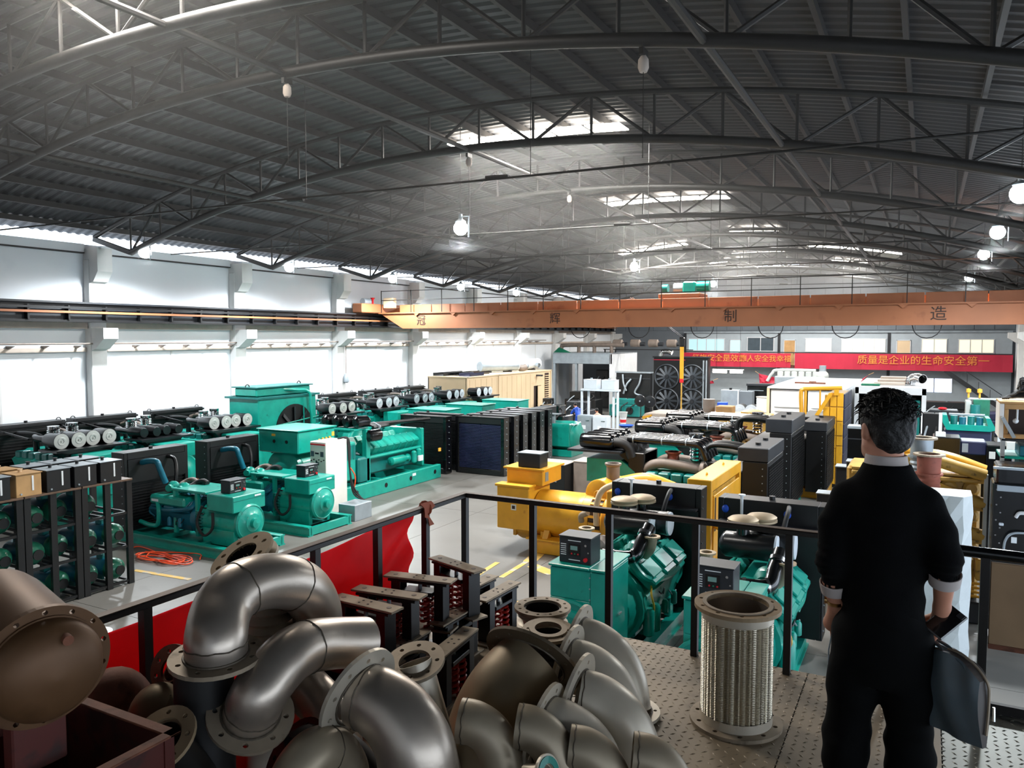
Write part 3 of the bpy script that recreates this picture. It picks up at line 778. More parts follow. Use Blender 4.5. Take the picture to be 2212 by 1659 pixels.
c4 = row_set('generator_set', 'fifth generator of the wall row, three pale blue-capped filters', 3, 'filter_cap_blue'); c4.location = (-20.98, 27.4, 0)
for y, lb in ((30.2, 'sixth generator of the wall row, three pale filter caps'), (33, 'seventh generator of the wall row, dark filters before the container')):
    dup(c4, (-20.98, y, 0), None, lb)

c5 = row_set('generator_set', 'eighth generator of the wall row, short one right in front of the beige container', 3, 'filter_cap_blue', short=True); c5.location = (-20.68, 35.4, 0)

# ---- green coolant tank unit standing in the row
t = thing('radiator_tank', 'tall green radiator housing with round fan opening standing in the wall row', 'radiator', (-21.6, 21.3, 0), world=True)
part(t, 'housing', MB().box(-22.4, -20.9, 19.75, 22.7, .4, 3.05, .04), 'teal')
part(t, 'top_tank', MB().box(-22.2, -21.1, 19.85, 22.6, 3.05, 3.36, .04), 'teal')
part(t, 'top_lip', MB().box(-22.5, -20.8, 19.65, 22.8, 2.98, 3.05).box(-22.3, -21.0, 19.8, 22.65, 3.36, 3.4), 'tealdark')
part(t, 'fan_opening', MB().cyl((-20.9, 21.5, 1.75), (-20.86, 21.5, 1.75), .95, n=32), 'black')
for k in range(8):
    a_ = k * PI / 4
    part(t, 'fan_blade', MB().bar((-20.84, 21.5, 1.75), (-20.84, 21.5 + .85 * math.cos(a_), 1.75 + .85 * math.sin(a_)), .22, .02, (.8, math.sin(a_) * .4, -math.cos(a_) * .4)), 'darkgrey')
part(t, 'guard_bar', MB().cyl((-20.8, 20.2, 1.95), (-20.8, 22.7, 2.15), .025, n=6).cyl((-20.8, 21.9, 1.0), (-20.8, 21.9, 2.6), .025, n=6), 'teal')
part(t, 'overflow_pipe', MB().tube(spline([(-21.4, 20.8, 3.3), (-20.9, 21.6, 3.22), (-20.7, 22.1, 3.1), (-20.66, 22.15, 2.4), (-20.66, 22.2, 1.4)]), .06, 8), 'teal')
for y in (19.9, 22.5): part(t, 'lifting_eye', MB().tube(arc((-21.6, y, 3.4), (0, 1, 0), (0, 0, 1), .09, 8, PI), .02, 6), 'black')
part(t, 'stand', MB().box(-22.3, -21.0, 19.8, 22.6, 0, .4, .02), 'black')
part(t, 'skirt_panel', MB().box(-20.9, -20.84, 20.3, 21.3, 1.0, 1.6, .02), 'black')

# ---- two small green generator sets nearest the platform, ends towards the aisle
def small_set(label):
    t = thing('generator_set', label, 'generator', group='small green generator sets beside the rack')
    frame_base(t, -2.2, 1.95, 1.55, .26, 'teal')
    part(t, 'drip_tray', MB().box(-2.1, 1.3, -.7, .7, .08, .12), 'tealdark')
    engine_v(t, -1.35, .1, .75, .42, 1.12, 'tealblue', 3)
    part(t, 'rocker_box', MB().box(-1.3, 0, -.55, -.1, .98, 1.22, .05), 'teal')
    part(t, 'name_plate', MB().box(-1.2, -.95, -.556, -.55, 1.06, 1.12), 'white_print')
    for i, x in enumerate((-.95, -.55)):
        part(t, 'turbocharger', MB().lathe((x, -.1, 1.36), (.3, -1, 0), [(.05, -.12), (.14, -.08), (.16, 0), (.12, .08), (.09, .1), (.09, .2)], 14), 'teal')
        part(t, 'air_elbow', MB().tube(spline([(x, .05, 1.34), (x + .05, .25, 1.44), (x + .25, .3, 1.5), (x + .4, .3, 1.45)], 4), .07, 10), 'rubber' if i else 'pipebrown')
    part(t, 'exhaust_outlet', MB().lathe((-.75, .35, 1.2), (0, 0, 1), [(.07, 0), (.07, .2), (.1, .28), (.14, .3), (.14, .32)], 14, cap=False), 'rust')
    part(t, 'mount_plate', MB().box(-.62, .62, -.42, .55, 1.36, 1.42, .01), 'teal')
    for x, y in ((-.5, -.38), (.3, -.38), (.3, .48)): part(t, 'plate_post', MB().bar((x, y, .3), (x, y, 1.36), .09), 'teal')
    alternator(t, .38, 1.66, .43, .72, 'teal')
    part(t, 'terminal_box', MB().box(.78, 1.68, -.52, .5, 1.02, 1.42, .02), 'teal')
    part(t, 'box_seam', MB().box(1.682, 1.686, -.5, .48, 1.3, 1.305), 'tealdark')
    part(t, 'rating_label', MB().box(1.682, 1.688, .15, .35, 1.33, 1.37), 'white_print')
    part(t, 'cable_loop', MB().tube(spline([(.6, -.5, 1.1), (.5, -.58, .7), (.75, -.6, .42), (1.0, -.56, .6), (1.0, -.53, .98)]), .035, 8), 'rubber')
    for i in range(7): part(t, 'louvre_slat', MB().cb((.42, -.45, .45 + i * .08), (.2, .06, .035), .005), 'tealdark')
    control_box(t, 1.15, -.02, 1.42, .5, .32, .3, PI / 2)
    radiator(t, -1.93, -.95, .95, .28, 2.28, .5)
    part(t, 'rear_cover', MB().box(-1.68, -1.66, -.85, .85, 1.5, 2.1), 'black')
    part(t, 'radiator_hose', MB().tube(spline([(-1.65, .3, 2.05), (-1.4, .3, 2.0), (-1.2, .2, 1.7), (-1.15, .1, 1.25)]), .05, 8), 'black')
    part(t, 'charge_air_pipe', MB().tube(spline([(-1.6, -.5, 2.0), (-1.3, -.5, 2.06), (-1.05, -.48, 2.05), (-1.0, -.45, 1.9), (-.98, -.3, 1.5)]), .075, 10), 'tealblue')
    part(t, 'lower_pipe', MB().tube(spline([(-1.6, -.6, .5), (-1.2, -.6, .45), (-.95, -.58, .5), (-.9, -.58, .85), (-1.05, -.5, 1.05)]), .055, 8), 'teal')
    return t
s1 = small_set('small green generator with coiled cable, nearest the black rack'); s1.location = (-16.0, 13.2, 0)
dup(s1, (-15.95, 15.7, 0), None, 'small green generator with dark hoses, in front of the white switch cabinet')

# ---- white switch cabinet with cables and a grey box
t = thing('switch_cabinet', 'tall white switch cabinet with meters and hanging black cables', 'cabinet', (-15.4, 17.2, 0), world=True)
part(t, 'body', MB().box(-15.72, -15.12, 16.78, 17.7, .05, 2.18, .015), 'offwhite')
part(t, 'plinth', MB().box(-15.68, -15.16, 16.82, 17.66, 0, .05), 'black')
for i, (x0, x1, z0, z1, m_) in enumerate([(-15.68, -15.56, 1.75, 1.9, 'windark'), (-15.52, -15.38, 1.82, 1.87, 'blackgloss'), (-15.32, -15.2, 1.75, 1.9, 'windark'), (-15.5, -15.38, 1.5, 1.6, 'blackgloss')]):
    part(t, 'meter', MB().box(x0, x1, 16.765, 16.78, z0, z1, .004), m_)
for i in range(6): part(t, 'switch_knob', MB().cyl((-15.66 + .095 * i, 16.78, 1.62 + .04 * (i % 2)), (-15.66 + .095 * i, 16.75, 1.62 + .04 * (i % 2)), .018, n=8), 'black')
part(t, 'header_strip', MB().box(-15.7, -15.14, 16.77, 16.78, 2.08, 2.12), 'red_print')
for i in range(3): part(t, 'cable', MB().tube(spline([(-15.3, 17.5, 2.2), (-15.15, 17.72 + .05 * i, 2.14), (-15.1, 17.8, 1.2), (-15.0, 17.85, .7 - .1 * i), (-14.85 + .08 * i, 18.1, .25), (-14.75, 17.95, .05), (-14.9, 17.8, .08)]), .025, 7), 'rubber')
part(t, 'orange_wire', MB().tube(spline([(-15.08, 17.8, 1.3), (-15.0, 17.92, 1.0), (-15.08, 17.92, .5)]), .02, 6), 'orange')
solo('steel_box', MB().box(-14.65, -14.05, 16.75, 17.5, 0, .46, .01).box(-14.5, -14.2, 17.0, 17.1, .46, .465), 'galv', 'small grey steel box on the floor beside the white cabinet', 'box')

# ---- large sixteen-cylinder set
t = thing('generator_set', 'largest green generator with row of black intake drums, beyond the white cabinet', 'generator', (-16.9, 20.5, 0), world=True)
for x in (-15.85, -17.95):
    b_ = MB().box(x - .09, x + .09, 16.72, 23.7, 0, .5, .02)
    rl = part(t, 'base_rail', b_, 'teal')
    if x > -16:
        for y in (18.9, 20.4, 21.8, 23.3): part(rl, 'lifting_hole', MB().cyl((x + .085, y, .27), (x + .096, y, .27), .08, n=14), 'black')
        part(rl, 'rating_plate', MB().box(x + .09, x + .096, 21.9, 22.1, .33, .42), 'white_print')
for y in (16.82, 18.6, 20.5, 22.3, 23.6): part(t, 'cross_member', MB().box(-17.9, -15.9, y - .08, y + .08, .05, .45), 'teal')
R90 = Matrix.Translation((-16.9, 0, 0)) @ Matrix.Rotation(-PI / 2, 4, 'Z')
part(t, 'stator_body', MB().lathe((-16.9, 17.0, 1.15), (0, 1, 0), [(.66, 0), (.72, .06), (.72, 1.6), (.7, 1.8)], 28), 'teal')
part(t, 'end_bell', MB().lathe((-16.9, 17.0, 1.15), (0, -1, 0), [(.72, 0), (.68, .1), (.4, .16), (.3, .24), (0, .26)], 24), 'teal')
part(t, 'terminal_box', MB().box(-17.75, -16.15, 16.75, 18.35, 1.75, 2.42, .03), 'teal')
part(t, 'box_lid', MB().box(-17.8, -16.1, 16.7, 18.4, 2.42, 2.46, .01), 'teal')
for p in ((-16.12, 17.6, 2.1), (-16.12, 17.75, 2.12), (-16.12, 17.9, 2.12), (-16.12, 18.05, 2.13)): part(t, 'indicator_lamp', MB().cyl(p, (p[0] + .04, p[1], p[2]), .035, n=8), 'yellow_print')
part(t, 'warning_sticker', MB().box(-16.148, -16.144, 18.2, 18.32, 2.15, 2.28), 'yellow_print')
part(t, 'warning_label', MB().box(-17.2, -17.05, 16.744, 16.75, 2.25, 2.32), 'yellow_print')
for x in (-17.1, -16.6): part(t, 'cable_gland', MB().cyl((x, 16.75, 2.1), (x, 16.73, 2.1), .05, n=10), 'black')
part(t, 'coupling_guard', MB().box(-17.5, -16.1, 18.7, 19.3, .6, 1.85, .05), 'teal')
for i in range(3): part(t, 'guard_window', MB().box(-16.1, -16.08, 18.78 + i * .17, 18.9 + i * .17, 1.3, 1.75), 'tealdark')
part(t, 'adaptor_housing', MB().box(-17.6, -16.0, 19.3, 19.9, .45, 1.3, .06), 'tealdark')
part(t, 'engine_block', MB().box(-17.5, -16.3, 19.9, 23.0, .6, 1.3, .06), 'tealdark')
part(t, 'upright_bracket', MB().box(-16.2, -16.0, 19.7, 19.9, .4, 2.2, .02), 'teal')
for s in (-1, 1):
    for i in range(8):
        T = Matrix.Translation((-16.9 + s * .48, 20.05 + i * .38, 1.5)) @ Matrix.Rotation(s * .6, 4, 'Y')
        part(t, 'rocker_cover', MB().box(-.24, .24, -.17, .17, -.18, .2, .04, T), 'teal')
    part(t, 'coolant_manifold', MB().cyl((-16.9 + s * .7, 19.9, 1.2), (-16.9 + s * .7, 23.0, 1.2), .06, n=8), 'teal')
part(t, 'cooler_drum', MB().lathe((-16.05, 21.0, .95), (0, 1, 0), [(.05, 0), (.15, .04), (.15, .75), (.1, .82), (.1, 1.0), (.14, 1.02)], 16), 'teal')
part(t, 'oil_filter', MB().lathe((-16.05, 22.4, .7), (0, 0, 1), [(.06, 0), (.1, .05), (.1, .4), (.05, .45)], 12).lathe((-16.05, 22.7, .75), (0, 0, 1), [(.06, 0), (.1, .05), (.1, .4), (.05, .45)], 12), 'teal')
part(t, 'canister', MB().box(-16.0, -15.92, 22.55, 22.8, .75, .95, .01), 'white')
part(t, 'filter_deck', MB().box(-17.7, -16.1, 19.2, 20.6, 2.18, 2.24, .01), 'teal')
for i in range(4):
    part(t, 'intake_drum', MB().lathe((-17.5 + i * .43, 19.35, 2.45), (.25, 1, 0), [(.12, 0), (.19, .05), (.2, .1), (.2, .48), (.12, .58)], 16), 'blackgloss')
part(t, 'intake_drum', MB().lathe((-15.95, 19.7, 1.98), (.1, 1, 0), [(.12, 0), (.19, .05), (.2, .1), (.2, .5), (.1, .62)], 16), 'blackgloss')
for i in range(4):
    part(t, 'intake_pipe', MB().cyl((-16.3 + i * .08, 20.1, 2.3 - i * .03), (-16.0 - i * .2, 23.3, 2.22 - i * .02), .06, n=8), 'black')
    part(t, 'pipe_clamp', MB().cyl((-16.3 + i * .08, 20.4, 2.295 - i * .03), (-16.29 + i * .07, 20.46, 2.294 - i * .03), .072, n=10), 'galv')
part(t, 'fan_stub', MB().cyl((-16.9, 23.0, 1.3), (-16.9, 23.4, 1.3), .3, n=16), 'black')
part(t, 'end_guard', MB().box(-17.6, -16.1, 23.0, 23.12, .5, 1.9, .03), 'teal')
part(t, 'hanging_tag', MB().box(-15.75, -15.7, 23.5, 23.62, 1.0, 1.12), 'yellow_print')

# ---- loose radiators standing one behind another
def loose_rad(label, core='black'):
    t = thing('radiator', label, 'radiator', group='loose black radiators standing in a line')
    b = 2.12; T = Matrix.Rotation(PI / 2, 4, 'Z')
    def q(mb): return mb.xf(T)
    z0, z1, th = .02, 2.2, .4
    part(t, 'side_channel', q(MB().box(-th / 2, th / 2, -b / 2, -b / 2 + .14, z0, z1, .01)), 'blackgloss')
    part(t, 'side_channel', q(MB().box(-th / 2, th / 2, b / 2 - .14, b / 2, z0, z1, .01)), 'blackgloss')
    part(t, 'top_tank', q(MB().box(-th / 2, th / 2, -b / 2 + .14, b / 2 - .14, z1 - .26, z1 - .02, .01).box(-th / 2 - .03, th / 2 + .03, -b / 2, b / 2, z1 - .03, z1, .005)), 'black')
    part(t, 'bottom_tank', q(MB().box(-th / 2, th / 2, -b / 2 + .14, b / 2 - .14, z0, z0 + .2, .01)), 'black')
    for s in (-1, 1):
        part(t, 'core', q(MB().box(-th * .3, th * .3, s * .02, s * (b / 2 - .14), z0 + .2, z1 - .26)), core)
    f = MB()
    for i in range(30):
        z = z0 + .22 + (z1 - z0 - .5) * i / 30
        f.box(-th * .42, -th * .3, -b / 2 + .14, b / 2 - .14, z, z + .025).box(th * .3, th * .42, -b / 2 + .14, b / 2 - .14, z, z + .025)
    part(t, 'fins', q(f), core, kind='stuff')
    bl = MB()
    for i in range(9):
        for s in (-1, 1): bl.cyl((0, s * b / 2, .2 + i * .23), (0, s * (b / 2 + .025), .2 + i * .23), .016, n=6)
    part(t, 'bolt_row', q(bl), 'galv')
    part(t, 'filler_neck', q(MB().cyl((0, .5, z1), (0, .5, z1 + .06), .06, n=10)), 'black')
    return t
r1 = loose_rad('front loose radiator with dark blue core facing the aisle', 'navy'); r1.location = (-14.78, 25.05, 0)
r2 = loose_rad('second loose radiator, right behind the blue-cored one'); r2.location = (-14.78, 25.85, 0)
for i, y in enumerate((26.6, 27.35, 28.1, 28.85)):
    dup(r2, (-14.78, y, 0), None, '%s loose black radiator behind the blue-cored one' % ORD[i + 2])
dup(r2, (-16.95, 24.45, 0), None, 'loose black radiator set apart left, behind the end of the largest green generator')
dup(r2, (-17.0, 25.4, 0), None, 'loose black radiator directly behind the one set apart left')

# ---- generators behind the loose radiators: only their green boxes and filters show
def hidden_set(x, y, lb):
    t = thing('generator_set', lb, 'generator', (x, y, 0), group='green generators half hidden behind the loose radiators')
    frame_base(t, -.9, 1.5, 1.4, .25, 'teal')
    alternator(t, -.7, 1.2, .5, .85, 'teal')
    part(t, 'terminal_box', MB().box(-.6, 1.35, -.6, .6, 1.35, 2.12, .03), 'teal')
    part(t, 'box_lid', MB().box(-.63, 1.38, -.63, .63, 2.12, 2.16, .01), 'teal')
    return t
h1 = hidden_set(-18.9, 27.4, 'green generator box showing between the nearest filters and the loose radiators')
dup(h1, (-18.8, 30.2, 0), None, 'green generator box behind the middle of the loose radiators')
dup(h1, (-18.5, 33.0, 0), None, 'green generator box behind the loose radiators, before the container door')


# ---------------------------------------------------------------- black rack with motors and tank boxes
XF = -14.66
def rack(y0, y1, lb):
    t = thing('storage_rack', lb, 'rack', (XF, (y0 + y1) / 2, 0), group='black steel racks at the left', world=True)
    ym = (y0 + y1) / 2
    for y in (y0 + .06, ym, y1 - .06):
        for x in (XF - .05, XF - 1.25): part(t, 'post', MB().box(x - .04, x + .04, y - .06, y + .06, 0, 2.2), 'black')
    for z in (.1, .84, 1.55):
        for x in (XF - .05, XF - 1.25): part(t, 'beam', MB().box(x - .025, x + .025, y0, y1, z - .05, z), 'black')
        for y in (y0 + .1, ym - .1, ym + .1, y1 - .1): part(t, 'cross_bar', MB().box(XF - 1.25, XF - .05, y - .02, y + .02, z - .04, z), 'darkgrey')
    part(t, 'top_deck', MB().box(XF - 1.32, XF + .02, y0, y1, 2.2, 2.24, .005), 'railtop')
    return t
for i, (a, b) in enumerate(((9.24, 10.33), (8.13, 9.22), (7.02, 8.11), (5.91, 7.0))):
    rack(a, b, 'black steel rack of shelves with motors, %s from its end at the orange cable' % ORD[i])
def motor():
    t = thing('motor', 'x', 'motor', group='motors lying on the rack shelves')
    part(t, 'body', MB().lathe((-.75, 0, .23), (1, 0, 0), [(.1, 0), (.18, .05), (.2, .12), (.2, .62), (.18, .66)], 18), 'tealblue')
    part(t, 'end_housing', MB().lathe((-.1, 0, .23), (1, 0, 0), [(.18, 0), (.225, .03), (.22, .13), (.16, .22), (.09, .25), (.08, .29), (0, .29)], 18), 'green', 'dark green rounded end housing')
    part(t, 'terminal_cover', MB().cb((-.4, 0, .45), (.2, .16, .1), .02), 'tealdark')
    for s in (-1, 1): part(t, 'foot', MB().box(-.6, -.2, s * .12 - .03, s * .12 + .03, 0, .1, .01), 'tealdark')
    part(t, 'shaft_flange', MB().cyl((.19, 0, .23), (.21, 0, .23), .1, n=14), 'black')
    return t
m0 = motor(); first = True
for zi, (z, zn) in enumerate(((.1, 'bottom'), (.84, 'middle'), (1.55, 'upper'))):
    for k in range(8):
        y = 10.06 - .555 * k
        if zi == 2 and k == 0: continue
        lb = 'dark motor on the %s shelf of the black racks, %s from the orange cable end' % (zn, ORD[k])
        p = (XF - .28 - .08 * ((k * 7 + zi * 3) % 3), y, z)
        if first: m0.location = p; m0['label'] = lb; first = False
        else: dup(m0, p, None, lb)
def tank_box(m, lb):
    t = thing('tank_box', lb, 'tank', group='square fuel tanks lined up on top of the racks')
    part(t, 'body', MB().box(-.23, .23, -.23, .23, 0, .42, .008), m)
    part(t, 'lid', MB().box(-.245, .245, -.245, .245, .42, .432), 'galv' if m == 'black' else m)
    part(t, 'filler_cap', MB().cyl((-.05, 0, .43), (-.05, 0, .48), .03, n=10).cyl((-.05, 0, .48), (-.05, 0, .495), .045, n=12), 'black' if m == 'black' else 'container')
    part(t, 'level_gauge', MB().box(.23, .24, .05, .085, .1, .38, .003), 'white_print')
    part(t, 'drain_plug', MB().cyl((.23, -.15, .06), (.25, -.15, .06), .018, n=8), 'galv')
    return t
tb = tank_box('black', 'black square tank with level gauge, front row, nearest the aisle end'); tb.location = (XF - .22, 9.86, 2.24)
for i, y in enumerate((9.32, 8.78)): dup(tb, (XF - .22, y, 2.24), None, 'black square tank, front row, %s from the aisle end' % ORD[i + 1])
tt = tank_box('wood', 'tan square tank standing in the front row among black ones'); tt.location = (XF - .22, 8.22, 2.24)
dup(tb, (XF - .22, 7.66, 2.24), None, 'black square tank at the left picture edge, beside the tan front tank')
for i, y in enumerate((9.86, 9.32, 8.78)): dup(tb, (XF - .95, y, 2.24), None, 'black square tank in the back row, %s from the aisle end' % ORD[i])
dup(tt, (XF - .95, 8.22, 2.24), None, 'tan square tank in the back row')
pts = []
rnd = random.Random(3)
c = (-15.587,11.815,0)
for i in range(46):
    a_ = i * .62; r_ = .42 + .2 * math.sin(i * 1.3)
    pts.append((c[0] + r_ * 1.25 * math.cos(a_) + .15 * math.sin(i * .4), c[1] + r_ * .72 * math.sin(a_) - .1, .03 + .012 * (i % 4)))
pts = [(-16.552,11.482,0.03), (-17.064,12.03,0.03), (-16.671,12.1,0.03)] + pts + [(-15.231,12.371,0.03), (-14.78,12.09,0.03)]
solo('orange_cable', MB().tube(spline(pts, 5), .016, 6), 'orange', 'orange cable lying in loose loops on the floor before the small generator', 'cable')

# ---------------------------------------------------------------- yellow generator set beyond the corner of the railing
YM = 'yellow'
t = thing('generator_set', 'yellow generator with tall terminal cabinet and yellow framed radiator', 'generator', (-6.3, 17.0, 0), world=True)
part(t, 'terminal_cabinet', MB().box(-9.2, -8.32, 16.3, 17.5, .52, 1.58, .02), YM)
part(t, 'cabinet_top', MB().box(-9.1, -8.1, 16.62, 17.7, 1.58, 1.96, .02).box(-9.16, -8.04, 16.56, 17.76, 1.96, 2.0), YM)
part(t, 'cabinet_edge', MB().box(-9.24, -8.28, 16.26, 16.62, 1.56, 1.62, .01), YM)
part(t, 'sticker', MB().box(-8.8, -8.66, 16.29, 16.3, 1.0, 1.14), 'white_print').parent
part(t, 'sticker_print', MB().box(-8.77, -8.69, 16.285, 16.29, 1.03, 1.11), 'ink')
part(t, 'side_label', MB().box(-8.1, -8.09, 16.75, 16.92, 1.68, 1.9), 'galv')
yc = 17.0
part(t, 'stator_body', MB().lathe((-8.35, yc, .86), (1, 0, 0), [(.5, 0), (.58, .06), (.58, 1.15), (.585, 1.16), (.585, 1.3), (.58, 1.3), (.58, 1.5)], 30), YM)
part(t, 'lower_bell', MB().lathe((-8.95, yc, .72), (1, 0, 0), [(.3, 0), (.5, .06), (.56, .2), (.56, .6)], 26), YM)
for i in range(14):
    a_ = PI * 1.45 + i * .14
    part(t, 'louvre', MB().cyl((-8.94, yc + .46 * math.cos(a_), .72 + .46 * math.sin(a_)), (-8.45, yc + .58 * math.cos(a_), .72 + .58 * math.sin(a_)), .016, n=5), 'yellowdirty')
part(t, 'vent_band', MB().lathe((-6.84, yc, .86), (1, 0, 0), [(.56, 0), (.56, .3)], 30, cap=False), 'ink')
for i in range(22): part(t, 'vent_rib', MB().bar((-6.84, yc + .57 * math.cos(i * PI / 11), .86 + .57 * math.sin(i * PI / 11)), (-6.54, yc + .57 * math.cos(i * PI / 11), .86 + .57 * math.sin(i * PI / 11)), .06, .04, (0, math.cos(i * PI / 11), math.sin(i * PI / 11))), YM)
part(t, 'coupling_housing', MB().lathe((-6.54, yc, .86), (1, 0, 0), [(.58, 0), (.62, .04), (.6, .3), (.45, .34), (.42, .5), (.62, .6), (.66, .75)], 26), YM)
part(t, 'skid', MB().box(-8.35, -3.6, 16.35, 17.65, 0, .33, .02).box(-8.4, -3.55, 16.3, 17.7, .33, .37), YM)
for x in (-8.0, -7.1, -6.2): part(t, 'foot_lug', MB().prism([(16.38, .37), (16.6, .37), (16.5, .55)], 0, x, x + .14), YM)
for x in (-8.85, -8.1): part(t, 'support_leg', MB().box(x, x + .08, 16.5, 16.58, .33, .5), YM)
part(t, 'engine_block', MB().box(-5.8, -4.4, 16.5, 17.5, .5, 1.35, .06), 'yellowdirty')
for i in range(4): part(t, 'rocker_cover', MB().box(-5.75 + i * .34, -5.47 + i * .34, 16.4, 16.75, 1.3, 1.5, .04), 'yellowdirty')
part(t, 'air_filter', MB().lathe((-6.75, 16.85, 1.46), (-.2, -1, 0), [(.28, -.9), (.36, -.86), (.37, -.02), (.34, 0), (.12, .01), (.1, .03), (0, .03)], 26), YM)
part(t, 'exhaust_riser', MB().lathe((-6.55, 17.3, 1.5), (0, 0, 1), [(.14, 0), (.16, .2), (.16, .6), (.2, .64), (.2, .68), (.15, .68), (.14, .3)], 16, cap=False), 'pipebrown')
part(t, 'control_housing', MB().box(-6.3, -5.3, 16.2, 16.7, 1.0, 1.72, .03), YM)
part(t, 'latch', MB().cyl((-5.55, 16.2, 1.3), (-5.55, 16.17, 1.3), .03, n=8), 'chrome')
part(t, 'side_hose', MB().tube(spline([(-6.55, 16.25, .9), (-6.5, 16.15, 1.4), (-6.35, 16.15, 1.75), (-6.0, 16.3, 1.9), (-5.5, 16.7, 1.9)]), .07, 10), 'container')
part(t, 'manifold_cover', MB().tube(spline([(-6.2, 17.0, 1.72), (-5.6, 17.0, 1.85), (-5.0, 17.0, 1.7)]), .22, 12), YM)
part(t, 'exhaust_bend', MB().tube(spline([(-6.9, 16.2, .95), (-6.88, 16.15, 1.1), (-6.7, 16.1, 1.2)]), .07, 10), 'flange')
part(t, 'radiator_frame', MB().box(-4.25, -3.75, 15.5, 15.62, .3, 2.3, .015).box(-4.25, -3.75, 18.2, 18.32, .3, 2.3, .015).box(-4.25, -3.75, 15.62, 18.2, 2.05, 2.3, .015).box(-4.25, -3.75, 15.62, 18.2, .3, .5, .015), YM)
part(t, 'radiator_core', MB().box(-4.12, -3.85, 15.62, 18.2, .5, 2.05), 'yellowdirty')
part(t, 'front_panel', MB().box(-3.78, -3.74, 15.7, 18.1, .6, 1.95, .01), YM)
part(t, 'lettering_strip', MB().box(-3.74, -3.735, 15.75, 15.85, 1.2, 1.9), 'ink')
for y in (16.1, 17.6): part(t, 'lifting_lug', MB().tube(arc((-4.0, y, 2.3), (0, 1, 0), (0, 0, 1), .05, 6, PI), .015, 5), YM)
part(t, 'water_pipe', MB().tube(spline([(-3.7, 15.7, 1.35), (-3.4, 15.5, 1.3), (-3.3, 15.5, 1.0), (-3.35, 15.6, .6)]), .08, 10), YM)
part(t, 'pipe_sleeve', MB().cyl((-3.3, 15.5, .95), (-3.3, 15.5, 1.1), .09, n=12), 'blue')
t = thing('control_case', 'dark grey control case on top of the yellow terminal cabinet', 'case', (-8.5, 16.95, 2.0), world=True)
part(t, 'body', MB().box(-8.82, -8.22, 16.7, 17.15, 2.0, 2.34, .01), 'darkgrey'); part(t, 'lid', MB().box(-8.84, -8.2, 16.68, 17.17, 2.34, 2.36), 'galv')
for i, (x, y, m_, h_) in enumerate(((-10.6, 22.6, 'black', 1.1), (-9.5, 23.2, 'pipebrown', 1.15))):
    t = thing('cabinet', ('black cabinet standing on the floor behind the yellow generator', 'brown-sided cabinet standing just behind the black one')[i], 'cabinet', (x, y, 0))
    part(t, 'body', MB().box(-.55, .5, -.3, .6, .03, h_, .01), m_); part(t, 'top', MB().box(-.57, .52, -.32, .62, h_, h_ + .02), 'ledge'); part(t, 'plinth', MB().box(-.5, .45, -.25, .55, 0, .03), 'black')
    part(t, 'handle', MB().cb((.2, -.31, h_ * .5), (.06, .02, .03)), 'chrome')

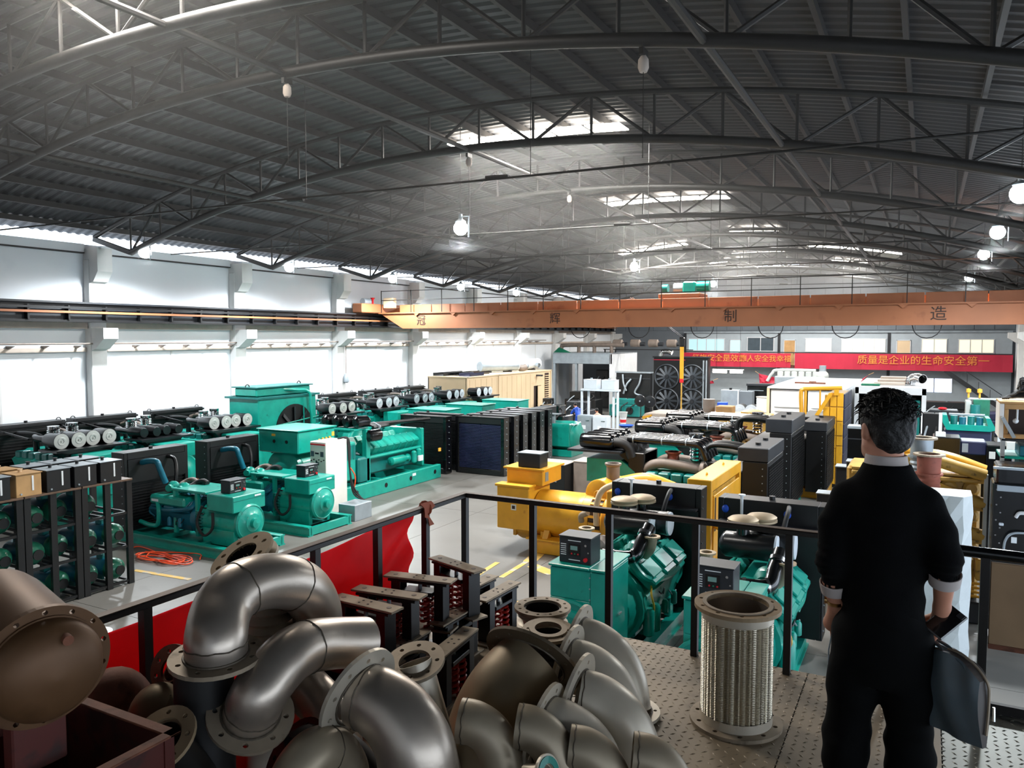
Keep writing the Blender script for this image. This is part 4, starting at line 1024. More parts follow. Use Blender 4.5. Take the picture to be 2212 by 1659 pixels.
# ---------------------------------------------------------------- two green V-engine sets just below the platform
def vset(label):
    t = thing('generator_set', label, 'generator', group='green V-engine generators just below the railing')
    frame_base(t, -2.1, 2.05, 1.0, .28, 'teal')
    part(t, 'alternator_case', MB().box(1.05, 2.0, -.435, .435, .35, 1.88, .025), 'teal')
    part(t, 'top_cover', MB().box(1.02, 2.03, -.45, .2, 1.88, 1.92, .01).box(1.02, 2.03, .21, .45, 1.88, 1.92, .01), 'teal')
    part(t, 'front_panel', MB().box(2.0, 2.012, -.42, .2, .4, 1.42, .003).box(2.0, 2.012, -.42, .2, 1.44, 1.86, .003), 'teal')
    part(t, 'side_door', MB().box(2.0, 2.012, .21, .43, .4, 1.86, .003).box(1.1, 1.95, .435, .447, .45, 1.84, .003), 'teal')
    part(t, 'door_latch', MB().cb((1.5, .46, 1.15), (.14, .03, .03), .005), 'chrome')
    part(t, 'end_bell', MB().lathe((2.0, -.1, .95), (1, 0, 0), [(.48, 0), (.48, .06), (.44, .07), (.43, .03), (.33, .03), (.32, .08), (.24, .09), (.23, .05), (.12, .05), (.11, .09), (0, .1)], 30), 'teal')
    for i in range(9): part(t, 'hinge_screw', MB().cyl((2.012, .2, .5 + .16 * i), (2.02, .2, .5 + .16 * i), .012, n=6), 'galv')
    control_box(t, 1.72, -.08, 1.92, .5, .36, .38, PI / 2)
    engine_v(t, -1.3, .6, .95, .5, 1.66, 'teal', 3, 'tealdark', 1.3)
    part(t, 'adaptor_grille', MB().lathe((.75, 0, .95), (1, 0, 0), [(.5, 0), (.52, .05), (.46, .3)], 24), 'teal')
    for s in (-1, 1):
        part(t, 'turbocharger', MB().lathe((.35, s * .3, 1.78), (1, 0, 0), [(.06, -.2), (.15, -.14), (.17, -.04), (.12, .04), (.12, .1), (.16, .16), (.1, .26)], 16), 'pipebrown' if s < 0 else 'teal')
        part(t, 'exhaust_elbow', MB().pipe(spline([(.25, s * .42, 1.7), (.3, s * .52, 1.82), (.32, s * .56, 1.98), (.32, s * .56, 2.02)], 4), [.085] * 12 + [.095], .015, 14), 'flange')
        part(t, 'exhaust_flange', MB().ring((.32, s * .56, 2.02), (0, 0, 1), .135, .08, .025, 20), 'steelbeige')
    part(t, 'intake_pipe', MB().tube(spline([(.72, -.1, 1.75), (.75, .12, 1.76), (.66, .38, 1.78), (.4, .42, 1.95), (.1, .44, 2.12)], 6), .105, 14), 'blackgloss', 'glossy black intake hose')
    for p, q in (((.75, .05, 1.757), (.745, .1, 1.76)), ((.68, .34, 1.777), (.66, .37, 1.78)), ((.3, .425, 2.02), (.25, .43, 2.06))): part(t, 'hose_clamp', MB().cyl(p, q, .115, n=16), 'chrome')
    for i, (x, y) in enumerate(((-.55, -.12), (-.85, .1))):
        part(t, 'air_filter', MB().lathe((x, y - .45, 1.98), (0, 1, 0), [(.08, 0), (.17, .05), (.2, .1), (.2, .8), (.21, .8), (.21, .84)], 20), 'filter_dark')
        part(t, 'filter_end', MB().lathe((x, y + .39, 1.98), (0, 1, 0), [(.205, 0), (.2, .03), (.06, .04), (0, .04)], 20), 'filter_cap_blue', 'pale blue filter end cap')
        part(t, 'rain_neck', MB().cyl((x, y - .1, 2.15), (x, y - .1, 2.32), .1, n=14), 'blackgloss')
        part(t, 'rain_cap', MB().lathe((x, y - .1, 2.3), (0, 0, 1), [(.2, 0), (.24, .02), (.24, .05), (.22, .055), (.23, .06), (.235, .09), (.19, .12), (.1, .14), (0, .145)], 26), 'steelbeige', 'pale mushroom rain cap')
    radiator(t, -1.8, -.85, .85, .28, 2.48, .42, tank=.42)
    part(t, 'shelf_strip', MB().box(-1.6, -1.42, -.8, .8, 2.1, 2.13), 'darkgrey')
    part(t, 'guard_mesh', MB().box(-1.52, -1.5, -.82, .82, .35, 2.08), 'black')
    part(t, 'top_hose', MB().tube(spline([(-1.6, .3, 2.42), (-1.4, .32, 2.4), (-1.25, .3, 2.25), (-1.1, .25, 1.9)]), .04, 8), 'rubber')
    for y in (-.72, .28): part(t, 'plastic_wrap', MB().ball((-1.56, y, 2.3), (.05, .06, .07), 8, 6), 'blue', 'blue plastic end wrap')
    part(t, 'gauge_tube', MB().cyl((-1.56, -.45, 2.1), (-1.56, -.45, 2.55), .025, n=8).cyl((-1.56, -.45, 2.55), (-1.56, -.45, 2.57), .06, n=12), 'white')
    part(t, 'wiring_loom', MB().tube(spline([(.5, .62, 1.35), (.62, .66, 1.2), (.55, .68, 1.0), (.45, .64, .85), (.5, .6, .6)]), .016, 6), 'yellow_print')
    part(t, 'filter_bowl', MB().lathe((.55, .6, .5), (0, 0, 1), [(.05, 0), (.09, .03), (.09, .4), (.06, .45)], 14).lathe((.3, .62, .5), (0, 0, 1), [(.05, 0), (.09, .03), (.09, .4), (.06, .45)], 14), 'teal')
    for s in (-1, 1): part(t, 'mount_foot', MB().box(-1.2, -1.0, s * .42 - .06, s * .42 + .06, .28, .62, .02), 'teal')
    return t
v1 = vset('green V-engine generator with two round rain caps, below the middle of the railing'); v1.location = (-4.32, 12.0, 0); v1.rotation_euler = (0, 0, -PI / 2)
dup(v1, (-2.2, 11.5, 0), -PI / 2, 'green V-engine generator partly behind the braided pipe, beside the standing man')

# ---------------------------------------------------------------- middle sets with black air filters, radiators to the right
def mid_set(label, m, xl, tank_up=.35, topz=2.5, wy=1.15):
    t = thing('generator_set', label, 'generator', group='large generators with black chrome-shiny air filters in mid hall')
    frame_base(t, xl - .2, .3, 1.6, .3, m)
    L = -xl
    part(t, 'stator_body', MB().lathe((xl + .2, 0, 1.0), (1, 0, 0), [(.5, 0), (.6, .06), (.6, 1.3), (.62, 1.35)], 26), m)
    part(t, 'terminal_box', MB().prism([(xl + .1, 1.2), (xl + 1.5, 1.2), (xl + 1.5, 1.55), (xl + 1.1, 1.85), (xl + .1, 1.85)], 1, -.62, .55), m)
    part(t, 'filter_bracket', MB().box(xl + 1.3, xl + 1.75, -.6, .6, 1.0, 2.08, .02), 'black')
    part(t, 'filter_shelf', MB().box(xl - .35, xl + 1.2, -.95, .95, 2.06, 2.12).prism([(xl + .9, 2.06), (xl + 1.75, 2.06), (xl + 1.75, 1.4)], 1, -.5, .5), 'darkgrey')
    for i in range(4):
        y = -.66 + .44 * i
        f = part(t, 'air_filter', MB().lathe((xl, y, 2.34), (1, 0, 0), [(.1, -.05), (.19, -.03), (.205, .02), (.208, .1), (.208, .85), (.19, .9), (.13, .94)], 22), 'blackgloss')
        part(f, 'bracket_clip', MB().cb((xl + .8, y, 2.56), (.08, .08, .06), .01), 'black')
        part(t, 'filter_elbow', MB().tube(spline([(xl + .92, y, 2.34), (xl + 1.15, y, 2.32), (xl + 1.32, y * .95, 2.2), (xl + 1.4, y * .9, 1.95)], 4), .13, 12), 'rubber')
        part(t, 'intake_pipe', MB().tube(spline([(xl + 1.25, y * .7, 2.42), (xl + 2.0, y * .7, 2.42), (-1.8, y * .7, 2.4), (-1.5, y * .7, 2.34), (-1.35, y * .7, 2.0)], 5), .1, 12), 'blackgloss')
        for x in (xl + 1.4, xl + 2.2, -1.9): part(t, 'pipe_clamp', MB().cyl((x, y * .7, 2.42), (x + .03, y * .7, 2.42), .11, n=12), 'galv')
    part(t, 'engine_block', MB().prism([(-.6, .5), (.6, .5), (.8, 1.2), (.35, 1.65), (-.35, 1.65), (-.8, 1.2)], 0, xl + 1.8, -.7), m if m != 'yellow' else 'yellowdirty')
    for s in (-1, 1):
        for i in range(6):
            x = xl + 1.85 + (L - 2.7) * i / 6
            part(t, 'rocker_cover', MB().box(x, x + (L - 2.7) / 6 * .85, s * .62 - .17, s * .62 + .17, 1.4, 1.62, .03), 'tealdark' if m == 'teal' else 'yellowdirty')
        part(t, 'turbo_pipe', MB().tube(spline([(xl + 1.7, s * .45, 1.62), (xl + 2.1, s * .5, 1.82), (xl + 2.7, s * .45, 1.8), (xl + 3.2, s * .4, 1.72)]), .14, 10), 'pipebrown')
        part(t, 'turbocharger', MB().lathe((xl + 3.2, s * .42, 1.76), (1, 0, 0), [(.1, 0), (.19, .06), (.2, .14), (.12, .2), (.12, .3)], 16), 'pipebrown')
    part(t, 'exhaust_outlet', MB().lathe((xl + 2.45, -.25, 1.75), (0, 0, 1), [(.14, 0), (.17, .1), (.15, .3), (.22, .36), (.22, .39), (.15, .39)], 18, cap=False), 'rustred', 'rust red flanged exhaust outlet')
    part(t, 'bellows', MB().lathe((xl + 2.9, .35, 1.85), (0, 0, 1), [(.15 + .025 * (k % 2), .05 * k) for k in range(14)] + [(.2, .7), (.2, .74)], 18), 'chrome', 'shiny corrugated exhaust bellows')
    for s in (-.25, .25): part(t, 'coolant_pipe', MB().tube(spline([(-.3, s, topz - .2), (-.8, s, topz - .12), (-1.3, s, topz - .14), (-1.45, s, topz - .4), (-1.45, s, 1.6)], 5), .07, 10), 'black')
    part(t, 'fuel_can', MB().cyl((-1.2, -.5, 1.6), (-1.2, -.5, 1.95), .11, n=12).cyl((-1.2, -.5, 1.95), (-1.2, -.5, 1.97), .14, n=12), 'black')
    radiator(t, 0, -wy, wy, .25, topz - tank_up, .6, 'darkgrey', 'black')
    part(t, 'header_tank', MB().box(-.42, .32, -wy, wy, topz - tank_up + .01, topz, .02), 'darkgrey')
    for y in (-.5, .5): part(t, 'header_cap', MB().cyl((-.05, y, topz), (-.05, y, topz + .06), .07, n=10), 'black')
    part(t, 'front_grid', MB().box(.3, .31, -wy + .1, wy - .1, .35, topz - tank_up - .1), 'darkgrey')
    g = MB()
    for i in range(26): g.box(.31, .325, -wy + .1 + (2 * wy - .2) * i / 26, -wy + .12 + (2 * wy - .2) * i / 26, .35, topz - tank_up - .1)
    for i in range(24): g.box(.31, .325, -wy + .1, wy - .1, .36 + (topz - tank_up - .5) * i / 24, .375 + (topz - tank_up - .5) * i / 24)
    part(t, 'grid_bars', g, 'black', kind='stuff')
    part(t, 'shroud', MB().box(-.9, -.3, -wy * .95, wy * .95, .4, topz - tank_up - .25, .03), 'black')
    return t
g1 = mid_set('nearest large green generator with row of black air filters, gridded radiator at its right', 'teal', -4.75); g1.location = (-3.6, 20.35, 0)
g2 = mid_set('second large green generator with black air filters, taller radiator', 'teal', -4.5, .4, 2.85, 1.3); g2.location = (-3.6, 24.2, 0)
g3 = mid_set('third large yellow generator with black air filters and bellows', 'yellow', -5.0, .3, 2.5, 1.2); g3.location = (-3.0, 27.2, 0)


# ---------------------------------------------------------------- beige container against the left wall and things on its roof
t = thing('shipping_container', 'long beige container with louvred vent and side door, against the white wall', 'container', (-22.8, 41, 0), world=True)
CY1 = 45.5
part(t, 'side_wall', MB().box(-21.66, -21.6, 35.0, 43.0, .1, 3.0).box(-21.66, -21.6, 44.05, CY1, .1, 3.0).box(-21.66, -21.6, 43.0, 44.05, 2.15, 3.0), 'container')
part(t, 'roof', MB().box(-24.1, -21.55, 34.95, CY1 + .05, 3.0, 3.08, .01), 'container')
part(t, 'end_wall', MB().box(-24.1, -21.6, CY1 - .06, CY1, .1, 3.0), 'container')
part(t, 'near_end_wall', MB().box(-24.1, -21.6, 35.0, 35.06, .1, 3.0), 'container')
part(t, 'back_wall', MB().box(-24.1, -24.04, 35.0, CY1, .1, 3.0), 'container')
part(t, 'floor_frame', MB().box(-24.1, -21.58, 35.0, CY1, 0, .12), 'darkgrey')
for y in (35.05, 38.5, CY1 - .08): part(t, 'corner_post', MB().box(-21.62, -21.55, y - .07, y + .07, 0, 3.05), 'container')
for i in range(13): part(t, 'wall_rib', MB().box(-21.6, -21.585, 35.3 + i * .6, 35.38 + i * .6, .2, 2.9), 'container')
part(t, 'door_leaf', MB().box(-21.62, -21.58, 43.55, 44.05, .12, 2.12, .005), 'container')
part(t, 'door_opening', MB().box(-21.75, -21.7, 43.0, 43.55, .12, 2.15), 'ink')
for i in range(15): part(t, 'louvre', MB().box(-21.6, -21.53, 44.55, 45.15, .75 + i * .14, .8 + i * .14), 'container')
part(t, 'louvre_back', MB().box(-21.6, -21.592, 44.55, 45.15, .7, 2.9), 'ink')
part(t, 'lamp_bracket', MB().box(-21.6, -21.2, 43.3, 43.5, 2.75, 2.85, .01), 'darkgrey')
for a, b, r, m_, lb in (((-23.3, 39.2), (-22.3, 42.0), .32, 'galv', 'long pale silencer drum lying on the beige container'), ((-23.3, 42.8), (-22.4, 45.2), .34, 'filter_cap_blue', 'pale blue silencer drum with side opening at the container roof end')):
    t = thing('silencer', lb, 'silencer', (a[0], a[1], 3.08), group='silencers on the container roof', world=True)
    d = (V((b[0], b[1], 0)) - V((a[0], a[1], 0))); L = d.length
    part(t, 'shell', MB().lathe((a[0], a[1], 3.08 + r + .06), d, [(r * .9, 0), (r, .06), (r, L - .04)], 22), m_)
    part(t, 'end_plate', MB().lathe((b[0], b[1], 3.08 + r + .06), d, [(r * 1.03, -.04), (r * 1.03, 0), (r * .9, .03), (0, .05)], 22), 'white')
    for s in (.2, .75): part(t, 'saddle', MB().cb((a[0] + d.x * s, a[1] + d.y * s, 3.13), (.6, .12, .1), .01), 'darkgrey')
    if lb.startswith('pale'): part(t, 'side_opening', MB().pipe([(b[0] + .25, b[1] - .7, 3.4), (b[0] + .45, b[1] - .75, 3.38)], .17, .02, 16), 'galv')
t = thing('silencer', 'small grey elbowed silencer between the two pale drums', 'silencer', (-22.0, 42.4, 3.08), world=True)
part(t, 'body', MB().tube(spline([(-22.25, 42.25, 3.3), (-22.0, 42.35, 3.3), (-21.9, 42.5, 3.35)]), .2, 12), 'pipebrown'); part(t, 'stub', MB().pipe([(-21.9, 42.5, 3.38), (-21.75, 42.55, 3.42)], .13, .02, 14), 'galv')
for i, (y0, y1, z) in enumerate(((35.2, 38.2, 3.08), (35.8, 38.9, 3.08), (35.5, 37.0, 3.08))):
    solo('steel_channel', MB().box(-23.9 + .75 * i, -23.2 + .75 * i, y0, y1, z, z + .03).box(-23.9 + .75 * i, -23.87 + .75 * i, y0, y1, z, z + .17).box(-23.23 + .75 * i, -23.2 + .75 * i, y0, y1, z, z + .17), ('black', 'blackgloss', 'navy')[i],
         'black steel channel lying on the container roof, %s of three' % ('farthest from the hall', 'middle', 'navy tinted')[i], 'channel', 'steel channels on the container roof')

# grey open-fronted enclosure with pipes
t = thing('test_enclosure', 'grey open-fronted steel enclosure with white side wall behind the container', 'enclosure', (-21.5, 52, 0), world=True)
part(t, 'front_beam', MB().box(-23.6, -19.2, 50, 50.3, 3.33, 4.05, .02), 'galv')
part(t, 'roof_plate', MB().box(-23.6, -19.2, 50, 55.6, 4.05, 4.1), 'galv')
for i in range(4): part(t, 'side_panel', MB().box(-19.28, -19.2, 50 + i * 1.4, 50 + i * 1.4 + 1.38, 0, 4.03, .01), 'white')
part(t, 'back_panel', MB().box(-23.6, -19.3, 55.5, 55.6, 0, 4.05), 'darkwall')
for x in (-23.5, -21.8): part(t, 'post', MB().box(x - .08, x + .08, 50.05, 50.25, 0, 3.33), 'galv')
t = thing('exhaust_pipework', 'dusty brown exhaust pipework with drums on the grey enclosure roof', 'pipe', (-19, 51.5, 4.1), world=True)
part(t, 'main_pipe', MB().tube(spline([(-23.4, 51, 4.12), (-23.35, 51, 4.5), (-23.1, 51, 4.62), (-21, 51, 4.65), (-18.6, 51, 4.65)]), .15, 10), 'pipebrown')
for x in (-22.0, -20.8, -19.5): part(t, 'drop_pipe', MB().cyl((x, 51, 4.1), (x, 51, 4.65), .13, n=10), 'pipebrown')
for i in range(4):
    x = -19.3 + i * 1.3
    part(t, 'drum', MB().lathe((x - .3, 51.6, 4.78), (1, 0, 0), [(.2, 0), (.27, .05), (.27, .65), (.2, .7)], 14), 'pipebrown')
    part(t, 'link_pipe', MB().cyl((x + .35, 51.6, 4.72), (x + .75, 51.6, 4.72), .14, n=10), 'darkgrey')
part(t, 'support_rail', MB().box(-20.5, -14, 52.0, 52.1, 4.3, 4.36), 'black')
for x in (-20.4, -19.6): part(t, 'support_post', MB().box(x - .04, x + .04, 52.0, 52.1, 4.11, 4.3), 'black')
solo('tarpaulin', MB().add([(-23.6, 50.1, 4.11), (-22.2, 50.1, 4.11), (-22.9, 50.3, 4.36), (-23.3, 50.4, 4.48), (-23.6, 50.7, 4.3), (-22.6, 50.75, 4.11)], [(0, 1, 2), (0, 2, 3), (0, 3, 4), (1, 5, 2), (2, 5, 3), (3, 5, 4), (0, 4, 5, 1)]), 'green', 'crumpled dark tarpaulin at the left of the grey enclosure roof', 'tarpaulin')

# dark clutter inside and before the enclosure
def machine(lb, x, y, w, d, h, m, top=True, group=None, cat='machine'):
    t = thing('machine', lb, cat, (x, y, 0), group=group)
    part(t, 'body', MB().box(-w / 2, w / 2, -d / 2, d / 2, .08, h * .7, .03), m)
    part(t, 'upper_block', MB().box(-w * .38, w * .3, -d * .35, d * .35, h * .7, h, .03), m)
    for i in range(3): part(t, 'hose', MB().tube(spline([(-w * .4 + i * w * .3, -d / 2, h * .3), (-w * .35 + i * w * .3, -d * .62, h * .6), (-w * .2 + i * w * .3, -d * .3, h * .85), (0, 0, h * 1.0)]), .035, 6), 'rubber' if i else 'galv')
    part(t, 'pulley', MB().cyl((w * .2, -d / 2 - .08, h * .4), (w * .2, -d / 2, h * .4), min(w, h) * .2, n=14), 'black')
    part(t, 'skid', MB().box(-w * .55, w * .55, -d / 2, -d / 2 + .1, 0, .08).box(-w * .55, w * .55, d / 2 - .1, d / 2, 0, .08), 'black')
    return t
for a in (('dark machine half hidden behind the steel tank frame', -17.6, 41.0, 1.8, 1.2, 1.5, 'darkgrey'), ('black engine block under the grey enclosure beam', -20.0, 47.2, 2.2, 1.3, 1.6, 'black'),
          ('black cabinet-like machine deep inside the grey enclosure', -20.8, 53, 1.4, 1.0, 2.8, 'black'), ('dark engine right of the steel tank frame legs', -17.1, 47.6, 2.0, 1.2, 1.2, 'tealdark'),
          ('black machine beside the container end', -20.7, 43.3, .8, .8, 1.4, 'black'), ('small black engine next to the blue worker', -16.9, 36.0, 1.6, 1.3, 1.7, 'blackgloss')):
    machine(*a)
t = thing('trolley_tray', 'black flat tray with green fittings on the floor before the two grey cabinets', 'tray', (-14.4, 33.3, 0))
part(t, 'tray', MB().box(-.9, .9, -1.0, 1.0, .15, .45, .02).box(-.8, .8, -.9, .9, .45, .46), 'blackgloss'); part(t, 'runner', MB().box(-.7, -.5, -1, 1, 0, .15), 'black'); part(t, 'runner', MB().box(.5, .7, -1, 1, 0, .15), 'black')
part(t, 'fitting', MB().tube(spline([(-.5, .2, .46), (-.3, .3, .8), (.1, .2, .75), (.3, .1, .5)]), .09, 10), 'teal')
# green set whose rounded end shows right of the loose radiators
t = thing('generator_set', 'green generator end with rounded guard right behind the line of loose radiators', 'generator', (-14.6, 30.9, 0), world=True)
part(t, 'terminal_box', MB().box(-14.7, -13.45, 30.2, 31.5, .45, 1.45, .03), 'teal')
part(t, 'end_bell', MB().lathe((-14.4, 30.95, .85), (1, 0, 0), [(.66, 0), (.68, .9), (.64, 1.0), (.5, 1.1), (0, 1.16)], 24), 'teal')
for i in range(3): part(t, 'guard_hoop', MB().tube(arc((-13.5 + .08 * i, 30.6, .8), (0, -.3, 1), (0, 1, .3), .62, 8, PI * .8), .02, 6), 'filter_cap_blue')
part(t, 'engine_block', MB().box(-16.6, -14.7, 30.3, 31.5, .5, 1.5, .05), 'black'); part(t, 'radiator', MB().box(-15.3, -14.75, 30.1, 31.7, .3, 2.1, .03), 'black')
part(t, 'skid', MB().box(-16.8, -13.4, 30.3, 31.6, 0, .3, .02), 'teal')
part(t, 'post_plate', MB().box(-14.35, -14.2, 30.25, 30.4, 1.45, 1.85).box(-14.6, -13.95, 30.1, 30.5, 1.85, 1.88), 'galv')
# steel frame carrying two white tanks
t = thing('tank_stand', 'pale steel frame carrying two white tanks', 'frame', (-14.9, 37.5, 0), world=True)
for x in (-15.9, -15.6, -14.2, -13.9):
    part(t, 'leg', MB().box(x - .05, x + .05, 37.25 + .2 * ((x == -15.6) + (x == -14.2)), 37.35 + .2 * ((x == -15.6) + (x == -14.2)), 0, 2.4), 'filter_cap_blue')
part(t, 'top_beam', MB().box(-15.95, -13.85, 37.2, 37.6, 2.4, 2.5, .01), 'filter_cap_blue')
for i, x in enumerate((-15.4, -14.4)):
    t = thing('tank_box', 'white square tank on the pale steel frame, %s one' % ('left', 'right')[i], 'tank', (x, 37.4, 2.5), group='white tanks on the pale steel frame')
    part(t, 'body', MB().box(-.37, .37, -.2, .4, 0, .48, .01), 'filter_cap_blue'); part(t, 'cap', MB().cyl((0, 0, .48), (0, 0, .58), .06, n=10), 'galv'); part(t, 'lid', MB().box(-.38, .38, -.21, .41, .48, .495), 'white')
for i, (x, m_) in enumerate(((-15.35, 'galv'), (-14.5, 'filter_cap_blue'))):
    t = thing('cabinet', '%s cabinet with door handle standing under the pale steel frame' % ('grey green', 'pale blue')[i], 'cabinet', (x, 36.6, 0), group='small cabinets under the steel frame')
    part(t, 'body', MB().box(-.38, .38, -.3, .3, .05, 1.2, .01), m_); part(t, 'door', MB().box(-.34, .34, -.32, -.3, .1, 1.15, .005), m_)
    part(t, 'handle', MB().cb((.2, -.33, .95), (.2, .03, .03), .005), 'chrome'); part(t, 'label_plate', MB().box(-.1, .1, -.328, -.32, .5, .7), 'white')
    part(t, 'plinth', MB().box(-.34, .34, -.26, .26, 0, .05), 'darkgrey')

# four-fan cooler with neighbours
t = thing('fan_cooler', 'big black cooler with four round fans below the red banner', 'cooler', (-15.2, 53.4, 0), world=True)
part(t, 'frame', MB().box(-17.1, -13.2, 53.05, 53.7, 0, 3.75, .03), 'black')
part(t, 'top_rail', MB().box(-17.15, -13.15, 53.0, 53.75, 3.75, 3.85), 'darkgrey')
for x in (-16.1, -14.28):
    for z in (.72, 2.42):
        f = part(t, 'fan_ring', MB().lathe((x, 53.05, z), (0, -1, 0), [(.8, 0), (.88, 0), (.9, .1), (.84, .16), (.8, .1), (.8, 0)], 32, cap=False), 'midgrey')
        part(f, 'hub', MB().cyl((x, 53.0, z), (x, 52.9, z), .14, n=12), 'darkgrey')
        for k in range(11):
            a_ = k * 2 * PI / 11
            part(f, 'blade', MB().bar((x + .15 * math.cos(a_), 52.97, z + .15 * math.sin(a_)), (x + .76 * math.cos(a_), 52.97, z + .76 * math.sin(a_)), .16, .02, (-.45 * math.sin(a_), .9, .45 * math.cos(a_))), 'midgrey')
for x in (-13.5, -13.3): part(t, 'side_pipe', MB().cyl((x, 52.95, .3), (x, 52.95, 3.6), .06, n=8), 'galv')
part(t, 'chrome_bend', MB().tube(spline([(-16.6, 53.2, 3.85), (-16.5, 53.2, 4.15), (-16.1, 53.2, 4.2), (-15.8, 53.2, 4.1)]), .18, 10), 'chrome')
part(t, 'red_strip', MB().box(-17.1, -14.8, 52.99, 53.04, 3.58, 3.64), 'banner')
t = thing('radiator', 'lower black radiator panel with pale hoses, left of the four-fan cooler', 'radiator', (-17.3, 49.5, 0), world=True)
part(t, 'frame', MB().box(-18.5, -16.1, 49.3, 49.8, 0, 2.8, .02), 'black'); part(t, 'top_rail', MB().box(-18.55, -16.05, 49.25, 49.85, 2.8, 2.88), 'galv'); part(t, 'cross_rail', MB().box(-18.5, -16.1, 49.26, 49.3, 2.4, 2.48), 'darkgrey')
for p in ([(-18.0, 49.2, 2.7), (-17.9, 49.1, 2.1), (-17.7, 49.1, 1.6)], [(-17.4, 49.2, 2.4), (-17.7, 49.1, 2.0), (-17.9, 49.1, 1.4)], [(-16.7, 49.2, 2.7), (-16.8, 49.1, 2.1), (-17.1, 49.1, 1.5), (-16.6, 49.1, 1.3)]): part(t, 'hose', MB().tube(spline(p), .06, 8), 'galv')
for i, (x, y) in enumerate(((-15.75, 46.4), (-15.0, 46.0))):
    t = thing('pedestal_fan', '%s round pedestal fan before the black radiator panel' % ('left', 'right')[i], 'fan', (x, y, 0), group='pedestal fans beside the cooler')
    part(t, 'pole', MB().cyl((0, 0, .04), (0, 0, 1.2), .03, n=8), 'darkgrey'); part(t, 'base', MB().lathe((0, 0, 0), (0, 0, 1), [(.28, 0), (.28, .02), (.05, .05)], 16), 'darkgrey')
    part(t, 'guard', MB().lathe((0, -.1, 1.2), (0, -1, 0), [(.36, -.06), (.38, 0), (.36, .06), (.1, .1), (0, .1)], 24), 'filter_dark'); part(t, 'badge', MB().cyl((0, -.2, 1.2), (0, -.215, 1.2), .05, n=10), 'galv')
    part(t, 'motor', MB().cyl((0, .2, 1.2), (0, -.05, 1.2), .1, n=12), 'darkgrey')
for nm, lb, x, y, r, h, m_ in (('bucket', 'white paint bucket on the floor near the pedestal fans', -15.9, 43.6, .2, .42, 'white'), ('drum', 'grey plastic tub standing on the paint bucket', -15.9, 43.6, .26, .3, 'filter_cap')):
    z = 0 if nm == 'bucket' else .42
    t = thing(nm, lb, nm, (x, y, z)); part(t, 'body', MB().lathe((0, 0, 0), (0, 0, 1), [(r * .85, 0), (r, h), (r * 1.04, h), (r * 1.04, h - .03)], 16), m_); part(t, 'rim', MB().ring((0, 0, h - .02), (0, 0, 1), r * 1.06, r * .9, .03, 16), m_)
    if nm == 'bucket': part(t, 'label_band', MB().lathe((0, 0, .1), (0, 0, 1), [(r * .9, 0), (r * .97, .18)], 16, cap=False), 'red_print')
solo('carton', MB().box(-14.0, -13.4, 42.6, 43.2, 0, .7, .01), 'wood', 'brown carton on the floor right of the paint bucket', 'carton')
solo('plastic_basin', MB().lathe((-15.2, 42.2, 0), (0, 0, 1), [(.3, 0), (.45, .12), (.42, .12), (.28, .03), (0, .03)], 18), 'blue', 'blue plastic basin lying near the fans', 'basin')

# crane hook with yellow sling
t = thing('crane_hook', 'yellow chain sling hanging from the crane before the cooler', 'hook', (-11.35, 40, 2.8), world=True)
part(t, 'hook_block', MB().box(-11.5, -11.2, 39.9, 40.1, 4.7, 5.2, .05), 'black'); part(t, 'rope', MB().cyl((-11.4, 40, 5.2), (-11.2, 31.4, 6.9), .02, n=5).cyl((-11.3, 40, 5.2), (-11.1, 31.4, 6.9), .02, n=5), 'black')
part(t, 'sling', MB().box(-11.45, -11.25, 39.97, 40.03, 3.0, 4.7, .01), 'yellow'); part(t, 'red_tip', MB().box(-11.45, -11.25, 39.96, 40.04, 2.8, 3.0, .01), 'red_print'); part(t, 'chain', MB().cyl((-11.35, 40, 2.8), (-11.35, 40, 1.4), .04, n=6), 'yellowdirty')

# things in front of the office
t = thing('engine', 'pale grey engine with row of cylinder heads on the office side', 'engine', (-7, 51, 0), world=True)
part(t, 'block', MB().box(-8.4, -5.4, 50.6, 51.6, 1.2, 2.75, .05), 'galv'); part(t, 'stand', MB().box(-8.2, -5.6, 50.7, 51.5, 0, 1.2, .03), 'darkgrey')
for i in range(6): part(t, 'cylinder_head', MB().lathe((-8.1 + i * .42, 51, 2.75), (0, 0, 1), [(.2, 0), (.2, .25), (.15, .3), (0, .32)], 12), 'filter_cap')
part(t, 'manifold', MB().tube(spline([(-8.9, 51, 2.4), (-8.6, 51, 2.9), (-8.2, 51, 3.12), (-6, 51, 3.12)]), .1, 8), 'filter_cap'); part(t, 'exhaust_stub', MB().cyl((-5.6, 51, 2.75), (-5.6, 51, 3.45), .2, n=12), 'galv'); part(t, 'end_dome', MB().ball((-5.6, 51, 2.8), .36, 12, 8), 'filter_cap')
